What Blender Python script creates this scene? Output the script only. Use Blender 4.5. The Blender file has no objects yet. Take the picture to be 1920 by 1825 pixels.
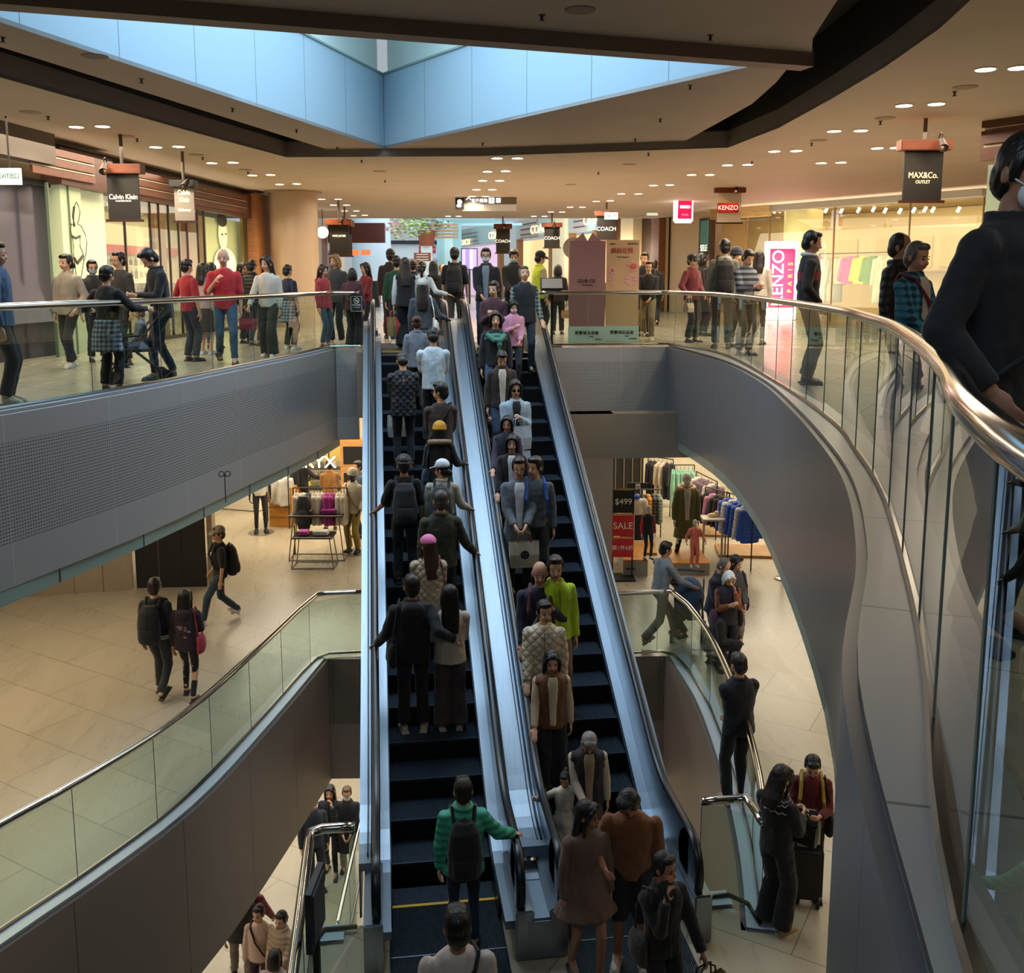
import bpy, bmesh, math, random
from mathutils import Vector, Matrix
from mathutils.geometry import tessellate_polygon
random.seed(7)
R=math.radians
SC=bpy.context.scene; COL=SC.collection
# ---------------------------------------------------------------- camera, world, light, exposure
EYE=Vector((0,0,1.35)); YAW=R(7.74); PITCH=R(8.2); F=1800.0; CX=960.0; CY=780.0
cam=bpy.data.cameras.new('camera'); camo=bpy.data.objects.new('camera',cam); COL.objects.link(camo)
camo.location=EYE; camo.rotation_euler=(R(90)-PITCH,0,-YAW)
cam.sensor_fit='HORIZONTAL'; cam.sensor_width=36; cam.lens=F/1920*36; cam.shift_y=-(1825/2-CY)/1920
cam.clip_start=.05; cam.clip_end=300
SC.camera=camo
SC.view_settings.view_transform='Standard'; SC.view_settings.look='None'
SC.view_settings.gamma=1; SC.view_settings.use_curve_mapping=False; SC.view_settings.exposure=0.5
SC.cycles.use_light_tree=True; SC.cycles.transparent_max_bounces=24; SC.cycles.max_bounces=6; SC.cycles.diffuse_bounces=3; SC.cycles.glossy_bounces=3
SC.cycles.use_denoising=True; SC.cycles.sample_clamp_indirect=4; SC.cycles.caustics_reflective=False; SC.cycles.caustics_refractive=False
w=bpy.data.worlds.new('world'); SC.world=w; w.use_nodes=True
nt=w.node_tree; bg=nt.nodes['Background']
tc=nt.nodes.new('ShaderNodeTexCoord'); sp=nt.nodes.new('ShaderNodeSeparateXYZ'); cr=nt.nodes.new('ShaderNodeValToRGB')
nt.links.new(tc.outputs['Generated'],sp.inputs[0]); nt.links.new(sp.outputs['Z'],cr.inputs[0]); nt.links.new(cr.outputs[0],bg.inputs[0])
cr.color_ramp.elements[0].color=(.80,.89,.94,1); cr.color_ramp.elements[1].color=(.56,.76,.92,1)
bg.inputs[1].default_value=.36
SA,CA=math.sin(YAW),math.cos(YAW); SP,CP=math.sin(PITCH),math.cos(PITCH)
def W(lat,D,z=0):            # metres right of / ahead of the viewpoint -> world
    return Vector((lat*CA+D*SA, D*CA-lat*SA, z))
def ray(px,py):
    u=px-CX; v=CY-py
    fw=F*CP+v*SP; up=v*CP-F*SP
    return u,fw,up
def P(px,py,z):              # point of a horizontal plane
    u,fw,up=ray(px,py); k=(z-EYE.z)/up
    return W(u*k,fw*k,z)
def Q(px,py,D):              # point at ground distance D
    u,fw,up=ray(px,py); k=D/fw
    return W(u*k,D,EYE.z+up*k)
def V(px,py,A,B,off=0):      # point of the upright plane through A and B
    u,fw,up=ray(px,py); d=W(u,fw,up); d.z=up
    n=Vector((B.y-A.y,-(B.x-A.x),0)).normalized()
    o=Vector((A.x,A.y,0))-n*off
    k=(o-Vector((EYE.x,EYE.y,0))).dot(n)/d.dot(n)
    return EYE+d*k
Z1,Z2,Z3=-9.44,-4.72,0.0
def area(name,loc,sx,sy,power,col,rot=(0,0,0),spread=None):
    l=bpy.data.lights.new(name,'AREA'); l.shape='RECTANGLE'; l.size=sx; l.size_y=sy; l.energy=power; l.color=col
    if spread: l.spread=R(spread)
    o=bpy.data.objects.new(name,l); o.location=loc; o.rotation_euler=rot; COL.objects.link(o); return o
SKY=(.62,.81,1.0); WARM=(1.0,.83,.62); WARM2=(1.0,.83,.60)
area('skylight_daylight',W(-1.6,13.2,6.6),6.5,6.5,470,SKY,(0,0,-YAW),150)
area('void_fill_near',W(-1.5,1.0,3.4),5,3,80,SKY,(0,0,-YAW))  # added fill below the closed ceiling, brightens the void and its fascias
area('hall_end_daylight',W(-.6,44,4.5),9,5,500,(.75,.9,1),(R(100),0,-YAW))
# middle floor lamps (rows in its ceiling) and lower floor lamps
for la,D,s1,s2,pw in ((-7.5,12,3,9,160),(-6,22,5,4.5,190),(5,22,4,4.5,150),(5.6,12.5,2,5,78),(4.9,7.6,2,3,30)):
    area('middle_floor_lamps',W(la,D,-1.36),s1,s2,pw,WARM2,(0,0,-YAW))
for la,D,s1,s2,pw in ((-3.5,18,6,6,190),(-7,12,4,8,120),(3,18,5,5,95)):
    area('lower_floor_lamps',W(la,D,-6.2),s1,s2,pw,(1,.93,.82),(0,0,-YAW))
# ---------------------------------------------------------------- materials
def lin(c):
    if isinstance(c,str):
        c=c.lstrip('#')
        if len(c)==3: c=''.join(a*2 for a in c)
        c=[int(c[i:i+2],16)/255 for i in (0,2,4)]
    return tuple((x/12.92 if x<=.04045 else ((x+.055)/1.055)**2.4) for x in c)+(1,)
MC={}
def nodes(m): m.use_nodes=True; return m.node_tree,m.node_tree.nodes['Principled BSDF']
def mat(col,rough=.5,metal=0,kind=None,emit=0,name=None):
    key=(str(col),rough,metal,kind,emit)
    if key in MC: return MC[key]
    m=bpy.data.materials.new(name or (kind or 'plain')); MC[key]=m
    t,b=nodes(m); L=t.links.new
    b.inputs['Base Color'].default_value=lin(col); b.inputs['Roughness'].default_value=rough; b.inputs['Metallic'].default_value=metal
    if emit:
        b.inputs['Emission Color'].default_value=lin(col); b.inputs['Emission Strength'].default_value=emit
        m.cycles.emission_sampling='NONE' if emit<20 else 'AUTO'
    def N(ty,**k):
        n=t.nodes.new(ty)
        for a,v in k.items(): setattr(n,a,v)
        return n
    def bump(src,st,dist=.01):
        bp=N('ShaderNodeBump'); bp.inputs['Strength'].default_value=st; bp.inputs['Distance'].default_value=dist
        L(src,bp.inputs['Height']); L(bp.outputs[0],b.inputs['Normal'])
    def vary(src,lo,hi):
        r=N('ShaderNodeMapRange'); r.inputs[1].default_value=.3; r.inputs[2].default_value=.7; r.inputs[3].default_value=lo; r.inputs[4].default_value=hi
        L(src,r.inputs[0])
        mx=N('ShaderNodeMix',data_type='RGBA',blend_type='MULTIPLY'); mx.inputs[0].default_value=1
        mx.inputs[6].default_value=lin(col)
        L(r.outputs[0],mx.inputs[7]); L(mx.outputs[2],b.inputs['Base Color'])
    tcn=N('ShaderNodeTexCoord') if kind else None
    if kind=='cloth':
        n=N('ShaderNodeTexNoise'); n.inputs['Scale'].default_value=9; n.inputs['Detail'].default_value=4; L(tcn.outputs['Object'],n.inputs[0])
        mp=N('ShaderNodeMapping'); mp.inputs['Scale'].default_value=(1,1,.45); L(tcn.outputs['Object'],mp.inputs[0]); L(mp.outputs[0],n.inputs[0])
        bump(n.outputs[0],.9,.03); vary(n.outputs[0],.8,1.15)
        b.inputs['Sheen Weight'].default_value=.15; b.inputs['Roughness'].default_value=.85
    elif kind=='puffer':
        wv=N('ShaderNodeTexWave',bands_direction='Z'); wv.inputs['Scale'].default_value=4.2; wv.inputs['Distortion'].default_value=1.2; L(tcn.outputs['Object'],wv.inputs[0])
        bump(wv.outputs[0],.6,.012); vary(wv.outputs[0],.9,1.06); b.inputs['Roughness'].default_value=.55
    elif kind=='quilt':
        wa=[]
        for s in (1,-1):
            mp=N('ShaderNodeMapping'); mp.inputs['Rotation'].default_value=(0,R(45*s),0); L(tcn.outputs['Object'],mp.inputs[0])
            wv=N('ShaderNodeTexWave',bands_direction='X',wave_profile='SIN'); wv.inputs['Scale'].default_value=4.5; wv.inputs['Distortion'].default_value=.6
            L(mp.outputs[0],wv.inputs[0]); wa.append(wv)
        mm=N('ShaderNodeMath',operation='MULTIPLY'); L(wa[0].outputs[1],mm.inputs[0]); L(wa[1].outputs[1],mm.inputs[1])
        pw=N('ShaderNodeMath',operation='POWER'); pw.inputs[1].default_value=.3; L(mm.outputs[0],pw.inputs[0])
        bump(pw.outputs[0],.6,.022); r=pw.outputs[0]; vary(r,.88,1.04); b.inputs['Roughness'].default_value=.6
    elif kind in('stripe','plaid'):
        wv=N('ShaderNodeTexWave',bands_direction='Z'); wv.inputs['Scale'].default_value=3.6 if kind=='stripe' else 5; L(tcn.outputs['Object'],wv.inputs[0]); src=wv.outputs[1]
        if kind=='plaid':
            w2=N('ShaderNodeTexWave',bands_direction='X'); w2.inputs['Scale'].default_value=5; L(tcn.outputs['Object'],w2.inputs[0])
            mm=N('ShaderNodeMath',operation='ADD'); L(wv.outputs[1],mm.inputs[0]); L(w2.outputs[1],mm.inputs[1]); hf=N('ShaderNodeMath',operation='MULTIPLY'); hf.inputs[1].default_value=.5; L(mm.outputs[0],hf.inputs[0]); src=hf.outputs[0]
        vary(src,.35,2.6); b.inputs['Roughness'].default_value=.85
    elif kind=='brushed':
        mp=N('ShaderNodeMapping'); mp.inputs['Scale'].default_value=(60,1.2,1.2); L(tcn.outputs['Object'],mp.inputs[0])
        n=N('ShaderNodeTexNoise'); n.inputs['Scale'].default_value=3; n.inputs['Detail'].default_value=5; L(mp.outputs[0],n.inputs[0])
        vary(n.outputs[0],.86,1.08)
    elif kind=='tread':
        wv=N('ShaderNodeTexWave',bands_direction='X'); wv.inputs['Scale'].default_value=16; L(tcn.outputs['Object'],wv.inputs[0])
        n=N('ShaderNodeTexNoise'); n.inputs['Scale'].default_value=25; L(tcn.outputs['Object'],n.inputs[0])
        bump(wv.outputs[1],.7,.008); vary(n.outputs[0],.7,1.25)
    elif kind=='wood':
        mp=N('ShaderNodeMapping'); mp.inputs['Scale'].default_value=(1,1,8); L(tcn.outputs['Object'],mp.inputs[0])
        n=N('ShaderNodeTexNoise'); n.inputs['Scale'].default_value=2.5; n.inputs['Detail'].default_value=6; n.inputs['Distortion'].default_value=1.5; L(mp.outputs[0],n.inputs[0])
        vary(n.outputs[0],.7,1.2); bump(n.outputs[0],.2,.004)
    elif kind=='plaster':
        n=N('ShaderNodeTexNoise'); n.inputs['Scale'].default_value=1.2; n.inputs['Detail'].default_value=6; L(tcn.outputs['Object'],n.inputs[0]); vary(n.outputs[0],.95,1.04)
    elif kind=='hair':
        mp=N('ShaderNodeMapping'); mp.inputs['Scale'].default_value=(1,1,.15); L(tcn.outputs['Object'],mp.inputs[0])
        n=N('ShaderNodeTexNoise'); n.inputs['Scale'].default_value=70; n.inputs['Detail'].default_value=3; L(mp.outputs[0],n.inputs[0])
        bump(n.outputs[0],.9,.01); vary(n.outputs[0],.6,1.5); b.inputs['Roughness'].default_value=.36
    elif kind=='skin':
        n=N('ShaderNodeTexNoise'); n.inputs['Scale'].default_value=14; L(tcn.outputs['Object'],n.inputs[0]); vary(n.outputs[0],.93,1.06)
    elif kind=='stone':
        n=N('ShaderNodeTexNoise'); n.inputs['Scale'].default_value=1.1; n.inputs['Detail'].default_value=9; n.inputs['Distortion'].default_value=.9; n.inputs['Roughness'].default_value=.65
        mp=N('ShaderNodeMapping'); mp.inputs['Scale'].default_value=(3.2,.55,1); mp.inputs['Rotation'].default_value=(0,0,R(-32)); L(tcn.outputs['Object'],mp.inputs[0]); L(mp.outputs[0],n.inputs[0])
        bk=N('ShaderNodeTexBrick'); bk.offset=.5; bk.inputs['Scale'].default_value=1; bk.inputs['Mortar Size'].default_value=.006; bk.inputs['Mortar Smooth'].default_value=0
        bk.inputs['Brick Width'].default_value=1.8; bk.inputs['Row Height'].default_value=.9; bk.inputs['Color1'].default_value=(1,1,1,1); bk.inputs['Color2'].default_value=(.9,.9,.9,1); bk.inputs['Mortar'].default_value=(.45,.45,.45,1)
        m2=N('ShaderNodeMapping'); m2.inputs['Rotation'].default_value=(0,0,R(38)); L(tcn.outputs['Object'],m2.inputs[0]); L(m2.outputs[0],bk.inputs[0])
        vary(n.outputs[0],.9,1.05); src=b.inputs['Base Color'].links[0].from_socket
        mx=N('ShaderNodeMix',data_type='RGBA',blend_type='MULTIPLY'); mx.inputs[0].default_value=1; L(src,mx.inputs[6]); L(bk.outputs[0],mx.inputs[7]); L(mx.outputs[2],b.inputs['Base Color'])
        rr=N('ShaderNodeMapRange'); rr.inputs[3].default_value=rough-.06; rr.inputs[4].default_value=rough+.12; L(n.outputs[0],rr.inputs[0]); L(rr.outputs[0],b.inputs['Roughness'])
    elif kind in('perf','panel'):
        sx=N('ShaderNodeSeparateXYZ'); L(tcn.outputs['UV'],sx.inputs[0])
        def lines(src,period,wd):
            a=N('ShaderNodeMath',operation='FRACT'); d=N('ShaderNodeMath',operation='DIVIDE'); d.inputs[1].default_value=period; L(src,d.inputs[0]); L(d.outputs[0],a.inputs[0])
            c=N('ShaderNodeMath',operation='LESS_THAN'); c.inputs[1].default_value=wd/period; L(a.outputs[0],c.inputs[0]); return c.outputs[0]
        jo=lines(sx.outputs[0],1.55,.014)
        mx=N('ShaderNodeMix',data_type='RGBA'); L(jo,mx.inputs[0]); mx.inputs[6].default_value=lin(col); c=lin(col); mx.inputs[7].default_value=(c[0]*1.25,c[1]*1.25,c[2]*1.28,1) if kind=='perf' else (c[0]*.4,c[1]*.4,c[2]*.4,1)
        out=mx.outputs[2]
        if kind=='perf':
            h1=lines(sx.outputs[1],.036,.014); h2=lines(sx.outputs[0],.036,.022)
            a=N('ShaderNodeMath',operation='MULTIPLY'); L(h1,a.inputs[0]); L(h2,a.inputs[1])
            g1=N('ShaderNodeMath',operation='LESS_THAN'); g1.inputs[1].default_value=-.28; L(sx.outputs[1],g1.inputs[0])
            g2=N('ShaderNodeMath',operation='GREATER_THAN'); g2.inputs[1].default_value=-1.3; L(sx.outputs[1],g2.inputs[0])
            a2=N('ShaderNodeMath',operation='MULTIPLY'); L(g1.outputs[0],a2.inputs[0]); L(g2.outputs[0],a2.inputs[1])
            a3=N('ShaderNodeMath',operation='MULTIPLY'); L(a.outputs[0],a3.inputs[0]); L(a2.outputs[0],a3.inputs[1])
            m3=N('ShaderNodeMix',data_type='RGBA'); L(a3.outputs[0],m3.inputs[0]); L(out,m3.inputs[6]); m3.inputs[7].default_value=(c[0]*.25,c[1]*.25,c[2]*.25,1); out=m3.outputs[2]
        L(out,b.inputs['Base Color'])
    return m
def glass(col='#dfeee8',refl=1.0,name='glass'):
    key=('glass',col,refl)
    if key in MC: return MC[key]
    m=bpy.data.materials.new(name); MC[key]=m; m.use_nodes=True; t=m.node_tree; t.nodes.clear()
    o=t.nodes.new('ShaderNodeOutputMaterial'); tr=t.nodes.new('ShaderNodeBsdfTransparent'); gl=t.nodes.new('ShaderNodeBsdfGlossy'); mx=t.nodes.new('ShaderNodeMixShader'); fr=t.nodes.new('ShaderNodeFresnel')
    mu=t.nodes.new('ShaderNodeMath'); mu.operation='MULTIPLY'; mu.use_clamp=True; mu.inputs[1].default_value=refl
    ge=t.nodes.new('ShaderNodeNewGeometry'); mr=t.nodes.new('ShaderNodeMapRange'); mr.inputs[3].default_value=1.5; mr.inputs[4].default_value=1/1.5; t.links.new(ge.outputs['Backfacing'],mr.inputs[0]); t.links.new(mr.outputs[0],fr.inputs[0]); tr.inputs[0].default_value=lin(col); gl.inputs['Roughness'].default_value=.0; gl.inputs[0].default_value=(.95,.97,1,1)
    t.links.new(fr.outputs[0],mu.inputs[0]); t.links.new(mu.outputs[0],mx.inputs[0]); t.links.new(tr.outputs[0],mx.inputs[1]); t.links.new(gl.outputs[0],mx.inputs[2]); t.links.new(mx.outputs[0],o.inputs[0])
    return m
# ---------------------------------------------------------------- object helpers
def tag(o,label=None,cat=None,group=None,kind=None):
    if label: o['label']=label
    if cat: o['category']=cat
    if group: o['group']=group
    if kind: o['kind']=kind
    return o
def link(name,me,m=None,parent=None,smooth=False):
    o=bpy.data.objects.new(name,me); COL.objects.link(o)
    if m is not None and me and not me.materials: me.materials.append(m)
    if parent: o.parent=parent
    if smooth and me:
        for p in me.polygons: p.use_smooth=True
    return o
def obj(name,bm,m=None,parent=None,smooth=False,fix=True):
    if fix: bmesh.ops.recalc_face_normals(bm,faces=bm.faces)
    me=bpy.data.meshes.new(name); bm.to_mesh(me); bm.free(); return link(name,me,m,parent,smooth)
def empty(name,loc=(0,0,0),rz=0,label=None,cat=None,group=None):
    o=bpy.data.objects.new(name,None); COL.objects.link(o); o.location=loc; o.rotation_euler=(0,0,rz); o.empty_display_size=.1
    return tag(o,label,cat,group)
def box(bm,c,s,M=None):
    r=bmesh.ops.create_cube(bm,size=1); T=Matrix.Translation(Vector(c))@Matrix.Diagonal((*s,1))
    if M is not None: T=M@T
    bmesh.ops.transform(bm,matrix=T,verts=r['verts']); return r['verts']
def boxo(name,c,s,m,parent=None,rz=0,bev=0):
    bm=bmesh.new(); box(bm,(0,0,0),s)
    if bev: bmesh.ops.bevel(bm,geom=bm.edges[:],offset=bev,segments=2,affect='EDGES')
    o=obj(name,bm,m,parent); o.location=c; o.rotation_euler=(0,0,rz); return o
def cyl(bm,a,b,r,r2=None,n=12,caps=True):
    a=Vector(a); b=Vector(b); d=b-a; L_=d.length
    if L_<1e-6: return
    r2=r if r2 is None else r2
    q=d.to_track_quat('Z','Y').to_matrix().to_4x4()
    bmesh.ops.create_cone(bm,cap_ends=caps,segments=n,radius1=r,radius2=r2,depth=L_,matrix=Matrix.Translation((a+b)/2)@q)
def ell(bm,c,r,M=None,n=12):
    T=Matrix.Translation(Vector(c))@Matrix.Diagonal((*(r if hasattr(r,'__len__') else (r,r,r)),1))
    if M is not None: T=M@T
    m_=max(6,n*2//3); V_=bm.verts.new; rows=[]; top=V_(T@Vector((0,0,1))); bot=V_(T@Vector((0,0,-1)))
    for k in range(1,m_):
        t=math.pi*k/m_; st,ct=math.sin(t),math.cos(t); rows.append([V_(T@Vector((st*math.cos(2*math.pi*q/n),st*math.sin(2*math.pi*q/n),ct))) for q in range(n)])
    for q in range(n):
        q1=(q+1)%n; bm.faces.new((top,rows[0][q],rows[0][q1])); bm.faces.new((bot,rows[-1][q1],rows[-1][q]))
        for a_,b_ in zip(rows,rows[1:]): bm.faces.new((a_[q],b_[q],b_[q1],a_[q1]))
def cap(bm,a,b,ra,rb,n=10):
    cyl(bm,a,b,ra,rb,n); ell(bm,a,ra,n=n); ell(bm,b,rb,n=n)
def loft(bm,rings,n=16):
    """rings: (centre, rx, ry) level rings, closed"""
    vs=[]
    for c,rx,ry in rings:
        vs.append([bm.verts.new((c[0]+rx*math.cos(2*math.pi*i/n),c[1]+ry*math.sin(2*math.pi*i/n),c[2])) for i in range(n)])
    for a,b in zip(vs,vs[1:]):
        for i in range(n): bm.faces.new((a[i],a[(i+1)%n],b[(i+1)%n],b[i]))
    bm.faces.new(vs[0][::-1]); bm.faces.new(vs[-1])
def tube(bm,pts,r,n=10):
    pts=[Vector(p) for p in pts]; vs=[]
    for i,p in enumerate(pts):
        d=(pts[min(i+1,len(pts)-1)]-pts[max(i-1,0)]).normalized()
        s=d.cross(Vector((0,0,1))); s=s.normalized() if s.length>1e-4 else Vector((1,0,0)); u=s.cross(d)
        vs.append([bm.verts.new(p+s*r*math.cos(2*math.pi*k/n)+u*r*math.sin(2*math.pi*k/n)) for k in range(n)])
    for a,b in zip(vs,vs[1:]):
        for k in range(n): bm.faces.new((a[k],a[(k+1)%n],b[(k+1)%n],b[k]))
    bm.faces.new(vs[0][::-1]); bm.faces.new(vs[-1])
def quad(bm,*p): return bm.faces.new([bm.verts.new(Vector(q)) for q in p])
def catmull(pts,n=6):
    out=[]
    for i in range(len(pts)-1):
        p0=pts[max(i-1,0)];p1=pts[i];p2=pts[i+1];p3=pts[min(i+2,len(pts)-1)]
        for k in range(n):
            t=k/n
            out.append(.5*((2*p1)+(p2-p0)*t+(2*p0-5*p1+4*p2-p3)*t*t+(3*p1-p0-3*p2+p3)*t**3))
    out.append(pts[-1]); return out
def resample(pts,step):
    out=[pts[0]]; acc=0; 
    L_=sum((b-a).length for a,b in zip(pts,pts[1:])); n=max(1,round(L_/step)); st=L_/n; need=st; run=0
    for a,b in zip(pts,pts[1:]):
        d=(b-a).length
        while run+d>=need-1e-6 and len(out)<n+1:
            out.append(a.lerp(b,(need-run)/d)); need+=st
        run+=d
    return out
def offset(pts,d):           # sideways in plan, positive = to the right of travel
    out=[]
    for i,p in enumerate(pts):
        t=(pts[min(i+1,len(pts)-1)]-pts[max(i-1,0)]); t.z=0; t.normalize()
        out.append(p+Vector((t.y,-t.x,0))*d)
    return out
def setz(pts,z): return [Vector((p.x,p.y,z)) for p in pts]
def slab(name,outer,holes,z,th,m):
    """flat slab with openings; th down"""
    bm=bmesh.new(); loops=[[Vector((p.x,p.y,0)) for p in l] for l in [outer]+holes]
    allp=[p for l in loops for p in l]; tris=tessellate_polygon(loops)
    for zz in (z,z-th) if th else (z,):
        vs=[bm.verts.new((p.x,p.y,zz)) for p in allp]
        for t in tris:
            try: bm.faces.new([vs[i] for i in t])
            except ValueError: pass
    for f in bm.faces:
        up=(f.calc_center_median().z>z-th/2) if th else True
        f.normal_update()
        if (f.normal.z>0)!=up: f.normal_flip()
    if th:
        for l in loops:
            for a,b in zip(l,l[1:]+l[:1]): quad(bm,(a.x,a.y,z),(b.x,b.y,z),(b.x,b.y,z-th),(a.x,a.y,z-th))
    o=obj(name,bm,m,fix=False); tag(o,kind='structure'); return o
def strip(name,pts,z0,z1,m,parent=None,th=.0,kind=None):
    """upright band along pts, uv = metres"""
    bm=bmesh.new(); uvl=bm.loops.layers.uv.new('uv'); s=0
    p2=offset(pts,th) if th else None
    for i,(a,b) in enumerate(zip(pts,pts[1:])):
        d=(b-a).length
        f=quad(bm,(a.x,a.y,z0),(b.x,b.y,z0),(b.x,b.y,z1),(a.x,a.y,z1))
        for l,uv in zip(f.loops,((s,z0),(s+d,z0),(s+d,z1),(s,z1))): l[uvl].uv=uv
        if th:
            a2,b2=p2[i],p2[i+1]
            f=quad(bm,(a2.x,a2.y,z0),(b2.x,b2.y,z0),(b2.x,b2.y,z1),(a2.x,a2.y,z1))
            for l,uv in zip(f.loops,((s,z0),(s+d,z0),(s+d,z1),(s,z1))): l[uvl].uv=uv
            quad(bm,(a.x,a.y,z1),(b.x,b.y,z1),(b2.x,b2.y,z1),(a2.x,a2.y,z1)); quad(bm,(a.x,a.y,z0),(b.x,b.y,z0),(b2.x,b2.y,z0),(a2.x,a2.y,z0))
            if i==0: quad(bm,(a.x,a.y,z0),(a2.x,a2.y,z0),(a2.x,a2.y,z1),(a.x,a.y,z1))
            if i==len(pts)-2: quad(bm,(b.x,b.y,z0),(b2.x,b2.y,z0),(b2.x,b2.y,z1),(b.x,b.y,z1))
        s+=d
    bmesh.ops.remove_doubles(bm,verts=bm.verts,dist=1e-5)
    o=obj(name,bm,m,parent,smooth=len(pts)>6)
    if len(pts)>6:
        for e in o.data.edges: pass
        o.data.set_sharp_from_angle(angle=R(30))
    if kind: tag(o,kind=kind)
    return o
def text(s,loc,size,m,parent=None,rz=0,name='lettering',ext=.004,rx=90,align='CENTER',sx=1):
    c=bpy.data.curves.new(name,'FONT'); c.body=s; c.size=size; c.extrude=ext; c.align_x=align; c.align_y='CENTER'
    o=bpy.data.objects.new(name,c); COL.objects.link(o); c.materials.append(m)
    me=bpy.data.meshes.new_from_object(o); bpy.data.objects.remove(o); bpy.data.curves.remove(c)
    o=bpy.data.objects.new(name,me); COL.objects.link(o)
    o.parent=parent; o.location=loc; o.rotation_euler=(R(rx),0,rz); o.scale=(sx,1,1); return o
CHROME=mat('#c9c5bf',.12,1); STEEL=mat('#8c969f',.42,1,'brushed'); STEELD=mat('#8f98a2',.3,1,'brushed'); BLACK=mat('#0b0b0c',.5); RUBBER=mat('#131a22',.32)
STONE=mat('#b3a78f',.26,0,'stone'); STONE3=mat('#a39684',.22,0,'stone'); STONE1=mat('#c0b49c',.3,0,'stone')
CEIL=mat('#c8bbab',.7,0,'plaster'); CEILG=mat('#b0a69e',.7,0,'plaster'); GREY=mat('#a5a3a2',.42,.15,'perf'); GREYP=mat('#8b8d94',.38,.2,'panel'); TAUPE=mat('#96877d',.5,.1,'panel')
LEDGE=mat('#b9c2cc',.35,.3); GL=glass('#d9ebe4',1.3); GLC=glass('#eef5f2',.8)
# ---------------------------------------------------------------- slabs and voids
far=60
def outer(z): return [W(-30,-14,z),W(30,-14,z),W(30,far,z),W(-30,far,z)]
# upper floor void, counter-clockwise from far left corner, travelling toward the viewer on the left side
vL=catmull([W(-3.4,18.55),W(-3.62,16.5),W(-4.0,14.3),W(-4.42,11.9),W(-4.85,10.2),W(-5.2,9.0),W(-5.9,6),W(-6.6,1.5),W(-6.2,-1.1)],5)
vR=catmull([W(3.1,19.0),W(3.42,15.6),W(3.3,12.6),W(2.95,9.95),W(2.55,7.6),W(2.22,6.1),W(1.72,4.5),W(1.14,3.0),W(.66,1.1),W(.42,.8),W(.3,-.4),W(-.2,-1.1)],5)
EX=(.5,2.15)                 # centre lines of the two escalators
yTop=17.65; yBot=8.63; XL,XR=-.45,3.1
voidU=[Vector((vL[0].x,18.6,0))]+vL[1:]+vR[::-1][:-1]+[Vector((vR[0].x,vR[0].y,0)),Vector((XR,vR[0].y,0)),Vector((XR,yTop,0)),Vector((XL,yTop,0)),Vector((XL,18.6,0))]
slab('floor_upper',outer(0),[voidU],0,1.2,STONE3)
# middle floor void
mL=catmull([W(-3.0,14.7),W(-3.3,12.5),W(-3.66,10.45),W(-4.2,9.0),W(-4.72,7.9),W(-5.6,5.6),W(-6.6,2),W(-6.8,-3)],5)
mR=catmull([W(2.53,14.83),W(2.66,13.2),W(2.62,11.6),W(2.52,10.3),W(2.38,9.2),W(2.2,8.23)],5)
mR=[Vector((p.x,p.y,0)) for p in mR]
nx,ny=-.8,8.42
voidM=mL+[Vector((nx,-3,0)),Vector((nx,ny,0)),Vector((mR[-1].x,ny,0))]+mR[::-1]
slab('floor_middle',outer(0),[voidM],Z2,1.1,STONE)
slab('floor_lower',outer(0),[],Z1,.3,STONE1)
# ---------------------------------------------------------------- fascias (upper, with perforated panels)
def fascia(nm,pts,z,h,m,lip=.16,lab=None):
    strip(nm,pts,z-h,z-.0,m,kind='structure',th=-.06)
fL=resample(vL,.5); fR=resample(vR,.3)
strip('trim_1',fL,-1.75,.0,GREY,kind='structure',th=-.05)
strip('trim_2',fR,-1.75,.0,mat('#88888d',.32,.3,'panel'),kind='structure',th=.05)
cor=[Vector((XL,18.6,0)),Vector((vL[0].x,18.6,0))]; strip('trim_3',cor,-1.75,0,GREY,kind='structure',th=-.05)
cor2=[Vector((XR,vR[0].y,0)),Vector((vR[0].x,vR[0].y,0))]; strip('trim_4',cor2,-1.75,0,GREY,kind='structure',th=.05)
strip('trim_5',resample(mL,.5),Z2-2.05,Z2,TAUPE,kind='structure',th=-.05)
strip('trim_6',resample(mR,.5),Z2-2.05,Z2,TAUPE,kind='structure',th=.05)
strip('trim_7',[mL[0],mR[0]],Z2-2.05,Z2,TAUPE,kind='structure')
strip('trim_8',[Vector((nx,-3,0)),Vector((nx,ny,0)),Vector((mR[-1].x,ny,0))],Z2-1.1,Z2,TAUPE,kind='structure')
# pale ledges along the void edges
def ledge(nm,pts,z,w_,m):
    bm=bmesh.new(); q=offset(pts,w_); uvl=bm.loops.layers.uv.new('uv'); s=0
    for i in range(len(pts)-1):
        a,b,c,d=pts[i],pts[i+1],q[i+1],q[i]; l=(b-a).length
        for zz in (z,z-.03):
            f=quad(bm,(a.x,a.y,zz),(b.x,b.y,zz),(c.x,c.y,zz),(d.x,d.y,zz))
            for lo,uv in zip(f.loops,((s,0),(s+l,0),(s+l,1),(s,1))): lo[uvl].uv=uv
        quad(bm,(a.x,a.y,z),(b.x,b.y,z),(b.x,b.y,z-.03),(a.x,a.y,z-.03)); s+=l
    return tag(obj(nm,bm,m),kind='structure')
ledge('trim_9',fL,.035,.16,mat('#8e949e',.4,.2)); ledge('trim_10',fR,.035,-.34,mat('#949290',.33,.3,'panel'))
ledge('trim_11',resample(mL,.5),Z2+.035,.22,LEDGE); ledge('trim_12',resample(mR,.5),Z2+.035,-.3,LEDGE)
ledge('trim_13',[Vector((nx,ny-.0,0)),Vector((-.45,ny,0))],Z2+.035,.22,LEDGE); ledge('trim_14',[Vector((mR[-1].x,ny,0)),Vector((2.95,ny,0))],Z2+.035,-.22,LEDGE)
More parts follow.
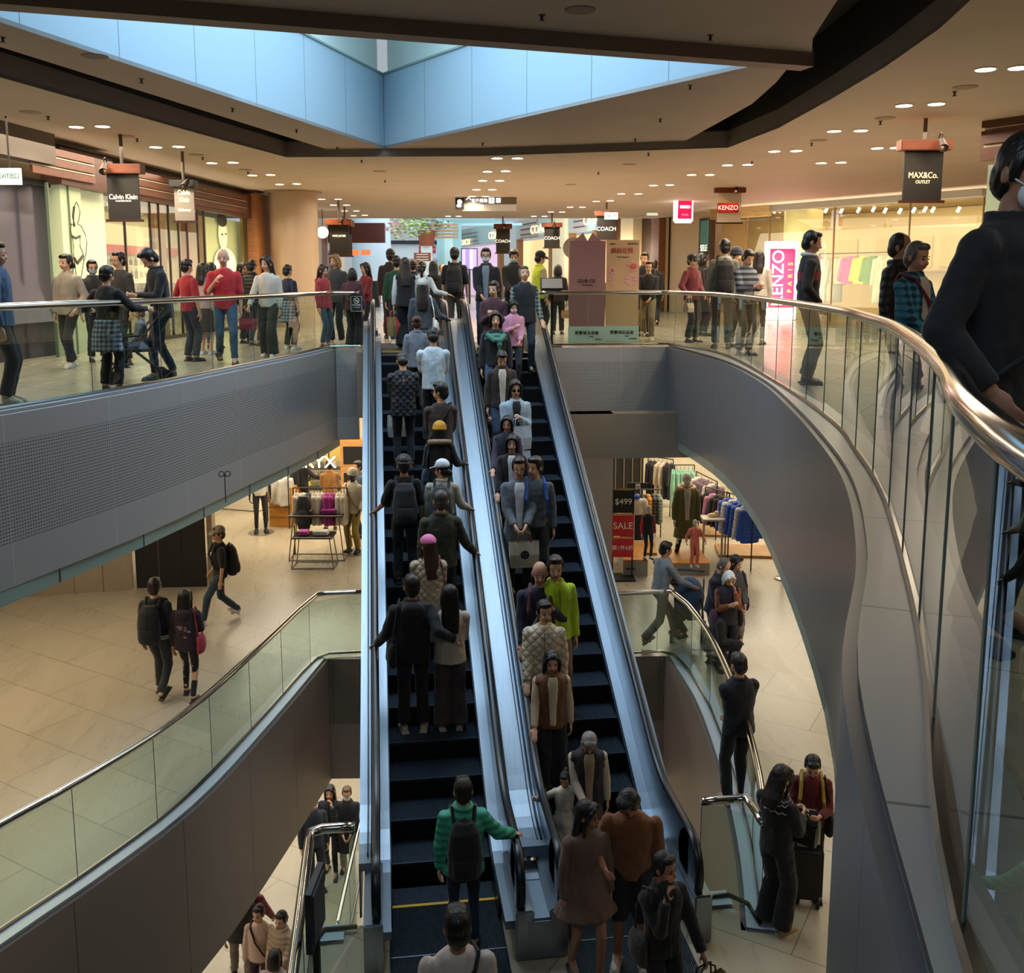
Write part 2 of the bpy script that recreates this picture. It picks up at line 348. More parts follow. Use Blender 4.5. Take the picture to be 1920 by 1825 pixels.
# glass smoke curtains hanging below the fascias
def curtain(nm,pts,z0,z1,lab,seg):
    e=empty(nm,pts[0].copy(),0,lab,'smoke barrier'); e.location=(0,0,0); pts=resample(pts,seg)
    for a,b in zip(pts,pts[1:]):
        g=(b-a).normalized()*.006
        strip('glass_panel',[a+g,b-g],z0,z1,mat('#8fa39b',.25,.0),e,th=.012)
        c=bmesh.new(); box(c,(b.x,b.y,z1-.0),(.02,.02,.3)); obj('clip',c,mat('#6d7273',.4,.5),e)
    return e
curtain('smoke_barrier',offset(vL[:36],-.03),-1.91,-1.75,'row of pale green glass panels hanging under the perforated grey fascia',1.5)
curtain('smoke_barrier',offset([vR[0]]+vR[1:40],.03),-1.91,-1.75,'dark glass strip hanging under the long curved grey fascia',.8)
# ---------------------------------------------------------------- balustrades
def balustrade(nm,pts,z,lab,seg=1.3,g=None,cap0=None,end=0,h=1.1,gap=.008,postend=True,mglass=None,r=.04):
    e=empty(nm,(0,0,0),0,lab,'railing',g)
    rp=resample(pts,seg)
    for a,b in zip(rp,rp[1:]):
        d=(b-a).normalized()*gap
        a2,b2=a+d,b-d
        bm=bmesh.new(); n=Vector((d.y,-d.x,0)).normalized()*.008
        vs=[]
        for (x,zz) in ((a2,z+.03),(b2,z+.03),(b2,z+h-.05),(a2,z+h-.05)): vs.append(Vector((x.x,x.y,zz)))
        quad(bm,*vs); obj('glass_panel',bm,mglass or GL,e,fix=False)
        bm=bmesh.new(); box(bm,(0,0,0),(.007,.007,h-.1)); o=obj('joint',bm,mat('#5c6a65',.3),e); o.location=(b.x,b.y,z+h/2)
    bm=bmesh.new(); tube(bm,setz(resample(pts,.15),z+h-.04),r,14); obj('handrail',bm,CHROME,e,smooth=True)
    bm=bmesh.new(); sh=resample(pts,.3); tube(bm,setz(sh,z+.05),.022,6); obj('base_rail',bm,mat('#8d8a84',.2,1),e)
    return e
balustrade('glass_balustrade',[Vector((XL+.05,18.66,0))]+[Vector((vL[0].x,18.66,0))]+offset(vL,.1)[1:38],0,'curved glass balustrade with chrome handrail, people leaning on it beside the stroller',1.35)
sR=[W(2.9,19.1)]+catmull([W(3.35,18.6),W(3.62,16.2),P(1463,724,.03),P(1563,795,.03),P(1606,849,.03),P(1656,928,.03),P(1706,1092,.03),P(1742,1278,.03),P(1770,1593,.03),W(.78,1.2),W(.6,-.4),W(.1,-2)],5)
sR=[Vector((p.x,p.y,0)) for p in sR]
balustrade('glass_balustrade',[Vector((XR-.05,vR[0].y+.08,0)),Vector((vR[0].x,vR[0].y+.08,0))]+sR[4:],0,'long curved glass balustrade with wide chrome handrail sweeping past the man in the face mask',.95,mglass=glass('#cfdcd6',1.1))
balustrade('glass_balustrade',[Vector((-.35,mL[0].y+.12,0)),Vector((mL[0].x-.08,mL[0].y+.12,0))]+offset(mL,.16)[2:],Z2,'glass balustrade on the middle floor below the couple with backpacks',1.1)
balustrade('glass_balustrade',[Vector((mR[0].x-1.3,mR[0].y+.1,0)),Vector((mR[0].x+.05,mR[0].y+.1,0))]+offset(mR,-.14)[2:]+[Vector((mR[-1].x+.14,ny-.1,0)),Vector((2.98,ny-.1,0))],Z2,'curved glass balustrade on the middle floor beside the man in navy',1.2)
balustrade('glass_balustrade',[Vector((-.33,ny-.08,0)),Vector((nx+.07,ny-.08,0)),Vector((nx+.07,-1,0))],Z2,'glass balustrade with chrome rail at the foot of the escalators',1.3,r=.045)
a_,b_=P(636,1712,Z1),P(676,1700,Z1)
balustrade('glass_balustrade',[P(634,1860,Z1+0),P(678,1640,Z1+0)],Z1,'short chrome rail with glass on the lowest floor under the two women in black',1.2)
# ---------------------------------------------------------------- ceiling
oc=[P(0,145,3.7),P(180,196,3.7),P(370,250,3.7),P(537,295,3.7),P(900,293,3.7),P(1365,277,3.7),P(1460,240,3.7),P(1560,185,3.7),P(1660,125,3.7),P(1760,55,3.7),P(1820,0,3.7),W(4.4,5,3.7),W(2.5,-3,3.7),W(-7,-3,3.7),W(-8,4,3.7)]
slab('ceiling',[W(-30,-14),W(30,-14),W(30,39.2),W(-30,39.2)],[oc],3.75,.05,CEIL)
ic=[P(0,88,3.85),P(300,182,3.85),P(625,284,3.85),P(900,284,3.85),P(1282,266,3.85),P(1410,195,3.85),P(1455,155,3.85),P(1490,112,3.85),P(1522,100,3.85),P(1524,72,3.85),P(1570,0,3.85),W(3.6,5,3.85),W(1.8,-2.6,3.85),W(-6,-2.6,3.85),W(-7,4,3.85)]
hole=[W(-2.5,19.35),W(3.22,11.45),W(-5.4,8.7)]
slab('ceiling_inner',ic,[hole],3.9,.05,CEILG)
DARKT=mat('#1d1917',.8,0,'plaster')
strip('trim_15',oc+oc[:1],3.7,4.0,mat('#8a8078',.7),kind='structure')
strip('trim_16',[p.copy() for p in oc+oc[:1]],4.0,4.7,DARKT,kind='structure')
cenh=sum(hole,Vector())/3
slab('ceiling_void',[W(-30,-14),W(30,-14),W(30,39),W(-30,39)],[[cenh+(p-cenh)*1.03 for p in hole]],4.72,.04,DARKT)
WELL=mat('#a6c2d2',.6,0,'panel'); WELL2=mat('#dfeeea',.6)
def well(nm,a,b,z0,z1,m): strip(nm,[a,b],z0,z1,m,kind='structure')
for i,(a,b) in enumerate(zip(hole,hole[1:]+hole[:1])):
    well('wall_skylight_%d'%(i+1),a,b,3.85,5.25,WELL)
    n=(b-a).normalized(); out_=Vector((n.y,-n.x,0))*.0
    cen=sum(hole,Vector())/3
    d=((a+b)/2-cen).normalized()*.12
    well('wall_skylight_upper_%d'%(i+1),a+d,b+d,5.25,7.6,WELL2)
    bm=bmesh.new(); cyl(bm,setz([a],5.25)[0],setz([b],5.25)[0],.03,n=6); tag(obj('trim_%d'%(20+i),bm,mat('#8fa6a2',.5)),kind='structure')
# near downstand beam of the opening
a,b=hole[1],hole[2]; n=(b-a).normalized(); nn=Vector((-n.y,n.x,0));
if nn.dot(-a)<0: nn=-nn
bm=bmesh.new()
pa,pb=a-n*.1,b+n*1.5
for s in (0,1):
    pass
c4=[pa,pb,pb+nn*.25,pa+nn*.25]
lo=[bm.verts.new((p.x,p.y,3.70)) for p in c4]; hi=[bm.verts.new((p.x,p.y,3.9)) for p in c4]
bm.faces.new(lo); bm.faces.new(hi[::-1])
for i in range(4): bm.faces.new((lo[i],lo[(i+1)%4],hi[(i+1)%4],hi[i]))
tag(obj('beam',bm,mat('#8e8078',.6)),kind='structure')
# downlights
DL=[(143,237),(192,236),(292,275),(335,274),(397,305),(437,304),(473,328),(507,327),(524,345),(556,344),(603,373),(634,373),(625,384),(650,384),(646,395),(668,395),(663,404),(684,403),
(932,296),(970,296),(914,321),(948,320),(905,338),(937,338),(893,355),(923,355),(885,368),(911,368),(840,405),(860,405),
(1848,129),(1910,126),(1695,197),(1756,194),(1564,245),(1614,244),(1452,283),(1493,282),(1364,309),(1402,308),(1297,327),(1331,327),(1225,347),(1256,346),(1165,363),(1197,363),(1118,377),(1144,376),(1069,388),(1092,388),(1033,397),(1054,397),(1001,405),(1021,405),(1540,305),(1577,304),(1645,277),(1680,276)]
bm=bmesh.new(); cyl(bm,(0,0,0),(0,0,-.012),.125,n=24); rim=bpy.data.meshes.new('rim'); bm.to_mesh(rim); bm.free(); rim.materials.append(mat('#e8e0d0',.5))
bm=bmesh.new(); cyl(bm,(0,0,-.0125),(0,0,-.016),.105,n=24); dif=bpy.data.meshes.new('diffuser'); bm.to_mesh(dif); bm.free(); dif.materials.append(mat('#fff0d8',.5,0,None,6))
zone=lambda x:'over the storefronts on the left side' if x<700 else ('over the middle walkway' if x<1000 else 'over the storefronts on the right side')
for i,(x,y) in enumerate(DL):
    q=P(x,y,3.7); 
    e=empty('downlight',q,0,'round recessed ceiling downlight glowing warm white '+zone(x),'ceiling light','recessed downlights '+zone(x))
    link('rim',rim,None,e); link('diffuser',dif,None,e)
    if i%2==0:
        l=bpy.data.lights.new('downlight','AREA'); l.shape='DISK'; l.size=.22; l.energy=26; l.color=WARM; l.spread=R(140)
        lo_=bpy.data.objects.new('downlight_lamp',l); lo_.location=q+Vector((0,0,-.03)); COL.objects.link(lo_)
# broad warm fill lamps added over the walkways to brighten the upper floor
area('walkway_fill',W(-7.2,15,3.5),2.0,12,330,WARM,(0,0,-YAW)); area('walkway_fill_far',W(0,27,3.5),8,10,560,WARM,(0,0,-YAW)); area('walkway_fill_side',W(5.6,17,3.5),3,8,260,WARM,(0,0,-YAW))
# sprinklers and flat speakers
for i,(x,y,z) in enumerate([(1016,28,3.85),(1332,66,3.85),(1294,160,3.85),(1238,223,3.85),(1191,260,3.85),(5,70,3.85),(265,148,3.85),(436,203,3.85),(556,243,3.85),(632,276,3.85),(905,268,3.85),(90,218,3.7),(257,260,3.7),(380,295,3.7),(465,322,3.7),(678,300,3.7),(722,338,3.7),(1122,323,3.7),(1216,287,3.7),(1410,303,3.7),(1790,172,3.7),(1651,227,3.7),(1522,268,3.7)]):
    q=P(x,y,z); bm=bmesh.new(); cyl(bm,(0,0,0),(0,0,-.05),.014,n=8); cyl(bm,(0,0,-.05),(0,0,-.056),.028,n=10); cyl(bm,(0,0,0),(0,0,-.006),.035,n=10)
    o=obj('sprinkler_head',bm,mat('#4a4038',.4,.6)); o.location=q; tag(o,'small dark sprinkler head on the beige ceiling','sprinkler','ceiling sprinkler heads')
for x,y,z in [(178,105,3.85),(1088,18,3.85),(57,210,3.7),(236,255,3.7),(368,290,3.7),(460,318,3.7),(712,321,3.7),(1180,308,3.7),(1070,346,3.7),(1810,163,3.7),(1660,221,3.7),(1535,263,3.7)]:
    q=P(x,y,z); bm=bmesh.new(); cyl(bm,(0,0,0),(0,0,-.01),.15,.14,n=24); o=obj('ceiling_speaker',bm,mat('#a08f7c' if z<3.8 else '#857b74',.7)); o.location=q; tag(o,'flat round speaker grille set in the ceiling','speaker','round ceiling speakers')
# ---------------------------------------------------------------- escalators
def esc_path():
    """(y,z) of the step nosing line"""
    t=math.tan(R(30)); mid=(yBot+yTop)/2; half=4.72/2/t
    y0,y1=mid-half,mid+half
    def z(y):
        r=.35
        if y<y0-r: return Z2
        if y>y1+r: return 0
        if y<y0+r: return Z2+t*(y-(y0-r))**2/(4*r)
        if y>y1-r: return -t*((y1+r)-y)**2/(4*r)
        return Z2+t*(y-y0)
    return z,y0,y1
zf,ey0,ey1=esc_path()
def step_z(k): return None
def sweep(bm,x0,x1,d0,d1,ya,yb,n=60,zcap=None):
    """rectangular bar between heights d0..d1 over the nosing line"""
    prev=None
    for i in range(n+1):
        y=ya+(yb-ya)*i/n; z=zf(y)
        lo_=z+d0 if zcap is None else max(z+d0,zcap)
        cur=[bm.verts.new(v) for v in ((x0,y,lo_),(x1,y,lo_),(x1,y,z+d1),(x0,y,z+d1))]
        if prev:
            for k in range(4): bm.faces.new((prev[k],prev[(k+1)%4],cur[(k+1)%4],cur[k]))
        else: bm.faces.new(cur[::-1])
        prev=cur
    bm.faces.new(prev)
TREAD=mat('#39434e',.45,.5,'tread'); RISER=mat('#07090c',.5,.3)
STEPS=[]
def build_esc(xc,lab,phase):
    e=empty('escalator',(0,0,0),0,lab,'escalator','pair of escalators side by side')
    # steps
    k=0; y=yBot+phase; steps=[]
    while y<yTop-.02:
        y2=min(y+.4,yTop)
        zt=Z2 if y<ey0-.35 else zf(min(y+.38,yTop))
        zt=min(zt,0); steps.append((y,y2,zt)); y=y2
    for (a,b,zt) in steps:
        bm=bmesh.new(); box(bm,(0,0,-.015),(1.0,b-a,.03)); 
        o=obj('step',bm,TREAD,e); o.location=(xc,(a+b)/2,zt)
        bm=bmesh.new(); box(bm,(0,0,0),(1.0,.02,.24)); r=obj('riser',bm,RISER,o); r.location=(0,-(b-a)/2+.012,-.145)
        bm=bmesh.new(); box(bm,(0,0,0),(1.0,.012,.006)); r=obj('step_edge',bm,mat('#5c6a78',.4,.6),o); r.location=(0,-(b-a)/2-.004,.0)
    for s in (-1,1):
        hx=xc+s*.64
        # handrail: loop with rounded ends
        pts=[]
        ya,yb=yBot-.55,yTop+.62
        n=70; 
        for i in range(n+1):
            y=ya+(yb-ya)*i/n; pts.append(Vector((hx,y,zf(y)+.93)))
        def arc(y,z,sg): return [Vector((hx,y+sg*.30*math.sin(R(a)),z-.30+.30*math.cos(R(a)))) for a in range(12,181,12)]
        full=arc(ya,Z2+.93,-1)[::-1]+pts+arc(yb,.93,1)
        bm=bmesh.new(); vs=[]
        for i,p in enumerate(full):
            d=(full[min(i+1,len(full)-1)]-full[max(i-1,0)]).normalized(); u=Vector((1,0,0)).cross(d)
            ring=[bm.verts.new(p+Vector((1,0,0))*.042*math.cos(q)+u*.024*math.sin(q)) for q in [2*math.pi*j/10 for j in range(10)]]
            if vs:
                for j in range(10): bm.faces.new((vs[-1][j],vs[-1][(j+1)%10],ring[(j+1)%10],ring[j]))
            vs.append(ring)
        bm.faces.new(vs[0][::-1]); bm.faces.new(vs[-1]); obj('handrail',bm,RUBBER,e,smooth=True)
        # balustrade panel inside the handrail loop
        bm=bmesh.new(); sweep(bm,hx-.02,hx+.02,.30,.905,ya-.02,yb+.02,70)
        for yy,zz in ((ya,Z2+.63),(yb,.63)):
            r=bmesh.ops.create_cone(bm,cap_ends=True,segments=28,radius1=.275,radius2=.275,depth=.04,matrix=Matrix.Translation((hx,yy,zz))@Matrix.Rotation(R(90),4,'Y'))
        obj('balustrade_panel',bm,STEELD,e)
        # inner deck lip and skirt
        bm=bmesh.new(); x0=xc+s*.512; x1=hx-s*.02; sweep(bm,min(x0,x1),max(x0,x1),.22,.30,yBot-.75,yTop+.75,60); obj('inner_deck',bm,STEEL,e)
        bm=bmesh.new(); x0=xc+s*.502; x1=xc+s*.515; sweep(bm,min(x0,x1),max(x0,x1),-.2,.24,yBot-.3,yTop+.3,60,None); obj('skirt',bm,mat('#20262c',.35,.6),e)
        # outer deck
        x0=hx+s*.02; x1=hx+s*(.17 if (s<0)==(xc<1) else .185)
        bm=bmesh.new(); sweep(bm,min(x0,x1),max(x0,x1),.48,.56 if (s<0)==(xc<1) else .60,yBot-.1,yTop+.2,60); obj('outer_deck',bm,STEEL,e)
        bm=bmesh.new(); xo=(x1-s*.02); sweep(bm,min(xo,x1),max(xo,x1),-.95,.5,yBot-.1,yTop+.2,60,Z2 if True else None); obj('side_cladding',bm,STEEL,e)
        bm=bmesh.new(); xa=hx+s*.085; sweep(bm,xa-.006,xa+.006,.56,.606,yBot,yTop+.1,60); obj('deck_seam',bm,mat('#101418',.5),e)
        bm=bmesh.new(); xa=hx+s*.045; sweep(bm,xa-.012,xa+.012,.56,.618,yBot,yTop+.1,60); obj('deck_rib',bm,mat('#27313c',.4,.7),e)
        # newel skirt
        bm=bmesh.new(); box(bm,(hx+s*.03,yBot-.42,Z2+.24),(.17,.95,.48)); bmesh.ops.bevel(bm,geom=bm.edges[:],offset=.015,segments=2,affect='EDGES'); obj('newel_base',bm,STEELD,e); bm=bmesh.new(); box(bm,(hx,yTop+.5,.2),(.16,.95,.40)); bmesh.ops.bevel(bm,geom=bm.edges[:],offset=.015,segments=2,affect='EDGES'); obj('newel_base',bm,STEELD,e)
    for y,z in ((yBot,Z2),(yTop,0)):
        sg=-1 if z<-1 else 1
        bm=bmesh.new(); box(bm,(xc,y+sg*.012,z+.012),(1.0,.035,.02)); obj('comb_line',bm,mat('#d6a516',.5),e)
        bm=bmesh.new(); box(bm,(xc,y+sg*.75,z+.004),(1.06,1.45,.02)); obj('floor_plate',bm,mat('#39424b',.35,.8,'tread'),e)
        bm=bmesh.new(); box(bm,(xc,y+sg*.72,z+.018),(1.04,.012,.006)); obj('plate_seam',bm,mat('#8a939b',.35,.8),e)
        bm=bmesh.new(); box(bm,(xc,y+sg*1.9,z+.004),(1.5,.85,.016)); obj('landing_grate',bm,mat('#30373e',.4,.8,'tread'),e)
    bm=bmesh.new(); sweep(bm,xc-.62,xc+.62,-1.0,-.5,yBot+.3,yTop,40,Z2); obj('underside',bm,STEELD,e)
    STEPS.append(steps); return e
build_esc(EX[0],'dark escalator carrying people upward away from the viewer, beside the plain grey cladding',0)
build_esc(EX[1],'dark escalator bringing people down toward the viewer, woman in brown vest on it',.13)
bm=bmesh.new(); box(bm,(1.325,yBot-.45,Z2+.2),(.30,.9,.40)); bmesh.ops.bevel(bm,geom=bm.edges[:],offset=.02,segments=2,affect='EDGES'); tag(obj('trim_30',bm,STEEL),kind='structure')
bm=bmesh.new(); box(bm,(1.33,8.35,Z2+.405),(.12,.10,.003)); o=obj('notice_plate',bm,mat('#b9c4cc',.4)); tag(o,'small pale notice plate fixed to the metal deck between the escalator feet','notice')

area('near_walkway_fill',W(4.2,3.5,3.5),2,6,40,WARM,(0,0,-YAW))  # unseen extra lamp, added to brighten the near floor behind the glass
# ---------------------------------------------------------------- outer walls
def wall(nm,a,b,z0,z1,m,th=.12):
    a=Vector((a.x,a.y,0)); b=Vector((b.x,b.y,0)); d=b-a; L_=d.length
    bm=bmesh.new(); box(bm,(0,0,0),(L_,th,z1-z0)); o=obj(nm,bm,m); o.location=((a+b)/2)+Vector((0,0,(z0+z1)/2)); o.rotation_euler=(0,0,math.atan2(d.y,d.x))
    return tag(o,kind='structure')
WALLM=mat('#b7a88f',.7,0,'plaster')
for (z0,z1,t) in ((Z1,Z3-1.2,'lower'),(0,4.7,'upper')):
    fw=far if t=='lower' else 39
    wall('wall_left_'+t,W(-19,-14),W(-19,fw),z0,z1,WALLM); wall('wall_right_'+t,W(20,-14),W(20,fw),z0,z1,WALLM); wall('wall_back_'+t,W(-19,-13),W(20,-13),z0,z1,WALLM)
wall('wall_front_lower',W(-30,34),W(30,34),Z1,Z3-1.2,WALLM)
# ---------------------------------------------------------------- facade helpers
class Plane:
    def __init__(s,a,b):
        s.a=Vector((a.x,a.y,0)); s.b=Vector((b.x,b.y,0)); s.u=(s.b-s.a).normalized(); s.n=Vector((-s.u.y,s.u.x,0))
        if s.n.dot(-s.a)<0: s.n=-s.n     # toward the hall
        s.ang=math.atan2(s.u.y,s.u.x)
    def at(s,px,py=520,off=0): return V(px,py,s.a+s.n*off,s.b+s.n*off)
    def box(s,nm,x0,x1,z0,z1,m,th=.1,off=0,parent=None,bev=0):
        p=s.at(x0,520,off); q=s.at(x1,520,off); c=(p+q)/2+s.n*th/2; c.z=(z0+z1)/2
        return boxo(nm,c,((q-p).length,th,z1-z0),m,parent,s.ang,bev)
    def rz(s):           # rotation for lettering facing the hall
        return math.atan2(s.n.x,-s.n.y)
    def text(s,t,px,py,size,m,parent=None,off=.05,sx=1,name='lettering'):
        p=s.at(px,py,off); return text(t,p,size,m,parent,s.rz(),name,.006,sx=sx)
WOODD=mat('#4a2a1c',.45,0,'wood'); WOODM=mat('#8a5a32',.5,0,'wood'); WOODR=mat('#7a3a1c',.45,0,'wood'); GILT=mat('#c9a76a',.4,.3)
CREAM=mat('#d9c39a',.6,0,'plaster'); SIGNB=mat('#14110e',.5); LETW=mat('#f4e6d2',.5,0,None,1.2); SHOPF=mat('#c8a878',.5,0,'plaster')
LETG=mat('#ffe08a',.5,0,None,3); WHITE=mat('#ece9e2',.6)
PL=Plane(P(0,242,3.7),P(510,368,3.7))
# ---- left storefronts
zt=4.7
a=W(-9.2,9.5); 
e=empty('storefront',(0,0,0),0,'dark wood storefront with striped lintel and lit window of hanging underwear','storefront')
PL.box('lintel',183,468,2.93,3.55,WOODD,.16,0,e); PL.box('header',88,510,3.55,zt,mat('#241610',.6,0,'wood'),.1,-.15,e)
for z in (3.03,3.2,3.37): PL.box('slat',186,466,z,z+.12,mat('#5a3324',.45,0,'wood'),.05,.17,e)
for z in (3.165,3.335): PL.box('slat_gap_light',186,466,z,z+.022,mat('#d8c8b0',.4,.2),.03,.16,e)
PL.box('shop_window',186,372,.05,2.93,GLC,.012,.05,e)
for x in (186,236,284,300,318,336,352,372,384,462): PL.box('mullion',x,x+1.2,0,2.93,mat('#3a2b22',.4,.4),.05,.03,e)
PL.box('pillar',283,303,0,2.93,WOODM,.14,-.1,e); PL.box('pillar',343,352,0,2.93,WOODR,.14,-.1,e)
PL.box('plinth',186,466,0,.08,mat('#3a3028',.5),.1,0,e)
# interior
PLi=Plane(PL.a-PL.n*3.2,PL.b-PL.n*3.2)
e=empty('shop_interior',(0,0,0),0,'bright cream shop interior with a red shelf band behind the underwear store glass','shop interior')
PLi.box('back_wall',120,520,0,3.3,mat('#e6d8b4',.6),.05,0,e); PLi.box('red_band',190,330,1.98,2.2,mat('#c4301c',.5),.12,.05,e)
PLi.box('shelf',190,330,1.2,1.24,WHITE,.3,.05,e); PLi.box('shelf',190,330,.6,.64,WHITE,.3,.05,e)
area('shop_lamps',PL.at(290,520,-1.6)+Vector((0,0,1.75)),7,2.4,120,(1,.86,.55),(0,0,PL.ang))
area('shop_lamps_far',PL.at(420,520,-1.2)+Vector((0,0,1.75)),3,1.6,35,(1,.86,.55),(0,0,PL.ang))
bm=bmesh.new(); box(bm,(0,0,0),(.16,.02,.16)); box(bm,(0,0,.1),(.02,.02,.08)); 
hang=bpy.data.meshes.new('hanging_underwear'); bm.to_mesh(hang); bm.free(); hang.materials.append(mat('#1b1a1e',.8,0,'cloth'))
for r_,z in enumerate((1.75,1.42,1.0,.8)):
    for i in range(15):
        p=PLi.at(192+i*9.2,520,.3); p.z=z
        o=link('hanging_underwear',hang); o.location=p; o.rotation_euler=(0,0,PL.ang); o.scale=(1,1,random.uniform(.8,1.3))
        tag(o,'small dark underwear piece hanging in rows in the lit shop window','underwear','underwear pieces hanging in the shop window')
# lightbox column with poster
e=empty('poster_column',(0,0,0),0,'tall pale lightbox column with a line drawing of a woman posing','lightbox')
PL.box('lightbox',97,136,0,2.93,mat('#a2ad8c',.5,0,None,.16),.25,.05,e); PL.box('lightbox_side',136,184,0,2.93,mat('#a6b092',.5,0,None,.16),.2,-.06,e)
PL.box('lintel',86,186,2.93,3.55,WOODD,.4,.02,e)
for z in (3.03,3.2,3.37): PL.box('slat',70,186,z,z+.12,mat('#6a4030',.45,0,'wood'),.05,.42,e)
for z in (3.165,3.335): PL.box('slat_gap_light',70,186,z,z+.022,mat('#e0d0b8',.4,.2),.03,.41,e)
PL.box('edge',95,97,0,2.93,mat('#5a6a58',.4),.05,.3,e); PL.box('edge',135.5,136.5,0,2.93,mat('#5a6a58',.4),.03,.3,e)
def lineart(nm,pl,off,pts,r,m,parent):
    bm=bmesh.new(); tube(bm,[pl.at(x,y,off) for x,y in pts],r,6); return obj(nm,bm,m,parent)
INK=mat('#2a2622',.7)
for pts in ([(140,386),(137,400),(138,414),(141,424)],[(147,386),(150,398),(148,412),(145,420)],[(140,386),(143,379),(147,386)],[(141,424),(134,420),(132,432),(136,446)],[(145,420),(152,424),(160,440),(163,456),(161,478),(157,490)],[(136,446),(138,462),(138,480),(141,500),(143,520)],[(150,446),(150,462),(156,476),(157,490),(153,515),(151,525)]):
    lineart('drawn_line',PL,.36,pts,.008,INK,e)
bm=bmesh.new(); tube(bm,[PL.at(x,y,.37) for x,y in [(135,443),(142,447),(150,443)]],.022,6); obj('drawn_bra',bm,INK,e)
bm=bmesh.new(); tube(bm,[PL.at(x,y,.37) for x,y in [(139,484),(145,494),(156,480)]],.026,6); obj('drawn_briefs',bm,INK,e)
bm=bmesh.new(); tube(bm,[PL.at(x,y,.37) for x,y in [(139,388),(137,405),(139,425)]],.02,6); obj('drawn_hair',bm,INK,e)
# right-hand portrait poster window
e=empty('portrait_window',(0,0,0),0,'lit storefront window with a pale photo portrait of a dark-haired face and bare shoulders','shop window')
PL.box('portrait_panel',386,455,.4,2.85,mat('#9aa070',.5,0,None,.2),.05,-.3,e); PL.box('window_frame',454,463,0,2.93,mat('#6a5a30',.4,.4),.08,-.1,e)
bm=bmesh.new(); p=PL.at(418,440,-.2)
T=Matrix.Translation(p)@Matrix.Rotation(PL.ang,4,'Z')
ell(bm,(0,0,0),(.30,.02,.40),T,16); obj('portrait_face',bm,mat('#d8c8a0',.6,0,None,.25),e)
bm=bmesh.new(); ell(bm,(-.05,-.01,.36),(.34,.025,.17),T,16); ell(bm,(-.1,-.02,.0),(.06,.02,.02),T,8);ell(bm,(.14,-.02,.02),(.05,.02,.02),T,8); obj('portrait_hair',bm,mat('#23241c',.7),e)
bm=bmesh.new(); ell(bm,(.1,.0,-.75),(.75,.02,.42),T,16); obj('portrait_shoulders',bm,mat('#e8dcb0',.6,0,None,.3),e)
# reflective shutter wall at far left
e=empty('shopfront_panel',(0,0,0),0,'tall glossy purple-grey shopfront panel left of the lightbox column','storefront')
PL.box('panel',-260,94,.0,2.9,mat('#3b3746',.14,.4,'plaster'),.1,-.05,e); PL.box('header',-260,88,3.2,zt,mat('#5a5148',.6),.3,.25,e); PL.box('ledge_rail',-260,94,2.88,2.98,BLACK,.12,.05,e)
PL.box('upper_glass',-260,86,2.98,3.22,mat('#6f6250',.2),.05,-.0,e)
# pillar + corner past the storefront
e=empty('wood_pillar',(0,0,0),0,'brown wood-panelled pillar at the end of the storefront beside the round column','pillar')
PL.box('panel',465,496,0,3.6,WOODM,.3,.0,e); PL.box('panel',496,520,0,3.6,mat('#3c2415',.5,0,'wood'),.3,-.4,e)
c=P(557,611,0); bm=bmesh.new(); cyl(bm,(0,0,0),(0,0,3.72),.66,n=40,caps=False); o=obj('column_1',bm,mat('#c2ab93',.38,.1),smooth=True); o.location=c; tag(o,kind='structure')
bm=bmesh.new(); cyl(bm,(0,0,3.66),(0,0,3.695),.80,n=40); o=obj('trim_31',bm,mat('#a8957f',.5)); o.location=c; tag(o,kind='structure')
PL2=Plane(W(-7.6,30),W(-9.5,56))
e=empty('far_storefront',(0,0,0),0,'pale far storefront wall between the round column and the black hanging signs','storefront')
PL2.box('wall_panel',560,640,0,zt,mat('#c8b49a',.6,0,'plaster'),.2,0,e); PL2.box('dark_window',612,632,.4,2.6,mat('#2b3440',.3),.1,.1,e); PL2.box('wood_panel',600,611,0,3.2,WOODM,.1,.1,e)
# ---------------------------------------------------------------- right storefronts
PR=Plane(W(6.3,39),W(-3.5,70)); PK=Plane(W(6.3,39),W(7.9,34)); PM=Plane(W(7.6,34),W(13,26)); 
for i,(x0,x1,zz,ox) in enumerate(((1074,1124,4.7,.4),(975,1042,4.55,.3),(853,945,4.6,.2))):
    e=empty('coach_storefront' if 0 else 'bag_storefront',(0,0,0),0,('grey-banded storefront with glowing yellow letters '+('nearest the pink display board','behind the person in hi-vis jacket','far down the hall past the masked man')[i]),'storefront')
    mid=x0+(x1-x0)*(.48 if i<2 else .48)
    PR.box('fascia_band',x0,x1,3.55,zz+.1,mat('#8fa0a0',.5),.25,.1,e)
    PR.box('slatted_panel',x0,mid-(0 if i<2 else 30),3.6,zz+.05,mat('#a08f86',.5),.08,.36,e)
    for k in range(3): PR.box('slat_line',x0+1,mid-2,3.75+k*.28,3.79+k*.28,BLACK,.03,.45,e)
    if i==2: PR.text('COACH',870,455,.55,LETG,e,.5,1.6)
    PR.text('COACH',(1119,1013,930)[i],(411,430,441)[i],.62,LETG,e,.5,1.5)
    PR.box('shop_opening',x0+6,x1-2,.1,3.5,mat('#e8c48c',.5,0,None,.55) if i!=2 else mat('#c9a8c4',.5,0,None,.7),.05,-.6,e)
    for xx in (x0+2,x1-4): PR.box('jamb',xx,xx+4,0,3.55,WOODM,.3,.0,e)
e=empty('wall_piers',(0,0,0),0,'row of warm brown wood piers behind the two display boards','wood wall')
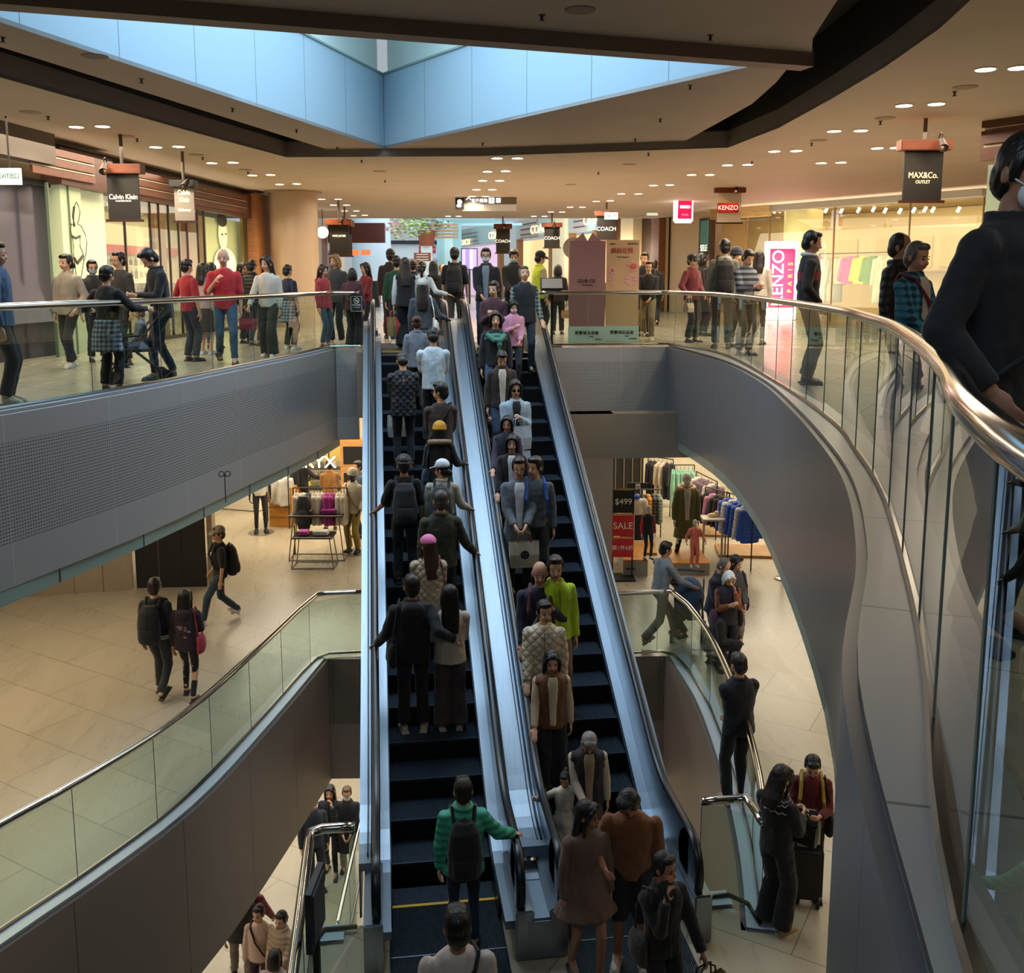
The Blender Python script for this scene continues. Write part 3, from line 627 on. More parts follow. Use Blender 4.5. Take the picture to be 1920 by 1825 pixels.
for x0,x1,o_,m in ((1052,1075,.3,CREAM),(1142,1160,.4,WOODM),(1160,1182,.1,mat('#5a3a20',.5,0,'wood')),(1182,1206,.4,CREAM),(1206,1246,.0,mat('#3f2a18',.5,0,'wood')),(1240,1255,.3,WOODM)): PR.box('pier',x0,x1,0,zt,m,.5,o_-.3,e)
e=empty('cream_storefront_wall',(0,0,0),0,'plain cream storefront wall under the glowing white and red lightbox','storefront')
PK.box('wall_panel',1252,1340,0,4.0,mat('#dcc29a',.6,0,'plaster'),.2,0,e); PK.box('header',1252,1345,4.0,zt,mat('#8a7458',.6),.3,.1,e)
PK.box('trim_line',1253.5,1255,0,4.0,BLACK,.04,.22,e)
s=PK.box('screen',1311,1327,2.0,4.1-.6,mat('#141818',.2),.06,.22,e); PK.box('screen_picture',1312,1326,2.3,3.4,mat('#2d5040',.4,0,None,.6),.02,.285,e)
PK.text('SELE\nUP',1319,474,.32,LETW,e,.31,.8)
e=empty('lit_brand_box',(0,0,0),0,'glowing white square lightbox with a red rounded panel fixed high on the cream wall','lightbox sign')
q0=Q(1264,372,30.5); q1=Q(1298,418,30.5); c=(q0+q1)/2
bx=boxo('box_body',c,((q1-q0).length*.62,.25,abs(q0.z-q1.z)),mat('#fff7f4',.5,0,None,3.2),e,-YAW+R(12),.05)
fr=Vector((math.sin(-YAW+R(12)),-math.cos(-YAW+R(12)),0))
boxo('red_panel',c+fr*.13+Vector((0,0,.02)),(.46,.02,.56),mat('#e0123c',.5,0,None,1.3),e,-YAW+R(12),.008)
text('KENZO',c+fr*.15+Vector((0,0,.1)),.125,mat('#ffffff',.5,0,None,3.5),e,-YAW+R(12),sx=.8); text('PARIS',c+fr*.15+Vector((0,0,-.14)),.09,mat('#ff6a8a',.5,0,None,1.5),e,-YAW+R(12))
e=empty('exit_sign',(0,0,0),0,'small green exit sign on the brown wall beside the glowing box','exit sign')
q=Q(1223,398,36); boxo('sign_body',q,(.4,.08,.24),mat('#cfe0cc',.5,0,None,.5),e,-YAW); text('EXIT',q+Vector((0,-.06,.04)),.1,mat('#2a6a44'),e,-YAW)
# big clothing store
e=empty('clothing_storefront',(0,0,0),0,'wide glass storefront with grey fascia band and warm-lit racks, under the hanging outlet sign','storefront')
PM.box('fascia_band',1352,1842,3.5,4.3,mat('#7a776c',.6),.3,.1,e); PM.box('upper_gap',1340,1842,4.3,zt,BLACK,.1,0,e); PM.box('side_fascia',1338,1442,3.35,4.35,mat('#a08459',.6,0,'wood'),.25,.3,e)
PM.box('shop_window',1400,1838,.05,3.5,GLC,.012,.1,e)
for x in (1398,1440,1560,1700,1836): PM.box('mullion',x,x+1.5,0,3.5,mat('#6a5238',.4,.3),.06,.08,e)
PM.box('jamb',1340,1350,0,3.5,mat('#4a3420',.5,0,'wood'),.3,0,e)
e=empty('shop_interior',(0,0,0),0,'warm cream interior of the clothing store with panelled back wall','shop interior')
PMi=Plane(PM.a-PM.n*4.2,PM.b-PM.n*4.2)
PMi.box('back_wall',1300,1900,0,3.6,mat('#e3c391',.6,0,'plaster'),.05,0,e)
for x in (1560,1640,1700,1760): PMi.box('wall_panel',x,x+46,1.7,2.7,mat('#d9b680',.6),.04,.06,e)
PMi.box('display_shelf',1540,1790,1.55,1.6,mat('#b8a078',.5),.3,.06,e)
bm=bmesh.new(); vs=[PM.at(1340,520,0),PM.at(1842,520,0),PMi.at(1900,520,0),PMi.at(1300,520,0)]; quad(bm,*[(v.x,v.y,3.62) for v in vs]); obj('shop_ceiling',bm,mat('#b08e62',.7),e)
area('clothing_store_lamps',PM.at(1600,520,-2.0)+Vector((0,0,2.2)),9,3,140,(1,.82,.52),(0,0,PM.ang)); area('clothing_store_front',PM.at(1440,520,-1.5)+Vector((0,0,2.2)),3,2.4,70,(1,.82,.52),(0,0,PM.ang))
c=PM.at(1502,520,-.9); bm=bmesh.new(); cyl(bm,(0,0,0),(0,0,3.6),.62,n=36,caps=False); o=obj('column_2',bm,mat('#e0c48e',.5),smooth=True); o.location=(c.x,c.y,0); tag(o,kind='structure')
bm=bmesh.new(); cyl(bm,(0,0,0),(0,0,-.14),.045,n=10); ell(bm,(0,0,-.15),(.05,.05,.02),n=10); spm=bpy.data.meshes.new('track_spotlight'); bm.to_mesh(spm); bm.free(); spm.materials.append(mat('#fff2d0',.5,0,None,4))
for i,x in enumerate((1455,1465,1551,1580,1612,1640,1662,1690,1716,1737,1752,1800)):
    p=PM.at(x,388+random.random()*4,-1.2-random.random()); o=link('track_spotlight',spm); o.location=p; o.rotation_euler=(.4,.3,0); tag(o,'small glowing spotlight on the clothing store ceiling','spotlight','spotlights in the clothing store')
# standing lightbox
e=empty('standing_lightbox',(0,0,0),0,'tall glowing white lightbox on the floor with red panel and vertical white letters','lightbox sign')
b0=Q(1460,602,30.8); b0.z=0
boxo('box_body',b0+Vector((0,0,1.25)),(1.0,.3,2.46),mat('#fff6f2',.5,0,None,3),e,-YAW,.02)
f=Vector((-SA*0,-1,0)); fr=Vector((math.sin(-YAW),-math.cos(-YAW),0)); rt=Vector((CA,-SA,0))
boxo('red_panel',b0+fr*.16+rt*.0+Vector((0,0,1.33)),(.80,.02,1.85),mat('#e2103a',.5,0,None,1.6),e,-YAW,.008)
t=text('KENZO',b0+fr*.18-rt*.12+Vector((0,0,1.33)),.52,mat('#ffffff',.5,0,None,3.5),e,0); t.matrix_local=Matrix.Translation(b0+fr*.18-rt*.12+Vector((0,0,1.33)))@Matrix.Rotation(-YAW,4,'Z')@Matrix.Rotation(R(90),4,'X')@Matrix.Rotation(R(90),4,'Z')
t=text('P  A  R  I  S',b0,.2,mat('#ffd23a',.5,0,None,2),e,0); t.matrix_local=Matrix.Translation(b0+fr*.18+rt*.26+Vector((0,0,1.35)))@Matrix.Rotation(-YAW,4,'Z')@Matrix.Rotation(R(90),4,'X')@Matrix.Rotation(R(90),4,'Z')
area('lightbox_glow',b0+fr*.5+Vector((0,0,1.2)),.9,2,45,(1,.45,.45),(R(90),0,-YAW))
# wood slats upper right
PN=Plane(W(7.25,15.2),W(9.2,12.2))
e=empty('wood_slat_fascia',(0,0,0),0,'dark brown horizontal slat fascia above the head of the man in the face mask','storefront')
for k in range(4): PN.box('slat',1830,2150,3.12+k*.24,3.31+k*.24,mat('#5a3526',.45,0,'wood'),.12,k*.03,e)
for k in range(3): PN.box('slat_gap_light',1832,2150,3.315+k*.24,3.355+k*.24,mat('#d8c4a8',.4),.06,0,e)
PN.box('shop_window',1842,2150,.05,3.1,mat('#9fb098',.15,.2),.05,-.4,e)
area('right_shop_lamps',W(9.6,16.5,2.9),2,2,90,WARM,(0,0,0))
# ---------------------------------------------------------------- hanging signs
def hang_sign(px0,py0,px1,py1,D,board,lines,lc,lab,lampside=.3,ztop=3.7,wood=True,rz=None,yb=.2):
    """board hangs from a ceiling rod; px box covers wooden head to bottom bar"""
    a=Q(px0,py0,D); b=Q(px1,py1,D); w_=(px1-px0)/1820*D; c=(a+b)/2; h=a.z-b.z
    e=empty('hanging_sign',Vector((c.x,c.y,0)),-YAW if rz is None else rz,lab,'sign')
    top=a.z; hh=h*.17
    boxo('wooden_head',(0,0,top-hh/2),(w_,.22,hh),WOODR if wood else SIGNB,e,0,.01)
    boxo('board',(0,0,top-hh-(h-hh-.04)/2),(w_*.76,.03,h-hh-.04),board,e)
    boxo('bottom_bar',(0,0,b.z+.02),(w_*.9,.05,.04),mat('#3a1410',.5),e)
    bm=bmesh.new(); cyl(bm,(0,0,top-.02),(0,0,ztop),.03,n=8); obj('hanging_rod',bm,mat('#6b635c',.4,.6),e)
    x=w_*lampside
    bm=bmesh.new(); cyl(bm,(x,-.2,top-.02),(x*.8,-.36,top-.16),.035,.07,12); tube(bm,[(x,-.1,top+.02),(x,-.16,top+.09),(x,-.22,top+.06),(x,-.22,top-.03)],.01,6); obj('spot_lamp',bm,mat('#2a2220',.4,.4),e)
    l=bpy.data.lights.new('sign_spot','SPOT'); l.energy=5*(w_/.6)**2; l.color=(1,.62,.25); l.spot_size=R(95); l.shadow_soft_size=.03
    lo_=bpy.data.objects.new('sign_spot',l); COL.objects.link(lo_); lo_.parent=e; lo_.location=(x*.7,-.38,top-.14); d=Vector((0,.0,top-hh-h*.1))-lo_.location; lo_.rotation_euler=d.to_track_quat('-Z','Y').to_euler()
    for (t,fy,sz,sx) in lines: text(t,(0,-.022,top-h*fy),sz*h,lc,e,0,sx=sx)
    return e
DKB=mat('#1a1612',.55)
hang_sign(193,308,270,416,16.4,DKB,[('Calvin Klein',.57,.125,.84),('UNDERWEAR',.64,.035,1.3)],LETW,'black hanging sign with white lettering and warm spot lamp by the underwear store',-.3)
e=hang_sign(322,338,370,418,18.6,mat('#8a827a',.6),[('Calvin\nKlein',.38,.17,.7),('Underwear',.7,.11,.6)],mat('#fff0a8',.5,0,None,1.6),'pale hanging sign with glowing cream letters left of the portrait window',.3,3.7,False)
hang_sign(612,411,660,478,30,DKB,[('MARC JACOBS',.47,.08,.72)],LETW,'dark hanging sign with a warm glow beside the round column',.2,3.7)
hang_sign(630,414,664,482,33,DKB,[('MARC',.5,.06,.8)],LETW,'narrow dark hanging sign half hidden behind the sign by the round column',.2,3.7)
hang_sign(926,420,960,476,38,DKB,[('COACH',.58,.14,1)],LETW,'black hanging sign above the masked man in the bomber jacket',.1,3.7)
hang_sign(1016,418,1054,466,36,DKB,[('COACH',.6,.17,1)],LETW,'black hanging sign above the person in the hi-vis jacket',.1,3.7)
hang_sign(1114,396,1160,450,31,DKB,[('COACH',.62,.19,1)],LETW,'black hanging sign with a white arrow plate, above the display boards',.0,3.7)
q=Q(1146,405,30.6); e=empty('arrow_sign',(0,0,0),0,'small white plate with black arrow and running figure hung before the black sign','sign'); boxo('plate',q,(.42,.04,.21),mat('#e8e4e0',.5,0,None,.6),e,-YAW); text('→',q+fr*.03-rt*.1,.2,INK,e,-YAW); text('人',q+fr*.03+rt*.1,.15,INK,e,-YAW)
hang_sign(1339,350,1396,420,26,mat('#e8dcc8',.6),[],LETW,'cream hanging sign with a red name panel beside the clothing store',.15,3.7)
q=Q(1365,390,25.9); e=empty('name_panel',(0,0,0),0,'red rounded name panel on the cream hanging sign','sign panel'); boxo('panel',q,(.56,.03,.26),mat('#d6282c',.5),e,-YAW,.01); text('KENZO',q+fr*.02,.165,mat('#fff3ea',.5,0,None,.6),e,-YAW,sx=.95)
hang_sign(1683,263,1777,381,14.8,DKB,[('MAX&Co.',.56,.135,.85),('OUTLET',.665,.075,.85)],mat('#f3cf9a',.5,0,None,1),'large black hanging sign with gold lettering left of the man in the face mask',.22,3.7)
# direction board
D_=29; a=Q(868,368,D_); b=Q(968,396,D_); e=empty('direction_board',(0,0,0),0,'grey illuminated direction board with white symbols hanging over the middle walkway','sign')
c=(a+b)/2; boxo('board',c,((968-868)/1820*D_,.08,abs(a.z-b.z)),mat('#77706a',.5),e,-YAW)
for t,dx,dz,s_ in (('↑',-.62,.08,.26),('客戶服務',-.30,.08,.12),('♿',.06,.08,.16),('■',.26,.08,.18),('詢問處',-.34,-.1,.11)): text(t,c+fr*.05+rt*dx+Vector((0,0,dz)),s_,mat('#ffffff',.5,0,None,1.1),e,-YAW)
q=Q(862,382,D_-.2); boxo('logo_panel',q,(.26,.08,.34),SIGNB,e,-YAW)
bm=bmesh.new(); ell(bm,(0,0,.05),(.07,.02,.07)); ell(bm,(-.02,0,-.06),(.07,.02,.05)); o=obj('logo_mark',bm,mat('#ffffff',.5,0,None,1.5),e); o.location=q+fr*.04; o.rotation_euler=(0,0,-YAW)
bm=bmesh.new()
for s_ in (-.5,.5): cyl(bm,c+rt*s_,c+rt*s_+Vector((0,0,3.72-c.z)),.008,n=6)
obj('hanging_wires',bm,INK,e)
# exit sign far left
q=Q(19,331,13.5); e=empty('exit_sign',(0,0,0),0,'green and white exit sign at the far left under the ceiling','exit sign'); boxo('sign_body',q,(.30,.05,.22),mat('#dfeedd',.5,0,None,.8),e,-YAW); text('EXIT出口',q+fr*.03,.085,mat('#1f5a3a'),e,-YAW,sx=.8)
boxo('bracket',q+Vector((0,0,1.8-1.35)),(.02,.02,.7),INK,e)
# ---------------------------------------------------------------- display boards and lectern by the far rail
def standee(x0,x1,y0,D,col,lab,mark):
    a=Q(x0,y0,D); w_=(x1-x0)/1810*D; z1=a.z; c=(Q(x0,560,D)+Q(x1,560,D))/2; c.z=0
    e=empty('display_board',c,-YAW,lab,'display board')
    boxo('panel',(0,0,(z1+.33)/2),(w_,.05,z1-.33),mat(col,.6),e); boxo('foot_panel',(0,-.01,.17),(w_*1.04,.08,.33),mat('#aecac6',.6),e)
    text('東薈城名店倉',(0,-.055,.20),.085,INK,e); text('citygate',(.1,-.055,.13),.03,INK,e); text('OUTLETS',(w_*.33,-.055,.07),.035,INK,e)
    return e,w_,z1
e,w_,z1=standee(1067,1134,452,20.2,'#8a6668','tall dusty pink display board with bow-shaped top by the far rail','')
bm=bmesh.new()
for s_ in (-1,1):
    loopp=[(0,0,z1),(s_*.10,0,z1+.17),(s_*.22,0,z1+.05),(s_*.28,0,z1)]
    vs=[bm.verts.new((p[0],-.02,p[2])) for p in loopp]+[bm.verts.new((p[0],.02,p[2])) for p in loopp[::-1]]; 
    f1=bm.faces.new(vs[:4]); f2=bm.faces.new(vs[4:]); n_=8
    for i in range(3): bm.faces.new((vs[i],vs[i+1],vs[6-i],vs[7-i]))
obj('bow_top',bm,mat('#9a7476',.6),e); text('CLUB CG',(-.02,-.03,1.28),.1,mat('#3a2428'),e,sx=.9); text('the ultimate gift',(.0,-.03,1.2),.035,mat('#3a2428'),e)
e,w_,z1=standee(1136,1197,450,20.4,'#c2a27c','tall kraft-coloured display board with pale flowers and red characters','')
text('繽紛花悦',(-.02,-.03,1.9),.13,mat('#b03a2a'),e,sx=.9); text('Blooming Joyful',(0,-.03,1.78),.04,mat('#8a5a50'),e); text('citygate',(-.22,-.03,2.05),.04,INK,e); text('CLUB CG',(.2,-.03,2.05),.05,INK,e)
bm=bmesh.new()
for (x,z,s_) in ((-.22,1.5,.1),(-.24,1.33,.08),(.22,1.58,.15),(.18,1.3,.16),(-.2,1.2,.05)):
    for k in range(7):
        a=k*math.tau/7; ell(bm,(x+math.cos(a)*s_*.6,-.028,z+math.sin(a)*s_*.6),(s_*.42,.004,s_*.25),n=8)
obj('flower_print',bm,mat('#c99a96',.7),e)
bm=bmesh.new()
for (x,z,s_) in ((.22,1.58,.07),(-.22,1.5,.03)): ell(bm,(x,-.035,z),(s_,.004,s_*.8),n=10)
obj('flower_centre',bm,mat('#c4643c',.7),e)
q=Q(1075,465,22); e=empty('round_board',(0,0,0),0,'plain round beige board standing behind the pink display board','display board'); bm=bmesh.new(); cyl(bm,(0,.02,0),(0,-.02,0),.24,n=32); o=obj('disc',bm,mat('#9c9080',.6),e); o.location=q; boxo('stem',Vector((q.x,q.y,q.z/2)),(.05,.03,q.z),mat('#b8a898',.6),e)
# lectern stand
q=Q(1035,540,18.9); e=empty('lectern',Vector((q.x,q.y,0)),-YAW,'dark slanted sign lectern standing at the end of the far rail','lectern')
o=boxo('reading_panel',(0,0,1.22),(.46,.03,.34),BLACK,e); o.rotation_euler=(R(-50),0,0); o=boxo('notice',(0,-.02,1.235),(.40,.01,.28),mat('#8d8f92',.4),e); o.rotation_euler=(R(-50),0,0)
boxo('post',(.0,0,.6),(.05,.05,1.2),BLACK,e); boxo('foot',(0,0,.01),(.4,.3,.02),BLACK,e)
q=Q(1302,545,27); e=empty('sign_stand',Vector((q.x,q.y,0)),-YAW,'thin black sign post on a flat base in front of the cream wall','stand'); boxo('post',(0,0,.6),(.03,.03,1.2),BLACK,e); boxo('foot',(0,0,.012),(.35,.3,.024),BLACK,e)
# ---------------------------------------------------------------- daylit end of the hall
slab('floor_far',[W(-30,far),W(30,far),W(30,90),W(-30,90)],[],0,.2,STONE3)
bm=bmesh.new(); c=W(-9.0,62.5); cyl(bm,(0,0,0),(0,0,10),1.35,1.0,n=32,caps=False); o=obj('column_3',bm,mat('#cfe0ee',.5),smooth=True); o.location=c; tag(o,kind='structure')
e=empty('canopy_roof',(0,0,0),0,'pale louvred canopy roof seen beyond the far end of the ceiling','roof')
for k in range(9):
    a=W(-17,66+k*1.6,6.0+k*.75); b=W(-6.2-k*.25,66+k*1.6,5.3+k*.75); bm=bmesh.new(); box(bm,(0,0,0),((b-a).length,.8,.18)); o=obj('louvre',bm,mat('#9aa6a4',.5),e); o.location=(a+b)/2; o.rotation_euler=(0,.06,-YAW)
e=empty('kiosk',(0,0,0),0,'white kiosk canopy with small red square logos at the far end of the hall','kiosk')
q=Q(775,472,68); boxo('fascia',q,(5.6,1.2,1.0),mat('#dfe6ea',.5),e,-YAW); boxo('roof_edge',q+Vector((0,0,.62)),(6,1.4,.25),mat('#2a2f3c',.5),e,-YAW); boxo('base_wall',Vector((q.x,q.y+.4,q.z/2-.3)),(5.4,1,q.z-.6),mat('#4a4048',.6),e,-YAW)
for k in (-.2,.45): boxo('logo',q+fr*.62+rt*(.9+k)+Vector((0,0,.12)),(.5,.03,.45),mat('#d6202c',.5),e,-YAW)
for k,t in ((0,'UNI'),(.65,'QLO')): text(t,q+fr*.66+rt*(.7+k)+Vector((0,0,.12)),.2,WHITE,e,-YAW)
e=empty('planter',(0,0,0),0,'large rust-brown planter box at the far end','planter'); q=Q(800,447,64); bm=bmesh.new(); cyl(bm,(0,0,-.5),(0,0,.5),.46,.6,20); o=obj('tub',bm,mat('#9a5230',.6),e); o.location=q; boxo('pedestal',Vector((q.x,q.y,(q.z-.5)/2)),(.7,.7,q.z-.5),mat('#d8e4e4',.5),e,-YAW)
def leafball(nm,c,r,n,col,lab,cat,s=.16,par=None):
    bm=bmesh.new()
    for i in range(n):
        d=Vector((random.gauss(0,1),random.gauss(0,1),random.gauss(0,1))).normalized()*r[0]*random.random()**.4; d=Vector((d.x,d.y,d.z*r[1]/r[0]))
        M_=Matrix.Translation(d)@Matrix.Rotation(random.random()*6,4,'Z')@Matrix.Rotation(random.random()*6,4,'X')
        vs=[bm.verts.new(M_@Vector(p)) for p in ((-s,0,0),(0,-s*.35,0),(s,0,0),(0,s*.35,0))]; bm.faces.new(vs)
    o=obj(nm,bm,mat(col,.6)); o.location=c; return tag(o,lab,cat)
leafball('foliage',Q(803,424,64),(1.5,.8),260,'#5c7a5c','clump of grey-green foliage growing from the rust-brown planter','plant')
leafball('flowering_branches',Q(765,425,60),(1.5,.9),220,'#9fb45c','loose yellow-green flowering branches hanging at the far end','plant'); leafball('pink_blossoms',Q(738,425,60),(.7,.5),80,'#d89ab0','small pink blossoms hanging beside the white column','plant')
e=empty('glass_building',(0,0,0),0,'pale blue glass shopfront with wooden banding at the far end of the hall','building')
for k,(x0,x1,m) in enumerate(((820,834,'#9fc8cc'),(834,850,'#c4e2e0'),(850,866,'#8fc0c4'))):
    a=Q(x0,500,66); b=Q(x1,500,66); boxo('glass_bay',Vector(((a.x+b.x)/2,a.y,4)),((b-a).length,.3,8),mat(m,.2,.0),e,-YAW)
for k in range(5): q=Q(832,421+k*6,64); boxo('wood_band',q,(1.9,.3,.14),mat('#b89478',.6),e,-YAW)
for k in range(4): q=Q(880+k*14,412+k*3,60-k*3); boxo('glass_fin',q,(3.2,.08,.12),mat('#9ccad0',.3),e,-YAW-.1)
e=empty('direction_pylon',(0,0,0),0,'brown wooden signboard with white rows of text near the far kiosk','sign'); q=Q(792,482,58); boxo('board',q,(1.0,.1,.5),mat('#a0552e',.6),e,-YAW)
for k in range(3): boxo('text_row',q+fr*.06+Vector((0,0,.15-.15*k)),(.7,.01,.05),WHITE,e,-YAW)
boxo('post',Vector((q.x,q.y,q.z/2)),(.1,.1,q.z),mat('#6a3a20',.6),e)
q=Q(605,436,34); e=empty('globe_lamp',(0,0,0),0,'glowing white globe lamp beside the round column','lamp'); bm=bmesh.new(); ell(bm,(0,0,0),.2,n=16); o=obj('globe',bm,mat('#fff6e8',.5,0,None,3),e,True); o.location=q; bm=bmesh.new(); cyl(bm,q+Vector((0,0,.2)),Vector((q.x,q.y,3.7)),.012); obj('cord',bm,INK,e)
e=empty('food_counter',(0,0,0),0,'row of orange lamps over a dark counter beyond the dark hanging signs','counter'); q=Q(670,482,45)
boxo('counter_body',Vector((q.x,q.y,.6)),(2.0,.5,1.2),mat('#3a4450',.6),e,-YAW); 
for k in range(3): boxo('orange_lamp',q+rt*(-.6+k*.5)+Vector((0,-.4,.2)),(.4,.2,.24),mat('#e07a48',.5,0,None,.8),e,-YAW)
boxo('brown_fascia',q+Vector((0,.2,1.1)),(2.6,.3,.9),mat('#5a2e26',.6),e,-YAW)
e=empty('led_screen',(0,0,0),0,'bright pink and violet screen low on the far storefront behind the man with the backpack','screen'); q=Q(880,486,50); boxo('post',Vector((q.x,q.y,q.z/2-.2)),(.1,.1,q.z-.4),BLACK,e); boxo('frame',q,(.85,.08,1.1),BLACK,e,-YAW)
for k,cc in enumerate(('#c98ac0','#7a68c8','#e8a0b8','#9a80d0')): boxo('picture_band',q+fr*.05+rt*(-.28+k*.19),(.18,.01,1.0),mat(cc,.5,0,None,1.1),e,-YAW)

area('left_ceiling_fill',PL.at(330,520,.4)+Vector((0,0,.1)),11,2.2,105,(1,.84,.6),(R(112),0,PL.rz()))  # unseen area lamp added at the shopfront, tilted up to brighten the ceiling
area('right_ceiling_fill',PM.at(1600,520,.6)+Vector((0,0,.3)),10,2.6,330,(1,.80,.56),(R(112),0,PM.rz()))  # added uplight for the ceiling on the right side
area('far_ceiling_fill',PR.at(1120,520,.8)+Vector((0,0,.3)),9,2.4,260,(1,.84,.62),(R(110),0,PR.rz()))  # added uplight for the ceiling at the far storefronts
area('end_daylight_above',W(-4,62,16),18,18,5200,(.82,.93,1),(0,0,0))
# ---------------------------------------------------------------- people
VOX={}
def rem(o,v,sm=3):
    m=o.modifiers.new('r','REMESH'); m.mode='VOXEL'; m.voxel_size=v; m.use_smooth_shade=True
    if sm: s=o.modifiers.new('s','SMOOTH'); s.factor=.5; s.iterations=sm
FOLD=bpy.data.textures.new('folds','CLOUDS'); FOLD.noise_scale=.11; FOLD.noise_depth=2
def folds(o,st=.016):
    m=o.modifiers.new('f','DISPLACE'); m.texture=FOLD; m.strength=st; m.mid_level=.5; m.texture_coords='LOCAL'
def ik(a,t,l1,l2,hint):
    d=t-a; L_=max(.05,min(d.length,(l1+l2)*.995)); u=d.normalized(); t=a+u*L_
    x=(l1*l1-l2*l2+L_*L_)/(2*L_); h=math.sqrt(max(0,l1*l1-x*x))
    n=hint-u*hint.dot(u); n=n.normalized() if n.length>1e-4 else Vector((0,0,-1))
    return a+u*x+n*h, t
SKIN='#d9a888'
HEAD_STYLE={}
def remeshed(bm,v,sm,name,m=None):
    """bake a union of overlapping closed pieces into one clean skin"""
    me=bpy.data.meshes.new(name); bm.to_mesh(me); bm.free(); o=bpy.data.objects.new(name,me); COL.objects.link(o); rem(o,v,sm)
    dg=bpy.context.evaluated_depsgraph_get(); r=bpy.data.meshes.new_from_object(o.evaluated_get(dg)); bpy.data.objects.remove(o); bpy.data.meshes.remove(me)
    r.name=name
    for p in r.polygons: p.use_smooth=True
    return r
def hair_mesh(style):
    if style in HEAD_STYLE: return HEAD_STYLE[style]
    bm=bmesh.new()           # head space: origin at the neck joint, crown at z=.235
    base=lambda k=1.0:(ell(bm,(0,.024,.142),(.083*k,.088*k,.097*k),n=20),ell(bm,(0,.05,.09),(.074*k,.062*k,.08*k),n=16))
    if style in('short','thick','buzz','thin'):
        k={'short':1,'thick':1.03,'buzz':.965,'thin':.98}[style]; base(k)
        if style!='thin': ell(bm,(0,-.032,.196),(.064*k,.044,.036*k),n=16)
        if style=='thick': ell(bm,(0,-.025,.208),(.066,.058,.03),n=16)
        for s in (-1,1): ell(bm,(s*.071,-.005,.13),(.012,.03,.05),n=10)
    elif style in('bob','long','vlong','child_long'):
        base(1.04); L_={'bob':.06,'long':-.16,'vlong':-.27,'child_long':-.05}[style]
        loft(bm,[((0,.045,.19),.07,.055),((0,.05,.12),.09,.062),((0,.058,.0),.094,.055),((0,.075,(L_)/2),.095 if L_<0 else .09,.045),((0,.085,L_),.08,.032)][:5] if L_<0 else [((0,.045,.19),.07,.055),((0,.05,.12),.09,.066),((0,.05,.04),.094,.064),((0,.05,-.01),.08,.05)],18)
        for s in (-1,1):
            e_=-.0 if style=='bob' else -.1
            tube(bm,[(s*.03,-.07,.205),(s*.068,-.05,.165),(s*.08,-.025,.10),(s*.082,-.01,.02),(s*.085,-.02 if L_<0 else 0,e_)],.02,8)
        ell(bm,(0,-.032,.198),(.062,.044,.032),n=14)
    elif style in('bun','pony','tied'):
        base(1.0); ell(bm,(0,-.038,.195),(.066,.04,.034),n=16)
        for s in (-1,1): ell(bm,(s*.072,.0,.125),(.012,.03,.05),n=10)
        if style=='bun': ell(bm,(0,.125,.17),(.042,.042,.042),n=14)
        if style=='tied': ell(bm,(0,.12,.06),(.035,.03,.045),n=12)
        if style=='pony': tube(bm,[(0,.09,.17),(0,.14,.15),(0,.15,.06),(0,.135,-.06),(0,.12,-.16)],.028,10); ell(bm,(0,.115,.17),(.03,.03,.03),n=10)
    me=remeshed(bm,.007,3,'hair'); HEAD_STYLE[style]=me; return me
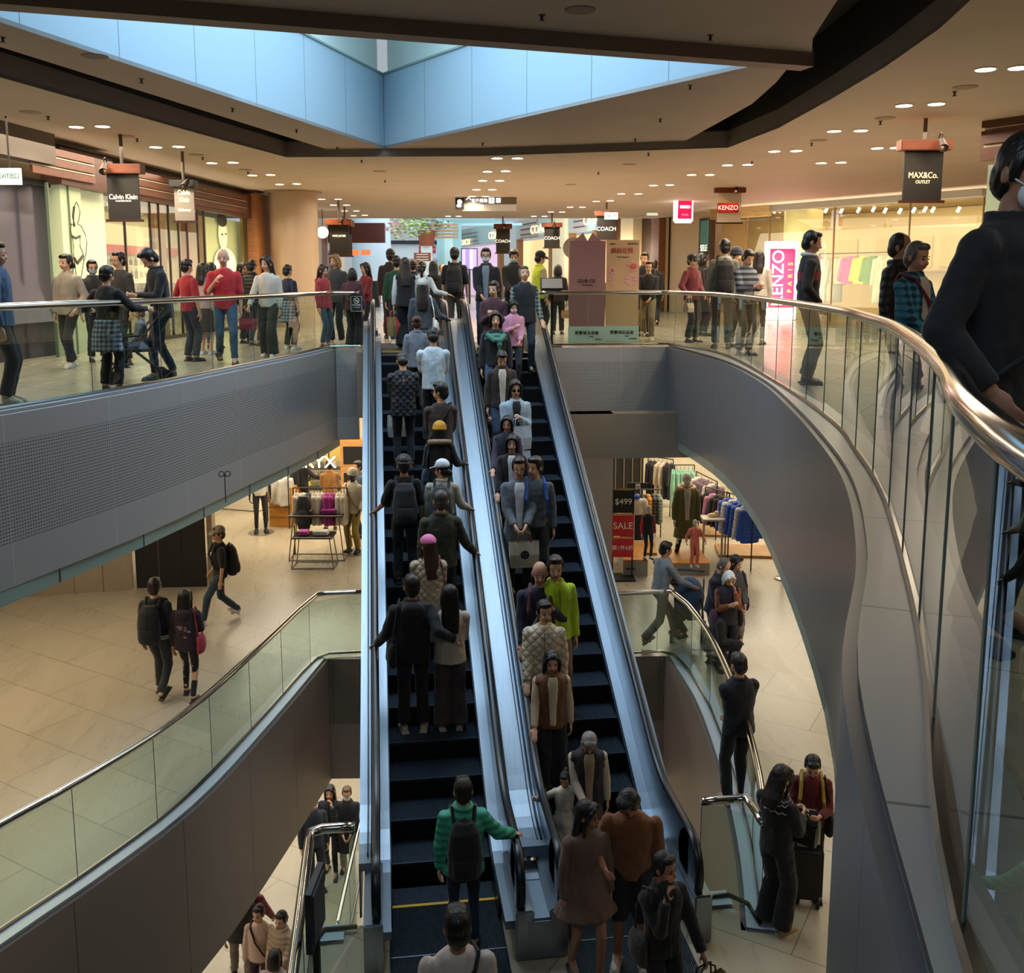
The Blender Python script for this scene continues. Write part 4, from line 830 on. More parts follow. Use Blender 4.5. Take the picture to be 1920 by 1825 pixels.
# garment meshes
def garment(kind):
    bm=bmesh.new()
    if kind=='jacket':
        loft(bm,[((0,0,-.72),.20,.075),((0,0,-.4),.20,.085),((0,0,-.12),.19,.08),((0,0,-.02),.07,.05)],14)
        for s in (-1,1): cap(bm,(s*.17,0,-.12),(s*.25,0,-.62),.065,.05,8)
    if kind=='long':
        loft(bm,[((0,0,-1.0),.17,.05),((0,0,-.5),.16,.06),((0,0,-.12),.17,.05),((0,0,-.02),.06,.03)],14)
        for s in (-1,1): cap(bm,(s*.15,0,-.12),(s*.2,0,-.6),.045,.035,8)
    me=remeshed(bm,.018,3,kind); 
    bm=bmesh.new(); bm.from_mesh(me); me2=me
    return me2
GJ,GLG=garment('jacket'),garment('long')
FACE={}
def face_mesh(k):
    if k in FACE: return FACE[k]
    bm=bmesh.new()
    if k=='eye': ell(bm,(0,0,0),(.0125,.006,.0062),n=10)
    if k=='brow': tube(bm,[(-.017,.003,-.002),(-.004,-.002,.003),(.016,.003,-.001)],.003,6)
    if k=='mouth': ell(bm,(0,0,.003),(.023,.007,.0045),n=12); ell(bm,(0,.001,-.004),(.019,.007,.005),n=12)
    if k=='mask': ell(bm,(0,-.052,.062),(.061,.043,.052),n=18); [tube(bm,[(s*.05,-.06,.08),(s*.076,-.01,.10)],.003,5) for s in (-1,1)]
    if k=='glasses' or k=='sunglasses':
        for s in (-1,1):
            r=bmesh.ops.create_cone(bm,cap_ends=(k!='glasses'),segments=16,radius1=.024,radius2=.024,depth=.004,matrix=Matrix.Translation((s*.031,-.088,.105))@Matrix.Rotation(R(90),4,'X')@Matrix.Diagonal((1,.8,1,1)))
            pts=[(s*.031+.025*math.cos(a*math.tau/14),-.09,.105+.02*math.sin(a*math.tau/14)) for a in range(15)]; tube(bm,pts,.0028,5)
            tube(bm,[(s*.055,-.088,.11),(s*.078,-.0,.11)],.0028,5)
        tube(bm,[(-.008,-.09,.108),(.008,-.09,.108)],.0028,5)
        if k=='glasses': bmesh.ops.delete(bm,geom=[f for f in bm.faces if len(f.verts)==4 and abs(f.normal.y)<.3 and f.calc_area()<0],context='FACES')
    if k=='cap':
        ell(bm,(0,.018,.165),(.092,.10,.085),n=20); 
        for f in [v for v in bm.verts if v.co.z<.145]: f.co.z=.145
        bv=[]; 
        for zz in (.150,.158):
            row=[(0.0,-.05)]+[(.085*math.sin(a),-.06-.095*math.cos(a)) for a in [R(x) for x in range(-90,91,20)]]
            bv.append([bm.verts.new((x,y,zz-.018*(y<-.12))) for x,y in row[1:]])
        n=len(bv[0]); bm.faces.new(bv[0][::-1]); bm.faces.new(bv[1])
        for i in range(n): bm.faces.new((bv[0][i],bv[0][(i+1)%n],bv[1][(i+1)%n],bv[1][i]))
        ell(bm,(0,.018,.248),(.009,.009,.006),n=8)
    if k=='beanie': ell(bm,(0,.02,.165),(.098,.105,.098),n=22); loft(bm,[((0,.018,.125),.099,.107),((0,.018,.165),.101,.109)],24)
    if k=='ears': ell(bm,(0,.02,.17),(.098,.103,.09),n=22); ell(bm,(-.06,.01,.26),(.03,.02,.035)); ell(bm,(.06,.01,.26),(.03,.02,.035))
    me=bpy.data.meshes.new(k); bm.to_mesh(me); bm.free()
    for p in me.polygons: p.use_smooth=(k not in('glasses',))
    FACE[k]=me; return me
def inst(name,me,m,parent,M):
    o=bpy.data.objects.new(name,me); COL.objects.link(o)
    if not me.materials: me.materials.append(m)
    o.material_slots[0].link='OBJECT'; o.material_slots[0].material=m
    o.parent=parent; o.matrix_local=M; return o
def hand(bm,wr,d,palm,curl,side,s=1):
    """palm plus five fingers; d = forearm direction, palm = way the palm faces"""
    d=d.normalized(); palm=(palm-d*palm.dot(d)); palm=palm.normalized() if palm.length>1e-3 else Vector((0,-1,0)); x=d.cross(palm).normalized()*side
    c=wr+d*.05*s
    B=Matrix.Translation(c)@Matrix((x,d,palm)).transposed().to_4x4()
    ell(bm,(0,0,0),(.041*s,.052*s,.017*s),B,n=12)
    for i,(ox,L_) in enumerate(((.03,.068),(.010,.078),(-.011,.072),(-.03,.056))):
        a=c+x*ox*s+d*.042*s; b=a+(d*math.cos(curl*.6)+palm*math.sin(curl*.6)).normalized()*L_*.55*s; e=b+(d*math.cos(curl*1.4)+palm*math.sin(curl*1.4)).normalized()*L_*.5*s
        cap(bm,a,b,.0092*s,.0088*s,8); cap(bm,b,e,.0088*s,.0078*s,8)
    a=c+x*.03*s-d*.02*s; b=a+(x*.75+d*.6+palm*.25).normalized()*.036*s; e=b+(x*.25+d*.85+palm*.4).normalized()*.032*s
    cap(bm,a,b,.013*s,.011*s,8); cap(bm,b,e,.0105*s,.009*s,8)
ARM={'d':(.225,-.03,.79),'r':(.50,-.10,1.02),'R':(.52,.12,1.05),'p':(.07,-.30,1.12),'f':(.07,-.25,.93),'h':(.04,-.22,1.18),'k':(.22,-.10,.90),'u':(.07,-.15,1.38),'b':(.25,-.10,.80),'s':(.13,-.17,1.24),'c':(-.10,-.22,1.06),'w':(.26,-.25,.84),'v':(.25,.20,.86),'o':(.30,-.38,1.06),'g':(.34,-.18,.95)}
def split(s,dflt):
    a=(s or '').split(':'); return a[0],(a[1] if len(a)>1 else dflt),(a[2] if len(a)>2 else None)
PEOPLE=[]
def person(label,base,f=0,H=1.78,skin=SKIN,hair='short:#15110f',top='tee:#888',bot='jeans:#27303f',shoe='#1a1a1a',arms='dd',walk=0,lean=0,turn=0,nod=6,w_=1.0,acc=(),face=None,group=None,inner=None,cat='person',sit=0,vox=None,bags=(),name='person',legs=None):
    s=H/1.716; dist=(Vector(base)-EYE).length; v=vox or (.0085 if dist<9 else .0105 if dist<14 else .014)
    bag_at=[]
    e=empty(name,base,R(f),label,cat,group)
    e.scale=(s,s,s); e.rotation_euler=(0,0,R(f))
    hipz=.885 if not sit else {1:.50,2:.36,3:.62}[sit]; 
    if walk: hipz-=walk*walk*.14
    legs=legs or ((.10,-walk/2,0),(-.10,walk/2,.0))
    UP=Matrix.Translation((0,0,hipz))@Matrix.Rotation(R(lean),4,'X')@Matrix.Translation((0,0,-.885))
    # rest coordinates (hip height .885) are carried by UP
    HM=UP@Matrix.Translation((0,.012,1.465))@Matrix.Rotation(R(turn),4,'Z')@Matrix.Rotation(R(nod),4,'X')@Matrix.Scale(1.07,4)
    sh={}; el={}; wr={}; wide=.166*w_
    for i,sd in enumerate((1,-1)):          # left hand first (+x), then right
        a=arms[i] if isinstance(arms,str) else arms[i]
        t=Vector(ARM[a] if isinstance(a,str) else tuple(a)); t=Vector((t.x*sd,t.y,t.z)) if isinstance(a,str) else t
        sh[sd]=UP@Vector((sd*wide,.015,1.338)); tt=UP@t if not sit else UP@t
        hint=Vector((sd*.5,.55,-.8)) if not isinstance(a,RailPos) and a not in('r','R','o') else Vector((sd*.2,.3,-1))
        el[sd],wr[sd]=ik(sh[sd],tt,.275,.245,hint)
    hp={};kn={};an={}
    for i,sd in enumerate((1,-1)):
        hp[sd]=Vector((sd*.085,0,hipz-.0)); lx,ly,lz=legs[i]; an[sd]=Vector((lx,ly,.085+lz+(.05 if ly>.15 and lz==0 else 0)))
        kn[sd],an[sd]=ik(hp[sd],an[sd],.42,.405,Vector((0.02*sd,-1,0.05)))
    tk,tc,tx=split(top,'#777'); bk,bc,bx=split(bot,'#222'); hk,hc,_=split(hair,'#15110f')
    SK=mat(skin,.5,0,'skin')
    # ---- body
    bm=bmesh.new()
    ell(bm,(0,.012,.137),(.0745,.089,.096),HM,18); ell(bm,(0,-.024,.085),(.058,.062,.078),HM,16); ell(bm,(0,-.052,.028),(.027,.024,.022),HM,10)
    cap(bm,HM@Vector((0,-.084,.104)),HM@Vector((0,-.098,.078)),.009,.0135,8)
    for sd in (-1,1):
        ell(bm,(sd*.076,.012,.10),(.011,.02,.032),HM,10); ell(bm,(sd*.031,-.063,.068),(.024,.02,.022),HM,8)
    cap(bm,UP@Vector((0,.022,1.36)),HM@Vector((0,.01,.05)),.056,.05,12)
    trunk=[((0,.0,.86),.135,.10),((0,0,.95),.14,.10),((0,.0,1.08),.12,.09),((0,0,1.25),.145*w_,.10),((0,.01,1.35),.14*w_,.085),((0,.015,1.42),.06,.055)]
    tb=bmesh.new(); loft(tb,trunk,14); bmesh.ops.transform(tb,matrix=UP,verts=tb.verts); me_=bpy.data.meshes.new('t'); tb.to_mesh(me_); tb.free(); bm.from_mesh(me_); bpy.data.meshes.remove(me_)
    for i,sd in enumerate((1,-1)):
        cap(bm,sh[sd],el[sd],.044,.038,10); cap(bm,el[sd],wr[sd],.038,.026,10)
        a=arms[i] if isinstance(arms[i],str) else ('r' if isinstance(arms[i],RailPos) else 'x')
        d=(wr[sd]-el[sd]).normalized(); 
        if a in 'rR': d=(d+Vector((0,-.5,-.1))).normalized(); palm=Vector((0,0,-1)); cu=.35
        elif a in 'pohu': palm=Vector((-sd,0,.4)); cu=.9
        elif a in 'bwgv': palm=Vector((-sd,0,0)); cu=1.3
        else: palm=Vector((-sd,.2,0)); cu=.7
        hand(bm,wr[sd],d,palm,cu,sd*(1 if True else -1)); bag_at.append(wr[sd]+d*.09)
        cap(bm,hp[sd],kn[sd],.075,.052,10); cap(bm,kn[sd],an[sd],.052,.036,10); cap(bm,an[sd],an[sd]+Vector((0,-.12,-.05)),.036,.03,8)
    body=obj('body',bm,SK,e); rem(body,v if dist<20 else .016,3)
    # ---- face
    back=abs(((f+turn)+180)%360-180)>110
    if not back and dist<26:
        for sd in (-1,1):
            if 'sunglasses' not in acc: inst('eye',face_mesh('eye'),mat('#1a1311',.3),e,HM@Matrix.Translation((sd*.031,-.0765,.108))@Matrix.Rotation(R(sd*14),4,'Z'))
            inst('eyebrow',face_mesh('brow'),mat('#1d1512',.8),e,HM@Matrix.Translation((sd*.032,-.079,.129))@Matrix.Rotation(R(sd*16),4,'Z'))
        if 'mask' not in acc and 'omask' not in acc: inst('mouth',face_mesh('mouth'),mat('#9c5247',.5),e,HM@Matrix.Translation((0,-.0795,.044)))
    if hk!='bald': 
        inst('hair',hair_mesh(hk),mat(hc,.42,0,'hair'),e,HM)
    for a in acc:
        k,c_,_=split(a,'')
        if k in('mask',): inst('face_mask',face_mesh('mask'),mat(c_ or '#e8ecee',.7),e,HM)
        elif k=='omask': inst('face_mask',face_mesh('mask'),mat('#e0885c',.7),e,HM)
        elif k=='glasses': inst('glasses',face_mesh('glasses'),mat('#141414',.3),e,HM)
        elif k=='sunglasses': inst('sunglasses',face_mesh('sunglasses'),mat('#0c0c0e',.15),e,HM)
        elif k in('cap','capback'): inst('cap',face_mesh('cap'),mat(c_ or '#1c1c1e',.7,0,'cloth'),e,HM@(Matrix.Rotation(R(180),4,'Z') if k=='capback' else Matrix()))
        elif k=='beanie': inst('beanie',face_mesh('beanie'),mat(c_,.8,0,'cloth'),e,HM)
        elif k=='ears': inst('beanie',face_mesh('ears'),mat(c_,.8,0,'cloth'),e,HM)
        elif k=='scarf':
            bm=bmesh.new(); pts=[UP@Vector((.15*math.cos(a_),.015+.12*math.sin(a_),1.36-.03*math.cos(a_*2)-(.05 if math.sin(a_)<0 else 0))) for a_ in [i*math.tau/16 for i in range(17)]]; tube(bm,pts,.045,10)
            tube(bm,[UP@Vector(p) for p in ((.03,-.13,1.30),(.05,-.155,1.2),(.045,-.15,1.05),(.05,-.145,.95))],.042,10); tube(bm,[UP@Vector(p) for p in ((-.14,-.07,1.36),(-.03,-.16,1.27),(.06,-.15,1.27),(.14,-.07,1.35))],.04,10)
            o=obj('scarf',bm,mat(c_,.9,0,'cloth'),e); rem(o,.01,2)
        elif k=='strap':
            sd=-1 if _ is None else 1
            bm=bmesh.new(); pts=[UP@Vector(p) for p in ((.10,.125,1.36),(.13,.06,1.44),(.11,-.08,1.40),(.02,-.155,1.22),(-.10,-.15,1.02),(-.17,-.07,.92),(-.17,.07,.93),(-.06,.15,1.12),(.10,.125,1.36))]
            pts=[Vector((p.x*sd,p.y,p.z)) for p in pts]; tube(bm,pts,.014,6); obj('bag_strap',bm,mat(c_,.7),e)
        elif k=='hood': bm=bmesh.new(); ell(bm,(0,.12,1.38),(.12,.06,.075),UP,14); ell(bm,(0,.07,1.42),(.115,.075,.035),UP,14); o=obj('hood',bm,mat(c_ or tc,.8,0,'cloth'),e); rem(o,v,3)
        elif k=='fur': bm=bmesh.new(); tube(bm,[UP@Vector((.15*math.cos(a_),.05+.10*math.sin(a_),1.42+.02*math.sin(a_))) for a_ in [i*math.tau/14 for i in range(15)]],.042,10); o=obj('fur_collar',bm,mat(c_,.95,0,'hair'),e); 
        elif k=='collar': bm=bmesh.new(); tube(bm,[UP@Vector((.078*math.cos(a_),.015+.075*math.sin(a_),1.44+.01*math.sin(a_))) for a_ in [R(x) for x in range(-80,261,20)]],.022,8); obj('collar',bm,mat(c_,.8),e)
        elif k=='band': bm=bmesh.new(); loft(bm,[((0,.006,1.16),.180,.126),((0,.006,1.25),.186,.129)],24); o=obj('chest_stripe',bm,mat(c_,.85,0,'cloth'),e)
        elif k=='hemband': bm=bmesh.new(); [loft(bm,[((0,.006,z),.186,.128),((0,.006,z+.014),.186,.128)],24) for z in (.87,.90)]; o=obj('hem_stripes',bm,mat(c_,.85),e)
        elif k=='disc': bm=bmesh.new(); tube(bm,[UP@Vector((.075*math.cos(a_),-.128,1.2+.075*math.sin(a_))) for a_ in [R(x) for x in range(0,361,20)]],.008,6); ell(bm,(0,-.128,1.2),(.03,.006,.045),UP,10); obj('round_print',bm,mat(c_,.8),e)
        elif k=='patch': bm=bmesh.new(); ell(bm,(0,.132,1.30),(.018,.006,.022),UP,10); obj('patch',bm,mat(c_,.7),e)
        elif k=='backprint': bm=bmesh.new(); [ell(bm,(random.uniform(-.08,.08),.134,random.uniform(1.0,1.22)),(.03,.006,.02),UP,8) for _i in range(9)]; obj('back_print',bm,mat(c_,.7),e)
        elif k=='yoke': bm=bmesh.new(); [tube(bm,[UP@Vector((r_*math.cos(a_),.01+r_*.72*math.sin(a_),z_+.012*math.sin(a_*14))) for a_ in [R(x) for x in range(0,361,8)]],.006,5) for r_,z_ in ((.172,1.31),(.15,1.375),(.125,1.405))]; obj('yoke_pattern',bm,mat(c_,.8),e)
        elif k=='shirtwaist':
            bm=bmesh.new(); loft(bm,[((0,0,.93),.17,.13),((0,0,.98),.175,.135)],18); loft(bm,[((0,.06,.55),.22,.14),((0,.05,.75),.205,.135),((0,.02,.95),.175,.125)],18); o=obj('tied_shirt',bm,mat('#56606a',.9,0,'plaid'),e); rem(o,.014,2); folds(o,.03)
    # ---- top garment
    G={'tee':(1.0,.84,.02),'sweater':(1.1,.86,.1),'jacket':(1.22,.82,.12),'puffer':(1.38,.80,.12),'quilt':(1.32,.78,.12),'coat':(1.2,.50,.12),'hoodie':(1.25,.80,.12),'dress':(1.12,.50,.1),'vest':(1.3,.80,.0),'shirt':(1.1,.80,.1),'long':(1.2,.62,.12),'plaid':(1.18,.78,.1),'stripe':(1.15,.82,.1),'child':(1.15,.80,.1)}
    b,hem,_s=G[tk]; bulk=b
    if tk=='dress' and bk=='none': hem=.66
    kind={'puffer':'puffer','quilt':'quilt','plaid':'plaid','stripe':'stripe'}.get(tk,'cloth')
    TM=mat(tc,.8,0,kind)
    rings=[]; fl=.03 if tk in('coat','long') else (.10 if tk=='dress' else 0)
    bx_=.158*(.5+.5*b); by_=.118*(.45+.55*b)
    prof=[(1.44,.42,.56),(1.415,.66,.72),(1.385,.83,.80),(1.335,1.0,.9),(1.26,1.06,1.0),(1.15,.98,1.0),(1.05,.93,.96),(.95,1.0,1.0),(.86,1.05,1.02)]
    if tk=='dress': prof=[(1.44,.42,.56),(1.415,.66,.72),(1.385,.9,.84),(1.34,1.0,.9),(1.28,1.05,.98),(1.15,.95,.95),(1.04,.86,.9),(.95,1.02,1.08),(.86,1.15,1.25)]
    for z,kx,ky in prof:
        if z>=hem-.0001: rings.append(((0,.006,z),bx_*kx*(w_ if z>1 else (w_+1)/2),by_*ky))
    if hem<.86:
        n_=max(1,int((.86-hem)/.08)); 
        for i in range(1,n_+1):
            z=.86-(.86-hem)*i/n_; k=1+(fl/.158)*i/n_*1.2
            rings.append(((0,.006,z),rings[0][1]*0+bx_*1.06*k,by_*1.05*k))
    bm=bmesh.new(); loft(bm,rings[::-1],20)
    U2=UP if not sit else UP
    bmesh.ops.transform(bm,matrix=UP,verts=bm.verts)
    ra=.052*(.4+.6*b)+.004
    sleeves=tk!='vest'
    def sleeve(bm,ra,short):
        for sd in (1,-1):
            ell(bm,sh[sd],(ra*1.08,ra*1.12,ra*1.04),n=12)
            if short: m_=sh[sd].lerp(el[sd],.9); cap(bm,sh[sd],m_,ra*1.12,ra*1.06,12)
            else: cap(bm,sh[sd],el[sd],ra*1.02,ra*.96,12); q=el[sd].lerp(wr[sd],.97); cyl(bm,el[sd],q,ra*.98,ra*.72,12); ell(bm,el[sd],ra*.98)
    if sleeves: sleeve(bm,ra,tk=='tee')
    else:
        for sd in (1,-1): ell(bm,sh[sd]-Vector((sd*.015,0,0)),(ra*1.0,ra*1.15,ra*1.0),n=12)
    if tk in('jacket','puffer','coat','hoodie','vest','shirt','plaid'):      # collar
        pts=[UP@Vector((.075*math.cos(a_),.02+.07*math.sin(a_),1.445)) for a_ in [R(x) for x in range(-60,241,30)]]; tube(bm,pts,.018 if tk!='puffer' else .028,8)
    t_=obj('dress' if tk=='dress' else 'top' if tk in('tee','sweater','shirt','stripe','child') else 'jacket',bm,TM,e); rem(t_,max(v,.0105),2); folds(t_,.02 if dist<16 else .012)
    if tk=='vest':
        bm=bmesh.new(); sleeve(bm,.056,False); ik_=tx or '#c8c2b4'; o=obj('sleeves',bm,mat(ik_,.8,0,'plaid' if inner=='plaid' else 'cloth'),e); rem(o,max(v,.0105),2)
    if inner and inner!='plaid':           # open front showing the garment below
        bm=bmesh.new(); wd={'coat':.05,'puffer':.045}.get(tk,.05)
        loft(bm,[((0,.006-by_*k+.010,z),wd*kx,.022) for z,k,kx in ((.85,1.03,.8),(.95,1.0,.85),(1.05,.96,.95),(1.15,1.0,1.05),(1.26,1.0,1.2),(1.34,.92,1.3),(1.39,.78,1.25),(1.42,.62,1.1))],14); bmesh.ops.transform(bm,matrix=UP,verts=bm.verts); o=obj('shirt_front',bm,mat(inner,.8,0,'cloth'),e); rem(o,.012,2)
    elif tk in('jacket','puffer','quilt','coat','shirt','vest') and abs(((f)+180)%360-180)<100 and dist<16:
        bm=bmesh.new(); tube(bm,[UP@Vector((0,-by_*k-.008,z)) for z,k in ((1.38,.80),(1.28,1.0),(1.15,1.0),(1.05,.96),(.95,1.0),(.84,1.03))],.004,6); obj('zip',bm,mat('#4c4a48',.4,.5),e)
    # ---- lower garment
    LM=mat(bc,.8,0,'cloth')
    if bk!='none':
        bm=bmesh.new(); r0,r1,r2={'jeans':(.088,.064,.052),'slim':(.082,.056,.042),'wide':(.096,.088,.10),'trousers':(.090,.070,.064),'shorts':(.10,.09,.0),'skirt':(.1,.1,.1),'tights':(.08,.052,.04)}[bk]
        ell(bm,(0,0,hipz+.0),(.15,.115,.10),n=16); loft(bm,[((0,0,hipz-.02),.15,.112),((0,0,hipz+.09),.135,.10)],16)
        if bk=='skirt':
            loft(bm,[((0,0,hipz-.45),.20,.17),((0,0,hipz-.2),.18,.15),((0,0,hipz+.05),.145,.11)],20)
        for sd in (1,-1):
            if bk=='skirt': continue
            if bk=='shorts': cap(bm,hp[sd],hp[sd].lerp(kn[sd],.85),.10,.09,12); continue
            cap(bm,hp[sd],kn[sd],r0,r1,12); cyl(bm,kn[sd],an[sd].lerp(kn[sd],-.03 if bk=='wide' else .03),r1,r2,14); ell(bm,kn[sd],r1)
        l_=obj({'shorts':'shorts','skirt':'skirt'}.get(bk,'trousers'),bm,LM,e); rem(l_,max(v,.011),2); folds(l_,.02)
    for sd in (1,-1):
        k=an[sd]; bm=bmesh.new(); ty=0
        up=-.0 if k.z<.11 else -.5
        M_=Matrix.Translation(k)@Matrix.Rotation(R(sd*9),4,'Z')@Matrix.Rotation(up,4,'X')
        ell(bm,(0,-.02,-.035),(.045,.06,.045),M_,12); ell(bm,(0,-.095,-.052),(.047,.085,.030),M_,14)
        loft(bm,[((0,-.055,-.086),.040,.125),((0,-.055,-.066),.046,.132)],16) if False else box(bm,(0,-.06,-.076),(.084,.245,.022),M_)
        o=obj('shoe',bm,mat(shoe,.55),e); rem(o,.01 if dist<16 else .014,2)
    PEOPLE.append(e)
    MW=Matrix.Translation(Vector(base))@Matrix.Rotation(R(f),4,'Z')@Matrix.Diagonal((s,s,s,1))
    for bg_ in bags:
        make_bag(bg_,MW,UP,bag_at,label)
    return e
BAGN={}
def make_bag(spec,MW,UP,hands,owner):
    """spec: (kind, colour, label)"""
    kind,col,lab=spec[:3]; side=spec[3] if len(spec)>3 else 0
    m=mat(col,.75,0,'cloth' if kind not in('paper','box') else 'plaster')
    if kind=='phone':
        p=MW@((hands[0]+hands[1])/2 if not side else hands[0 if side>0 else 1]); e=empty('phone',p,MW.to_euler().z,lab,'phone')
        o=boxo('phone_body',(0,0,0),(.078,.010,.155),mat('#16171b',.3),e,0,.003); o.rotation_euler=(R(-50),0,0); o=boxo('phone_screen',(0,.0045,.004),(.068,.003,.142),mat('#9fb4cc',.3,0,None,.5),e); o.rotation_euler=(R(-50),0,0)
        return e
    if kind=='backpack':
        e=empty('backpack',(0,0,0),0,lab,'backpack'); e.matrix_world=MW@UP
        bm=bmesh.new(); loft(bm,[((0,.20,.86),.13,.075),((0,.215,.92),.155,.10),((0,.215,1.12),.155,.105),((0,.20,1.30),.135,.085),((0,.18,1.38),.09,.05)],18); o=obj('bag_body',bm,m,e); rem(o,.012,3)
        bm=bmesh.new(); loft(bm,[((0,.285,.90),.11,.05),((0,.29,.98),.12,.055),((0,.285,1.08),.11,.045)],16); o=obj('front_pocket',bm,m,e); rem(o,.012,3)
        for sd in (-1,1):
            bm=bmesh.new(); tube(bm,[(sd*.09,.12,1.34),(sd*.10,.05,1.445),(sd*.11,-.08,1.39),(sd*.125,-.15,1.22),(sd*.15,-.10,1.03),(sd*.15,.10,.95)],.02,8); obj('strap',bm,m,e)
        bm=bmesh.new(); tube(bm,[(-.03,.17,1.38),(0,.175,1.42),(.03,.17,1.38)],.008,6); obj('top_handle',bm,m,e)
    elif kind in('tote','paper','hbag'):
        h=hands[0 if side>0 else 1]; p=MW@h
        w2,hh,dd={'tote':(.19,.34,.05),'paper':(.16,.36,.06),'hbag':(.14,.19,.05)}[kind]
        e=empty({'tote':'tote_bag','paper':'paper_bag','hbag':'handbag'}[kind],p-Vector((0,0,hh+.13)),0,lab,'bag'); e.rotation_euler=(0,0,MW.to_euler().z+R(spec[4] if len(spec)>4 else 15))
        bm=bmesh.new(); vs=[]
        for (z,kx,ky) in ((0,.94,1),(hh*.5,1,1.15),(hh,1,.6)): vs.append([bm.verts.new((a*w2*kx,b_*dd*ky,z)) for a,b_ in ((-1,-1),(1,-1),(1,1),(-1,1))])
        for a,b_ in zip(vs,vs[1:]):
            for i in range(4): bm.faces.new((a[i],a[(i+1)%4],b_[(i+1)%4],b_[i]))
        bm.faces.new(vs[0][::-1]); obj('bag_body',bm,m,e)
        hc=spec[5] if len(spec)>5 else col
        for sd in (-1,1):
            bm=bmesh.new(); tube(bm,[(-w2*.45,sd*dd*.6,hh-.02),(-w2*.38,sd*dd*.5,hh+.10),(0,0,hh+.135),(w2*.38,sd*dd*.5,hh+.10),(w2*.45,sd*dd*.6,hh-.02)],.008,6); obj('handle',bm,mat(hc,.7),e)
        BAGN[lab]=e; e['h']=hh; return e
    elif kind=='side':
        sd=side or 1
        e=empty('shoulder_bag',(0,0,0),0,lab,'bag'); e.matrix_world=MW@UP
        bm=bmesh.new(); loft(bm,[((sd*.21,.03,.76),.05,.12),((sd*.225,.03,.84),.06,.14),((sd*.22,.03,.96),.055,.13),((sd*.205,.03,1.02),.035,.11)],16); o=obj('bag_body',bm,m,e); rem(o,.012,2)
        bm=bmesh.new(); tube(bm,[(sd*.21,-.06,1.0),(sd*.19,-.10,1.2),(sd*.13,-.04,1.44),(sd*.15,.08,1.40),(sd*.19,.12,1.2),(sd*.21,.10,1.0)],.012,6); obj('strap',bm,m,e)
    BAGN[lab]=e
    return e
def esc_person(label,k,px,py,H=1.78,**kw):
    """stand on the step of escalator k whose head top shows at the given place"""
    best=None; f=kw.get('f',0); lim=kw.pop('lim',.40)
    for (a,b,zt) in [(yBot-1.2,yBot-.8,Z2),(yBot-.8,yBot-.4,Z2),(yBot-.4,yBot,Z2)]+STEPS[k]+[(yTop,yTop+.5,0),(yTop+.5,yTop+1,0)]:
        for t in (.35,.6):
            y=a+(b-a)*t; u,fw,upp=ray(px,py); d=W(u,fw); k_=y/d.y; q=EYE+Vector((d.x*k_,y,upp*k_)); h=q.z-zt
            if best is None or abs(h-H)<best[0]: best=(abs(h-H),q,y,zt,h)
    _,q,y,zt,h=best; x=min(max(q.x,EX[k]-lim),EX[k]+lim); arms=list(kw.get('arms','dd')); s=h/1.716
    for i,sd in enumerate((1,-1)):
        if arms[i] in('r','R'):          # hand rests on the rubber rail
            c,si=math.cos(R(f)),math.sin(R(f)); wx=sd*c; side=1 if wx>0 else -1; fy=-c
            hy=y+fy*.18; X=EX[k]+side*.62-x; Y=hy-y; Zr=zf(hy)+.985-zt
            arms[i]=((X*c+Y*si)/s,(-X*si+Y*c)/s,Zr/s)
            arms[i]=RailPos(arms[i])
    kw['arms']=arms
    return person(label,(x,y,zt),H=h,**kw)
class RailPos(tuple): pass
def lv(label,z,px,py,H=1.78,**kw):
    q=P(px,py,z+H-kw.pop('hd',0)); return person(label,(q.x,q.y,z),H=H,**kw)
def up(label,px,D,py=None,H=None,**kw):
    if H is None: H=Q(px,py,D).z
    q=Q(px,520,D); return person(label,(q.x,q.y,0),H=H,**kw)
# ---- riding up (backs to the viewer)
for _h in ('short','thick','thin','buzz','bob','long','vlong','bun','pony','tied'): hair_mesh(_h)
esc_person('woman with hair in a bun and grey-blue shirt near the top of the rising escalator',0,781,592,1.68,f=180,hair='bun:#3a241a',top='shirt:#6c7480',bot='trousers:#22252c',arms='dd')
esc_person('man in a white t-shirt with back turned, short dark hair, on the rising escalator',0,812,613,1.88,f=178,top='tee:#bccbd4',bot='trousers:#15181e',arms='ff',nod=20,skin='#c99a80',w_=1.08)
esc_person('man in navy quilted jacket with small orange patch, looking down, on the rising escalator',0,755,658,1.86,f=182,top='quilt:#101826',bot='jeans:#141d2c',shoe='#2a2a30',arms='ff',nod=34,acc=('patch:#d8642c',),bags=(('tote','#c2ccc8','white tote bag held by the man in the navy quilted jacket',1),))
esc_person('man in dark brown sweater and glasses with a crossbody strap, looking aside',0,826,716,1.80,f=182,turn=60,hair='thick:#0f0d0d',top='sweater:#3a2c2a',bot='jeans:#3c5468',acc=('glasses','strap:#121214'),arms='ff')
esc_person('person in mustard knit beanie and black coat with pink hood lining',0,824,792,1.62,f=176,hair='bob:#15110f',top='jacket:#0e1114',bot='trousers:#14161a',acc=('beanie:#c08a1e','fur:#8a7458'),arms='dr',bags=(('side','#1d3148','blue drawstring bag hanging beside the person in the mustard beanie',1),))
esc_person('person in white cap and pale jacket turned sideways, grey backpack on back',0,829,862,1.70,f=170,turn=70,hair='tied:#1a1312',top='jacket:#b4b2a4',bot='trousers:#17191d',acc=('cap:#ced8e4',),arms='dr',bags=(('backpack','#34383c','shiny grey backpack worn by the person in the white cap'),))
